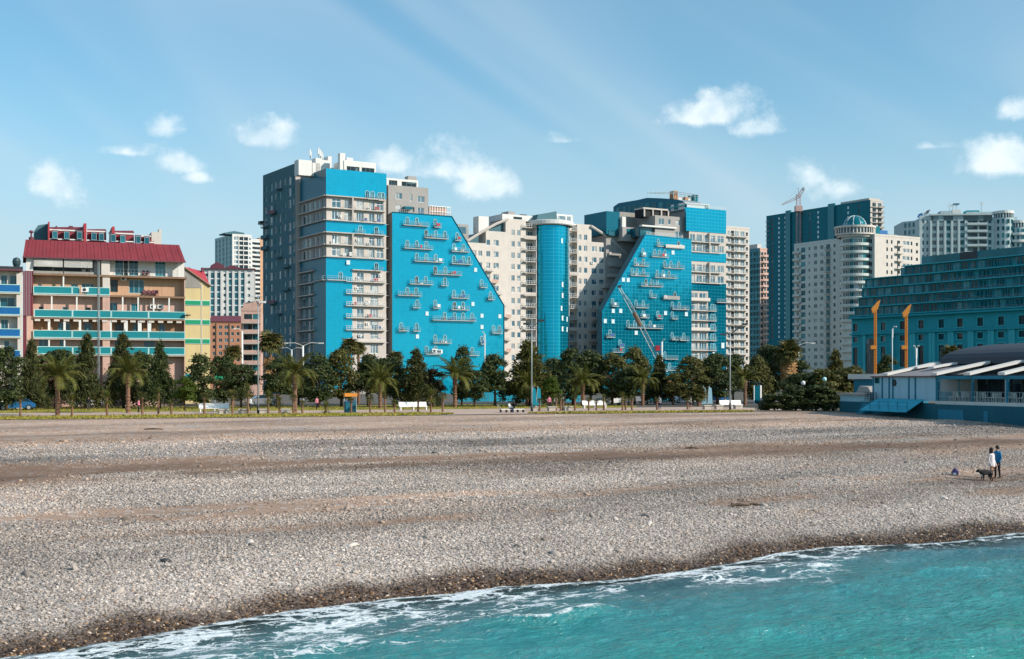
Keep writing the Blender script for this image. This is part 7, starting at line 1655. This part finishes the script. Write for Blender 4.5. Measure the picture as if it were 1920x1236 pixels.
# low shed at the far end
zs = cz(1605, 741); b = MB(); b.box(cs_(1579), -.25, 1.5, cs_(1634), 7, zs, 'cafe_board'); C.part('shed_wall', b)
b = MB(); b.box(cs_(1578), -.6, zs, cs_(1632), 7, zs + .25, 'plaster_grey'); b.prism([(cs_(1578), zs + .25), (cs_(1606), zs + .25), (cs_(1600), zs + 1.0), (cs_(1584), zs + 1.1)], 2, 7, 'plaster_grey'); C.part('shed_roof', b)
# boarded room: separate boards
r0, r1 = cs_(1638), cs_(1757); zb0, zb1 = cz(1700, 751), cz(1700, 708)
nb = 11; bh = (zb1 - zb0) / nb
me = MB(); me.add([(0, -.04, 0), (1, -.04, 0), (1, .0, bh * .97), (0, .0, bh * .97), (0, .1, 0), (1, .1, 0)], [(0, 1, 2, 3), (0, 4, 5, 1)], 'cafe_board'); me = me.mesh('board')
o = block(C, 'room_wall', r0, r1, .06, 6, zb0, zb1, 'cafe_board')
posts = [1638, 1655, 1668, 1705, 1717, 1757]
for pa, pb in zip(posts[:-1], posts[1:]):
    for i in range(nb): C.put('board', me, cs_(pa) + .05, 0, zb0 + i * bh, cs_(pb) - cs_(pa) - .1, 1, 1, parent=o)
for p in posts + [1675]: b = MB(); b.box(cs_(p) - .09, -.12, zb0 - .3, cs_(p) + .09, .05, zb1, 'cafe_blue'); C.part('post', b)
C.put('window', U['k1'], cs_(1641), -.1, cz(1645, 719), 1.0, 1, .75); b = MB(); b.lathe([(0, 0), (.38, .0), (.38, .12)], 'steel_dark', 14); b.v = [(x, -z, y) for x, y, z in b.v]; C.put('vent', b.mesh('vent'), cs_(1678), -.06, cz(1678, 718))
block(C, 'eaves_beam', r0 - .3, r1, -.25, .2, zb1, zb1 + .18, 'cafe_grey')
# grey roof over the room
CP = C.turn(cs_(1640), 90); dd = CP.s(1715); zrt = CP.z(1715, 690)
b = MB(); b.add([(r0 - .5, -.5, zb1 + .18), (r1 + .2, -.5, zb1 + .18), (r1 + .2, 9, zb1 + 1.9), (r0 - .5, 9, zb1 + 1.9), (r0 - .5, 9, zb1), (r1 + .2, 9, zb1)], [(0, 1, 2, 3), (3, 2, 5, 4), (1, 5, 2), (0, 3, 4)], 'cafe_grey'); C.part('room_roof', b)
mk('cafe_apron', (.03, .42, .56), .7, .25, .8, streak=.25)
# slanted apron below the room with its rail
zt_, zbt = cz(1690, 748), cz(1690, 771, -2.2); a0, a1 = cs_(1650), cs_(1738)
b = MB(); b.add([(a0, -.4, zt_), (a1, -.4, zt_), (a1, -2.6, zbt), (a0, -2.6, zbt), (a0, -.4, zt_ - .1), (a1, -.4, zt_ - .1), (a1, -2.6, zbt - .12), (a0, -2.6, zbt - .12)], [(3, 2, 1, 0), (4, 5, 6, 7), (0, 4, 7, 3), (1, 2, 6, 5), (3, 7, 6, 2)], 'cafe_apron'); C.part('sloping_apron', b)
rm, l3 = rail_mesh(a1 - a0, .9, 'cafe_blue', 2.5, 1.6, .03, 2, False); C.put('railing', rm, a0, 0, zbt + .1, (a1 - a0) / l3)
# steps between shed and room
b = MB()
for i in range(5): b.box(cs_(1626), -.6 - .3 * i, 1.8, cs_(1638), -.2 - .3 * i + .0, zfl - .5 - .35 * i, 'cafe_blue')
C.part('steps', b); rm, l3 = rail_mesh(2.5, 1.0, 'steel_dark', .6, .6, .03, 4, False); C.put('railing', rm, cs_(1630), 0, zfl - .2, 1)
# terrace
t0, t1 = cs_(1757), eS
b = MB(); b.box(t0, -.2, zfl - .35, t1, 7, zfl, 'plaster_shade_tint'); C.part('terrace_floor', b)
b = MB(); b.box(t0, -.2, zev - .22, t1, .15, zev + .12, 'cafe_blue'); C.part('front_beam', b)
for p, w_ in ((1758, .16), (1824, .07), (1889, .16), (1950, .1)): b = MB(); b.box(cs_(p) - w_, -.12, zfl - .3, cs_(p) + w_, .12, zev - .2, 'cafe_blue'); C.part('post', b)
b = MB(); b.box(cs_(1886), -.1, zfl, cs_(1887.5), .1, zev - .2, 'rail_white'); C.part('post', b)
mk('cafe_rail', (.22, .34, .36), .6, .2, 1.0)
rm, l3 = rail_mesh(t1 - t0, 1.05, 'cafe_rail', .1, .55, .022, 2, False); C.put('railing', rm, t0, 0, zfl, (t1 - t0) / l3)
zg0, zg1 = zfl, zev; GB = C.back(5.0)
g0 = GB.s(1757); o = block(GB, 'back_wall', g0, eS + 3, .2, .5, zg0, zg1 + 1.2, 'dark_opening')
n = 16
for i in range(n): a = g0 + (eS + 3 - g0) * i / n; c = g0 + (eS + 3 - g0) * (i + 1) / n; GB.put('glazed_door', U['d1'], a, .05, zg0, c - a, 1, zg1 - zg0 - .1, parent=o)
CE = C.turn(t0 + .05, 90)
for a, c in ((.4, 2.6), (2.9, 5.2)): b = MB(); b.box(a, .02, zfl + 1.0, c, .06, zev - .2, 'cafe_canvas'); Wall(rs, CE.x, CE.y, CE.a).part('curtain', b)
# white roof fins rising inland
for p, dl, L_ in ((1668, 0, 6.6), (1760, 0, 6.8), (1822, 0, 6.4), (1887, 0, 6.4), (1950, 0, 6.4)):
    s_ = cs_(p); z_ = zev + .18; b = MB(); b.add([(s_ - .55, -.6, z_), (s_ + .55, -.6, z_), (s_ + .55, L_, z_ + 1.45), (s_ - .55, L_, z_ + 1.45), (s_ - .55, -.6, z_ + .28), (s_ + .55, -.6, z_ + .28), (s_ + .55, L_ * .93, z_ + 1.62), (s_ - .55, L_ * .93, z_ + 1.62)],
        [(3, 2, 1, 0), (4, 5, 6, 7), (0, 1, 5, 4), (1, 2, 6, 5), (3, 0, 4, 7), (2, 3, 7, 6)], 'cafe_canvas'); C.part('roof_fin', b)
for p in (1715, 1745):
    s_ = cs_(p, 3); b = MB(); b.add([(s_ - .6, 3, zev + 1.0), (s_ + .6, 3, zev + 1.0), (s_ + .6, 8.2, zev + 1.8), (s_ - .6, 8.2, zev + 1.8), (s_ - .6, 3, zev + 1.2), (s_ + .6, 3, zev + 1.2), (s_ + .6, 8.0, zev + 2.0), (s_ - .6, 8.0, zev + 2.0)], [(3, 2, 1, 0), (4, 5, 6, 7), (0, 1, 5, 4), (1, 2, 6, 5), (3, 0, 4, 7), (2, 3, 7, 6)], 'cafe_canvas'); C.part('roof_fin', b)
b = MB(); b.box(t0, 1, zev + .13, t1, 12, zev + .3, 'cafe_roof'); C.part('terrace_roof', b)
# black vaulted hall behind
V = C.turn(cs_(1700), 90); v0 = V.s(1788); zv0 = V.z(1788, 683); n = 16; span = 26.0
rise = V.z(1920, 643) - zv0; prof = [(v0 + span * (1 - math.cos(math.pi * i / n)) / 2, zv0 + rise * 1.03 * math.sin(math.pi * i / n) ** .8) for i in range(n + 1)]
b = MB(); b.prism([(x_, z_) for x_, z_ in prof[::-1]], -16, 3, 'cafe_roof'); Vw = Wall(rs, V.x, V.y, V.a); Vw.part('vaulted_hall_roof', b)
b = MB(); b.tube([(x_, -16.1, z_ + .05) for x_, z_ in prof], .1, 'plaster_grey', 5); Vw.part('vault_rim', b)
block(C, 'hall_wall', cs_(1700) - 3, cs_(1700) + 16, v0 + .5, v0 + span - .5, GZ, zv0 + .02, 'cafe_roof')
b = MB(); b.box(cs_(1590, 12), 12, zev - .2, cs_(1660, 12), 20, zev + .5, 'plaster_white'); C.part('rear_roof', b); block(C, 'rear_wall', cs_(1595, 12), cs_(1655, 12), 12.5, 19, GZ, zev - .2, 'cafe_blue')
# chairs and tables on the terrace: things of their own
cb = MB(); cb.box(-.24, -.24, .42, .24, .24, .47, 'cafe_canvas'); seat_m = cb.mesh('seat'); cb = MB(); cb.add([(-.24, .2, .47), (.24, .2, .47), (.24, .3, .98), (-.24, .3, .98), (-.24, .25, .47), (.24, .25, .47), (.24, .35, .98), (-.24, .35, .98)], [(0, 1, 2, 3), (5, 4, 7, 6), (3, 2, 6, 7), (0, 3, 7, 4), (1, 5, 6, 2)], 'cafe_canvas'); back_m = cb.mesh('backrest'); cb = MB(); cb.box(-.025, -.025, 0, .025, .025, .43, 'cafe_canvas'); leg_m = cb.mesh('leg')
for i, px in enumerate((1786, 1791, 1797, 1804, 1810, 1817, 1829, 1838, 1848, 1858, 1868, 1877, 1883, 1897, 1906, 1914)):
    d_ = 1.1 + .5 * (i % 2); p = C.w(cs_(px, d_), d_, zfl); o = obj('terrace_chair', None, T(*p) @ RZ(C.a + R(90 if i % 3 else -60)), None, nth[i] + ' pale chair from the left on the restaurant terrace', 'chair', 'terrace chairs')
    obj('seat', seat_m, WM[o], o); obj('backrest', back_m, WM[o], o)
    for lx in (-.2, .2):
        for ly in (-.2, .2): obj('leg', leg_m, WM[o] @ T(lx, ly, 0), o)
for i, px in enumerate((1794, 1820, 1845, 1870, 1900)):
    p = C.w(cs_(px, 2.2), 2.2, zfl); o = obj('terrace_table', None, T(*p), None, nth[i] + ' table from the left on the restaurant terrace', 'table', 'terrace tables'); b = MB(); b.lathe([(0, .7), (.45, .7), (.45, .74), (0, .74)], 'rail_white', 14); obj('table_top', b.mesh('table_top'), WM[o], o); b = MB(); b.tube([(0, 0, 0), (0, 0, .7)], .04, 'steel_dark', 6); b.lathe([(.25, 0), (.25, .03), (0, .04)], 'steel_dark', 10); obj('foot', b.mesh('foot'), WM[o], o)
# round lamp globes over the hedge
for px, py, m_, lab in ((1506, 719, 'rail_white', 'white globe lamp over the hedge'), (1546, 712, 'trim_teal', 'small pale teal lamp over the hedge')):
    x, y = at(px, 2); o = thing('globe_lamp', x, y, GZ, 0, lab, 'lamp'); h = ZZ(py, y) - GZ; b = MB(); b.tube([(0, 0, 0), (0, 0, h - .2)], .05, 'steel_dark', 6); obj('pole', b.mesh('pole'), WM[o], o); b = MB(); b.lathe([(.02, h - .25), (.22, h - .15), (.28, h + .05), (.2, h + .28), (.02, h + .33)], m_, 12); obj('globe', b.mesh('globe', True), WM[o], o)
# ================================================================ mountains across the bay, right of the picture (seen in the glazing)
mk('hill_forest', (.025, .055, .05), .95, .3, .004)
n = 60; b = MB(); hp = []
for i in range(n + 1):
    t = R(76 + 43.5 * i / n); r_ = 2600; x_, y_ = r_ * math.sin(t), 420 + r_ * math.cos(t)
    h_ = (150 + 110 * float(fbm(np.array([i * .16]), np.array([3.3]), 5)[0]) + 40 * float(fbm(np.array([i * .6]), np.array([1.3]), 6)[0])) * min(1, (n - i) / 3 + .12)
    hp.append((x_, y_, h_, t))
vs = []
for x_, y_, h_, t in hp: vs += [(x_, y_, -1), (x_ + 160 * math.sin(t), y_ + 160 * math.cos(t), h_ * .55), (x_ + 420 * math.sin(t), y_ + 420 * math.cos(t), h_), (x_ + 1100 * math.sin(t), y_ + 1100 * math.cos(t), -1)]
b.add(vs, [(i * 4 + k, i * 4 + k + 1, i * 4 + k + 5, i * 4 + k + 4) for i in range(n) for k in range(3)], 'hill_forest'); obj('hills', b.mesh('hills', True), None, None, kind='structure')

# ================================================================ people
mk('skin', (.50, .27, .18), .6, .08, 6); mk('hair_dark', (.018, .013, .011), .6, .2, 20); mk('cloth_black', (.014, .014, .018), .85, .2, 8); mk('cloth_white', (.72, .64, .64), .85, .12, 6); mk('cloth_navy', (.02, .025, .06), .85, .2, 8)
mk('cloth_blue', (.01, .16, .34), .8, .2, 6); mk('cloth_pink', (.62, .22, .28), .85, .15, 6); mk('cloth_grey', (.25, .25, .27), .85, .15, 6); mk('cloth_red', (.45, .05, .05), .85, .15, 6); mk('fur_black', (.012, .012, .014), .8, .3, 12); mk('fur_white', (.62, .58, .54), .85, .2, 10); mk('cloth_purple', (.10, .07, .17), .8, .2, 6)
def skin_body(name, chains, M, parent, mat, sub=2, cuts=None):
    """chains: lists of (x, y, z, rx, ry); joints met again are welded into one continuous body"""
    idx = {}; vs, es, rad = [], [], []
    for ch in chains:
        pv = None
        for (x, y, z, rx, ry) in ch:
            k = (round(x, 3), round(y, 3), round(z, 3))
            if k not in idx: idx[k] = len(vs); vs.append((x, y, z)); rad.append((rx, ry))
            if pv is not None and pv != idx[k]: es.append((pv, idx[k]))
            pv = idx[k]
    me = bpy.data.meshes.new(name); me.from_pydata(vs, es, []); o = obj(name, me, M, parent)
    sm = o.modifiers.new('skin', 'SKIN'); sm.use_smooth_shade = True
    for i, r in enumerate(rad): me.skin_vertices[0].data[i].radius = r
    me.skin_vertices[0].data[0].use_root = True
    sb = o.modifiers.new('subsurf', 'SUBSURF'); sb.levels = sub; sb.render_levels = sub
    if isinstance(mat, str): me.materials.append(MATS[mat])
    else: me.materials.append(mat)
    return o
def zoned(name, zones, axis=2):
    """one body, several cloths: colour by height (metres in the figure's own space) and by reach for bare hands"""
    m, gg, bs, out = newmat(name); oc = gg.new('ShaderNodeTexCoord').outputs['Object']; x, y, z = gg.sep(oc); c = zones[0][1]
    for (h_, col) in zones[1:]: c = gg.mix(gg.math('GREATER_THAN', z, h_), c, col)
    nz = gg.noise(oc, 9, 4, .6); gg.put(bs.inputs['Base Color'], gg.mix(gg.mapr(nz, .35, .7, 0, .3), c, (.01, .01, .012))); setp(bs, rough=.85, spec=.2); return m
SK = (.50, .27, .18)
def standing(M, label, mat, hgt=1.7, skirt=None, lean=0.0, arm=.16, hair='hair_dark', longhair=False, group=None, jacket=None, step=.09):
    k = hgt / 1.7; o = obj('person', None, M, None, label, 'person', group); Mk = M @ S3(k, k, k); lx = lean
    pel = (0, 0, .93, .135, .105)
    ch = [[pel, (lx * .3, 0, 1.12, .125, .095), (lx * .7, 0, 1.32, .155, .105), (lx, 0, 1.44, .10, .075), (lx * 1.1, 0, 1.50, .05, .05), (lx * 1.2, .0, 1.56, .06, .07), (lx * 1.25, -.01, 1.63, .078, .095), (lx * 1.25, 0, 1.70, .05, .06)],
          [pel, (-.09, .0, .84, .092, .092), (-.10, -step * .5, .50, .062, .066), (-.10, -step * .2, .28, .054, .058), (-.10, -step * .3, .09, .036, .042), (-.10, -step * .3 - .02, .045, .04, .035), (-.11, -step * .3 - .15, .025, .038, .022)],
          [pel, (.09, .0, .84, .092, .092), (.10, step * .3, .50, .062, .066), (.10, step * .6, .28, .054, .058), (.10, step * .9, .09, .036, .042), (.10, step * .9 - .02, .045, .04, .035), (.11, step * .9 - .15, .025, .038, .022)]]
    for s_ in (-1, 1):
        ch.append([(lx * .7, 0, 1.32, .155, .105), (lx + s_ * .17, 0, 1.39, .062, .06), (lx + s_ * (.17 + arm * .4), .02, 1.10, .045, .045), (lx + s_ * (.17 + arm * .3), -.10, .88, .034, .034), (lx + s_ * (.17 + arm * .25), -.13, .82, .028, .038), (lx + s_ * (.17 + arm * .22), -.15, .76, .018, .03)])
    skin_body('body', ch, Mk, o, mat)
    b = MB(); c_ = (lx * 1.25, .012, 1.66); b.lathe([(.001, .115), (.06, .10), (.098, .05), (.105, 0), (.10, -.06 if not longhair else -.16), (.085, -.09 if not longhair else -.24)], hair, 12)
    b.v = [(x + c_[0], y * 1.12 + c_[1] + (.02 if z < -.03 else 0), z + c_[2]) for x, y, z in b.v]; obj('hair', b.mesh('hair', True), Mk, o)
    # five-fingered hands as short chains rooted in the palm
    for s_ in (-1, 1):
        b = MB(); hx = lx + s_ * (.17 + arm * .22); 
        for j, (dx_, L_) in enumerate(((-.026, .06), (-.009, .075), (.009, .07), (.026, .055))): b.tube([(hx, -.15 + dx_, .775), (hx - s_ * .005, -.155 + dx_ * 1.1, .775 - L_ * .6), (hx - s_ * .02, -.15 + dx_ * 1.1, .775 - L_)], [.009, .008, .005], 'skin', 5)
        b.tube([(hx, -.185, .80), (hx - s_ * .015, -.205, .765), (hx - s_ * .02, -.20, .735)], [.010, .009, .006], 'skin', 5); obj('fingers', b.mesh('fingers', True), Mk, o)
    b = MB()
    b.tube([(lx * 1.25, -.085, 1.63), (lx * 1.25, -.125, 1.605), (lx * 1.25, -.09, 1.60)], [.008, .016, .008], 'skin', 5)
    for s_ in (-1, 1): b.lathe([(.001, .012), (.011, 0), (.001, -.012)], 'hair_dark', 6); b.v[-18:] = [(x + lx * 1.25 + s_ * .032, y - .094, z + 1.645) for x, y, z in b.v[-18:]]
    b.box(lx * 1.25 - .022, -.098, 1.575, lx * 1.25 + .022, -.085, 1.583, 'cloth_red'); obj('face', b.mesh('face'), Mk, o)
    if skirt:
        b = MB(); b.lathe([(.115, 1.38), (.165, 1.30), (.15, 1.12), (.175, .95), (.205, .74), (.20, .735), (.14, .95)], skirt, 18); b.v = [(x + lx * .7 * max(0, min(1, (z - .9) / .45)), y * .78, z) for x, y, z in b.v]; obj('tunic', b.mesh('tunic', True), Mk, o)
    if jacket:
        b = MB(); b.lathe([(.10, 1.47), (.19, 1.40), (.20, 1.2), (.185, 1.0), (.20, .84), (.19, .835), (.15, 1.0)], jacket, 18); b.v = [(x + lx * .7 * max(0, min(1, (z - .9) / .45)), y * .72, z) for x, y, z in b.v]; obj('jacket', b.mesh('jacket', True), Mk, o)
    return o
def ground_at(px, py):
    """point of the beach seen at a picture position"""
    z = 1.2
    for _ in range(30):
        y = F * (ZC - z) / (py - HZ); x = (px - 960) / F * y; s, t = to_st(x, y); z = float(beach_z(np.array([s]), np.array([t]))[0])
    return x, y, z
m1 = zoned('outfit_tunic', [(0, SK), (.80, (.70, .62, .62)), (1.46, SK)]); m2 = zoned('outfit_blue', [(0, (.015, .015, .018)), (.88, (.01, .16, .34)), (1.47, SK)])
x, y, z = ground_at(1860, 901); standing(T(x, y, z) @ RZ(R(35)), 'person in a pale tunic with bare legs standing on the beach', m1, 1.70, 'cloth_white', -.03, longhair=True)
x, y, z = ground_at(1870, 897); standing(T(x, y, z) @ RZ(R(-60)), 'person in a blue jacket and black trousers on the beach', m2, 1.72, None, .0, jacket='cloth_blue')
# black dog nosing the shingle beside them
x, y, z = ground_at(1848, 902); M = T(x, y, z) @ RZ(R(188)); o = obj('dog', None, M, None, 'black dog standing beside the two people on the beach', 'dog')
pel = (-.26, 0, .46, .13, .14); chst = (.14, 0, .44, .15, .18)
skin_body('body', [[pel, (-.06, 0, .48, .135, .15), chst, (.27, 0, .50, .11, .12), (.35, 0, .54, .095, .10), (.42, 0, .55, .095, .095), (.50, 0, .52, .06, .055), (.56, 0, .50, .045, .04)],
    [pel, (-.29, .09, .36, .09, .10), (-.24, .09, .27, .055, .055), (-.34, .09, .16, .036, .036), (-.36, .08, .03, .022, .022), (-.32, .08, .015, .028, .018)], [pel, (-.29, -.09, .36, .09, .10), (-.22, -.09, .27, .055, .055), (-.31, -.09, .16, .036, .036), (-.32, -.08, .03, .022, .022), (-.28, -.08, .015, .028, .018)],
    [chst, (.16, .09, .32, .065, .07), (.14, .08, .20, .038, .038), (.18, .08, .03, .022, .022), (.22, .08, .015, .028, .018)], [chst, (.16, -.09, .32, .065, .07), (.16, -.08, .20, .038, .038), (.22, -.08, .03, .022, .022), (.26, -.08, .015, .028, .018)],
    [pel, (-.42, 0, .52, .024, .024), (-.55, 0, .60, .02, .02), (-.62, 0, .72, .012, .012)]], M, o, 'fur_black')
b = MB()
for s_ in (-1, 1): b.add([(.36, s_ * .07, .64), (.42, s_ * .085, .62), (.40, s_ * .14, .50), (.36, s_ * .10, .54)], [(0, 1, 2, 3), (3, 2, 1, 0)], 'fur_black')
obj('ears', b.mesh('ears'), M, o); b = MB(); b.lathe([(.001, .02), (.11, 0), (.12, -.12), (.001, -.2)], 'fur_white', 10); b.v = [(y_ * .6 + .22, x_ * .75, z_ + .40) for x_, y_, z_ in b.v]; obj('chest_patch', b.mesh('chest_patch', True), M, o)
# purple and white bag
x, y, z = ground_at(1791, 889); M = T(x, y, z) @ RZ(R(20)); o = obj('bag', None, M, None, 'purple and white bag lying on the shingle left of the dog', 'bag')
b = MB(); b.lathe([(.02, .38), (.12, .36), (.2, .2), (.19, .04), (.12, 0)], 'cloth_purple', 14); b.v = [(x_ * 1.1, y_ * .7, z_) for x_, y_, z_ in b.v]; obj('bag_body', b.mesh('bag_body', True), M, o)
b = MB(); b.lathe([(.001, .16), (.09, .14), (.11, .06), (.08, 0)], 'cloth_white', 12); b.v = [(x_ - .12, y_ - .1, z_) for x_, y_, z_ in b.v]; obj('pocket', b.mesh('pocket', True), M, o)
b = MB(); b.tube([(-.1, 0, .34), (0, 0, .46), (.12, 0, .33)], .015, 'cloth_black', 5); obj('handle', b.mesh('handle'), M, o)
# promenade visitors
outf = [zoned('outfit_a', [(0, (.02, .02, .03)), (.9, (.62, .22, .28)), (1.47, SK)]), zoned('outfit_b', [(0, (.03, .04, .08)), (.9, (.6, .6, .6)), (1.47, SK)]), zoned('outfit_c', [(0, (.10, .09, .09)), (.9, (.02, .02, .025)), (1.47, SK)]), zoned('outfit_d', [(0, SK), (.6, (.05, .06, .12)), (.9, (.55, .5, .45)), (1.47, SK)])]
for px, q, a, oi_, lab in ((1030, 22, 20, 0, 'person in a pink top on the path right of the middle lamp'), (1042, 23, 200, 1, 'person in a grey top on the path right of the middle lamp'), (1236, 13, 160, 1, 'person in a pale top standing near the eighth date palm'), (166, 36, 10, 2, 'person in black between the leftmost palms'), (260, 24, 80, 0, 'person in a pink top beside the second date palm'), (594, 30, 40, 0, 'person in a pink top right of the third date palm'), (1295, 15, 100, 3, 'person in a beige top left of the right lamp post'), (470, 30, 60, 1, 'person in a grey top beside the left lamp post')):
    xx, yy = at(px, q); standing(T(xx, yy, GZ) @ RZ(R(a)), lab, outf[oi_], random.uniform(1.62, 1.8), group='people on the promenade', step=.2)
def seated(M, label, mat, group):
    o = obj('person', None, M, None, label, 'person', group); pel = (0, 0, .55, .14, .12)
    ch = [[pel, (0, .03, .75, .125, .10), (0, .05, .95, .155, .105), (0, .04, 1.06, .10, .075), (0, .03, 1.12, .05, .05), (0, .01, 1.19, .065, .08), (0, 0, 1.26, .078, .095), (0, .01, 1.33, .05, .06)]]
    for s_ in (-1, 1):
        ch.append([pel, (s_ * .09, -.08, .53, .09, .09), (s_ * .11, -.45, .52, .062, .066), (s_ * .11, -.48, .28, .052, .055), (s_ * .11, -.50, .08, .036, .04), (s_ * .11, -.62, .03, .036, .024)])
        ch.append([(0, .05, .95, .155, .105), (s_ * .17, .04, 1.01, .06, .06), (s_ * .23, -.05, .78, .045, .045), (s_ * .16, -.28, .66, .034, .034), (s_ * .14, -.36, .62, .02, .034)])
    skin_body('body', ch, M, o, mat); b = MB(); b.lathe([(.001, .115), (.06, .10), (.098, .05), (.105, 0), (.10, -.08), (.085, -.12)], 'hair_dark', 12); b.v = [(x_, y_ * 1.1 + .02, z_ + 1.29) for x_, y_, z_ in b.v]; obj('hair', b.mesh('hair', True), M, o)
sm1 = zoned('outfit_sit', [(0, (.015, .015, .02)), (.62, (.02, .02, .03)), (1.1, SK)]); sm2 = zoned('outfit_sit2', [(0, (.05, .06, .12)), (.62, (.60, .62, .64)), (1.1, SK)])
bx0, by0 = at(938, 8); bx1, by1 = at(982, 8); o = thing('beach_bench', bx0, by0, GZ, E_A, 'low white bench with people at the beach edge', 'bench'); L_ = math.hypot(bx1 - bx0, by1 - by0); b = MB(); b.box(0, -.3, .34, L_, .3, .42, 'bench_white'); obj('seat', b.mesh('seat'), WM[o], o)
for f in (.02, .26, .5, .74, .98): b = MB(); b.box(L_ * f - .03, -.28, 0, L_ * f + .03, .28, .34, 'steel_dark'); obj('leg', b.mesh('leg'), WM[o], o)
b = MB(); b.add([(0, -.28, .42), (0, .28, .42), (-.35, .28, .95), (-.35, -.28, .95)], [(0, 1, 2, 3), (3, 2, 1, 0)], 'bench_white'); obj('backrest', b.mesh('backrest'), WM[o], o)
for px, a, mm, lab in ((955, 60, sm2, 'seated person in a white top on the low beach bench'), (964, -40, sm1, 'seated person in black on the low beach bench')): xx, yy = at(px, 8); seated(T(xx, yy, GZ - .03) @ RZ(R(a)), lab, mm, 'people on the promenade')
# rock and driftwood on the shingle
x, y, z = ground_at(311, 1053); rk = stone_mesh('rock', 5, (.17, .12, .09), 'steel_dark', .35); obj('rock', rk, T(x, y, z + .03) @ RZ(.4), None, 'single black stone lying on the pale shingle at the left', 'rock')
for px, py, L_, lab in ((1387, 950, .8, 'longer dark driftwood stick on the shingle below the right block'), (1416, 949, .45, 'shorter dark driftwood stick on the shingle below the right block'), (288, 806, 1.6, 'dark driftwood stick near the left lawn strip'), (1297, 842, .9, 'brown driftwood piece below the right lamp post')):
    x, y, z = ground_at(px, py); b = MB(); b.tube([(-L_ / 2, 0, .05), (-.1, .05, .09), (L_ / 2, -.03, .05)], [.05, .07, .03], 'bark', 6); obj('driftwood', b.mesh('driftwood'), T(x, y, z) @ RZ(random.uniform(-.3, .3)), None, lab, 'driftwood', 'driftwood on the beach')
flush_extra()
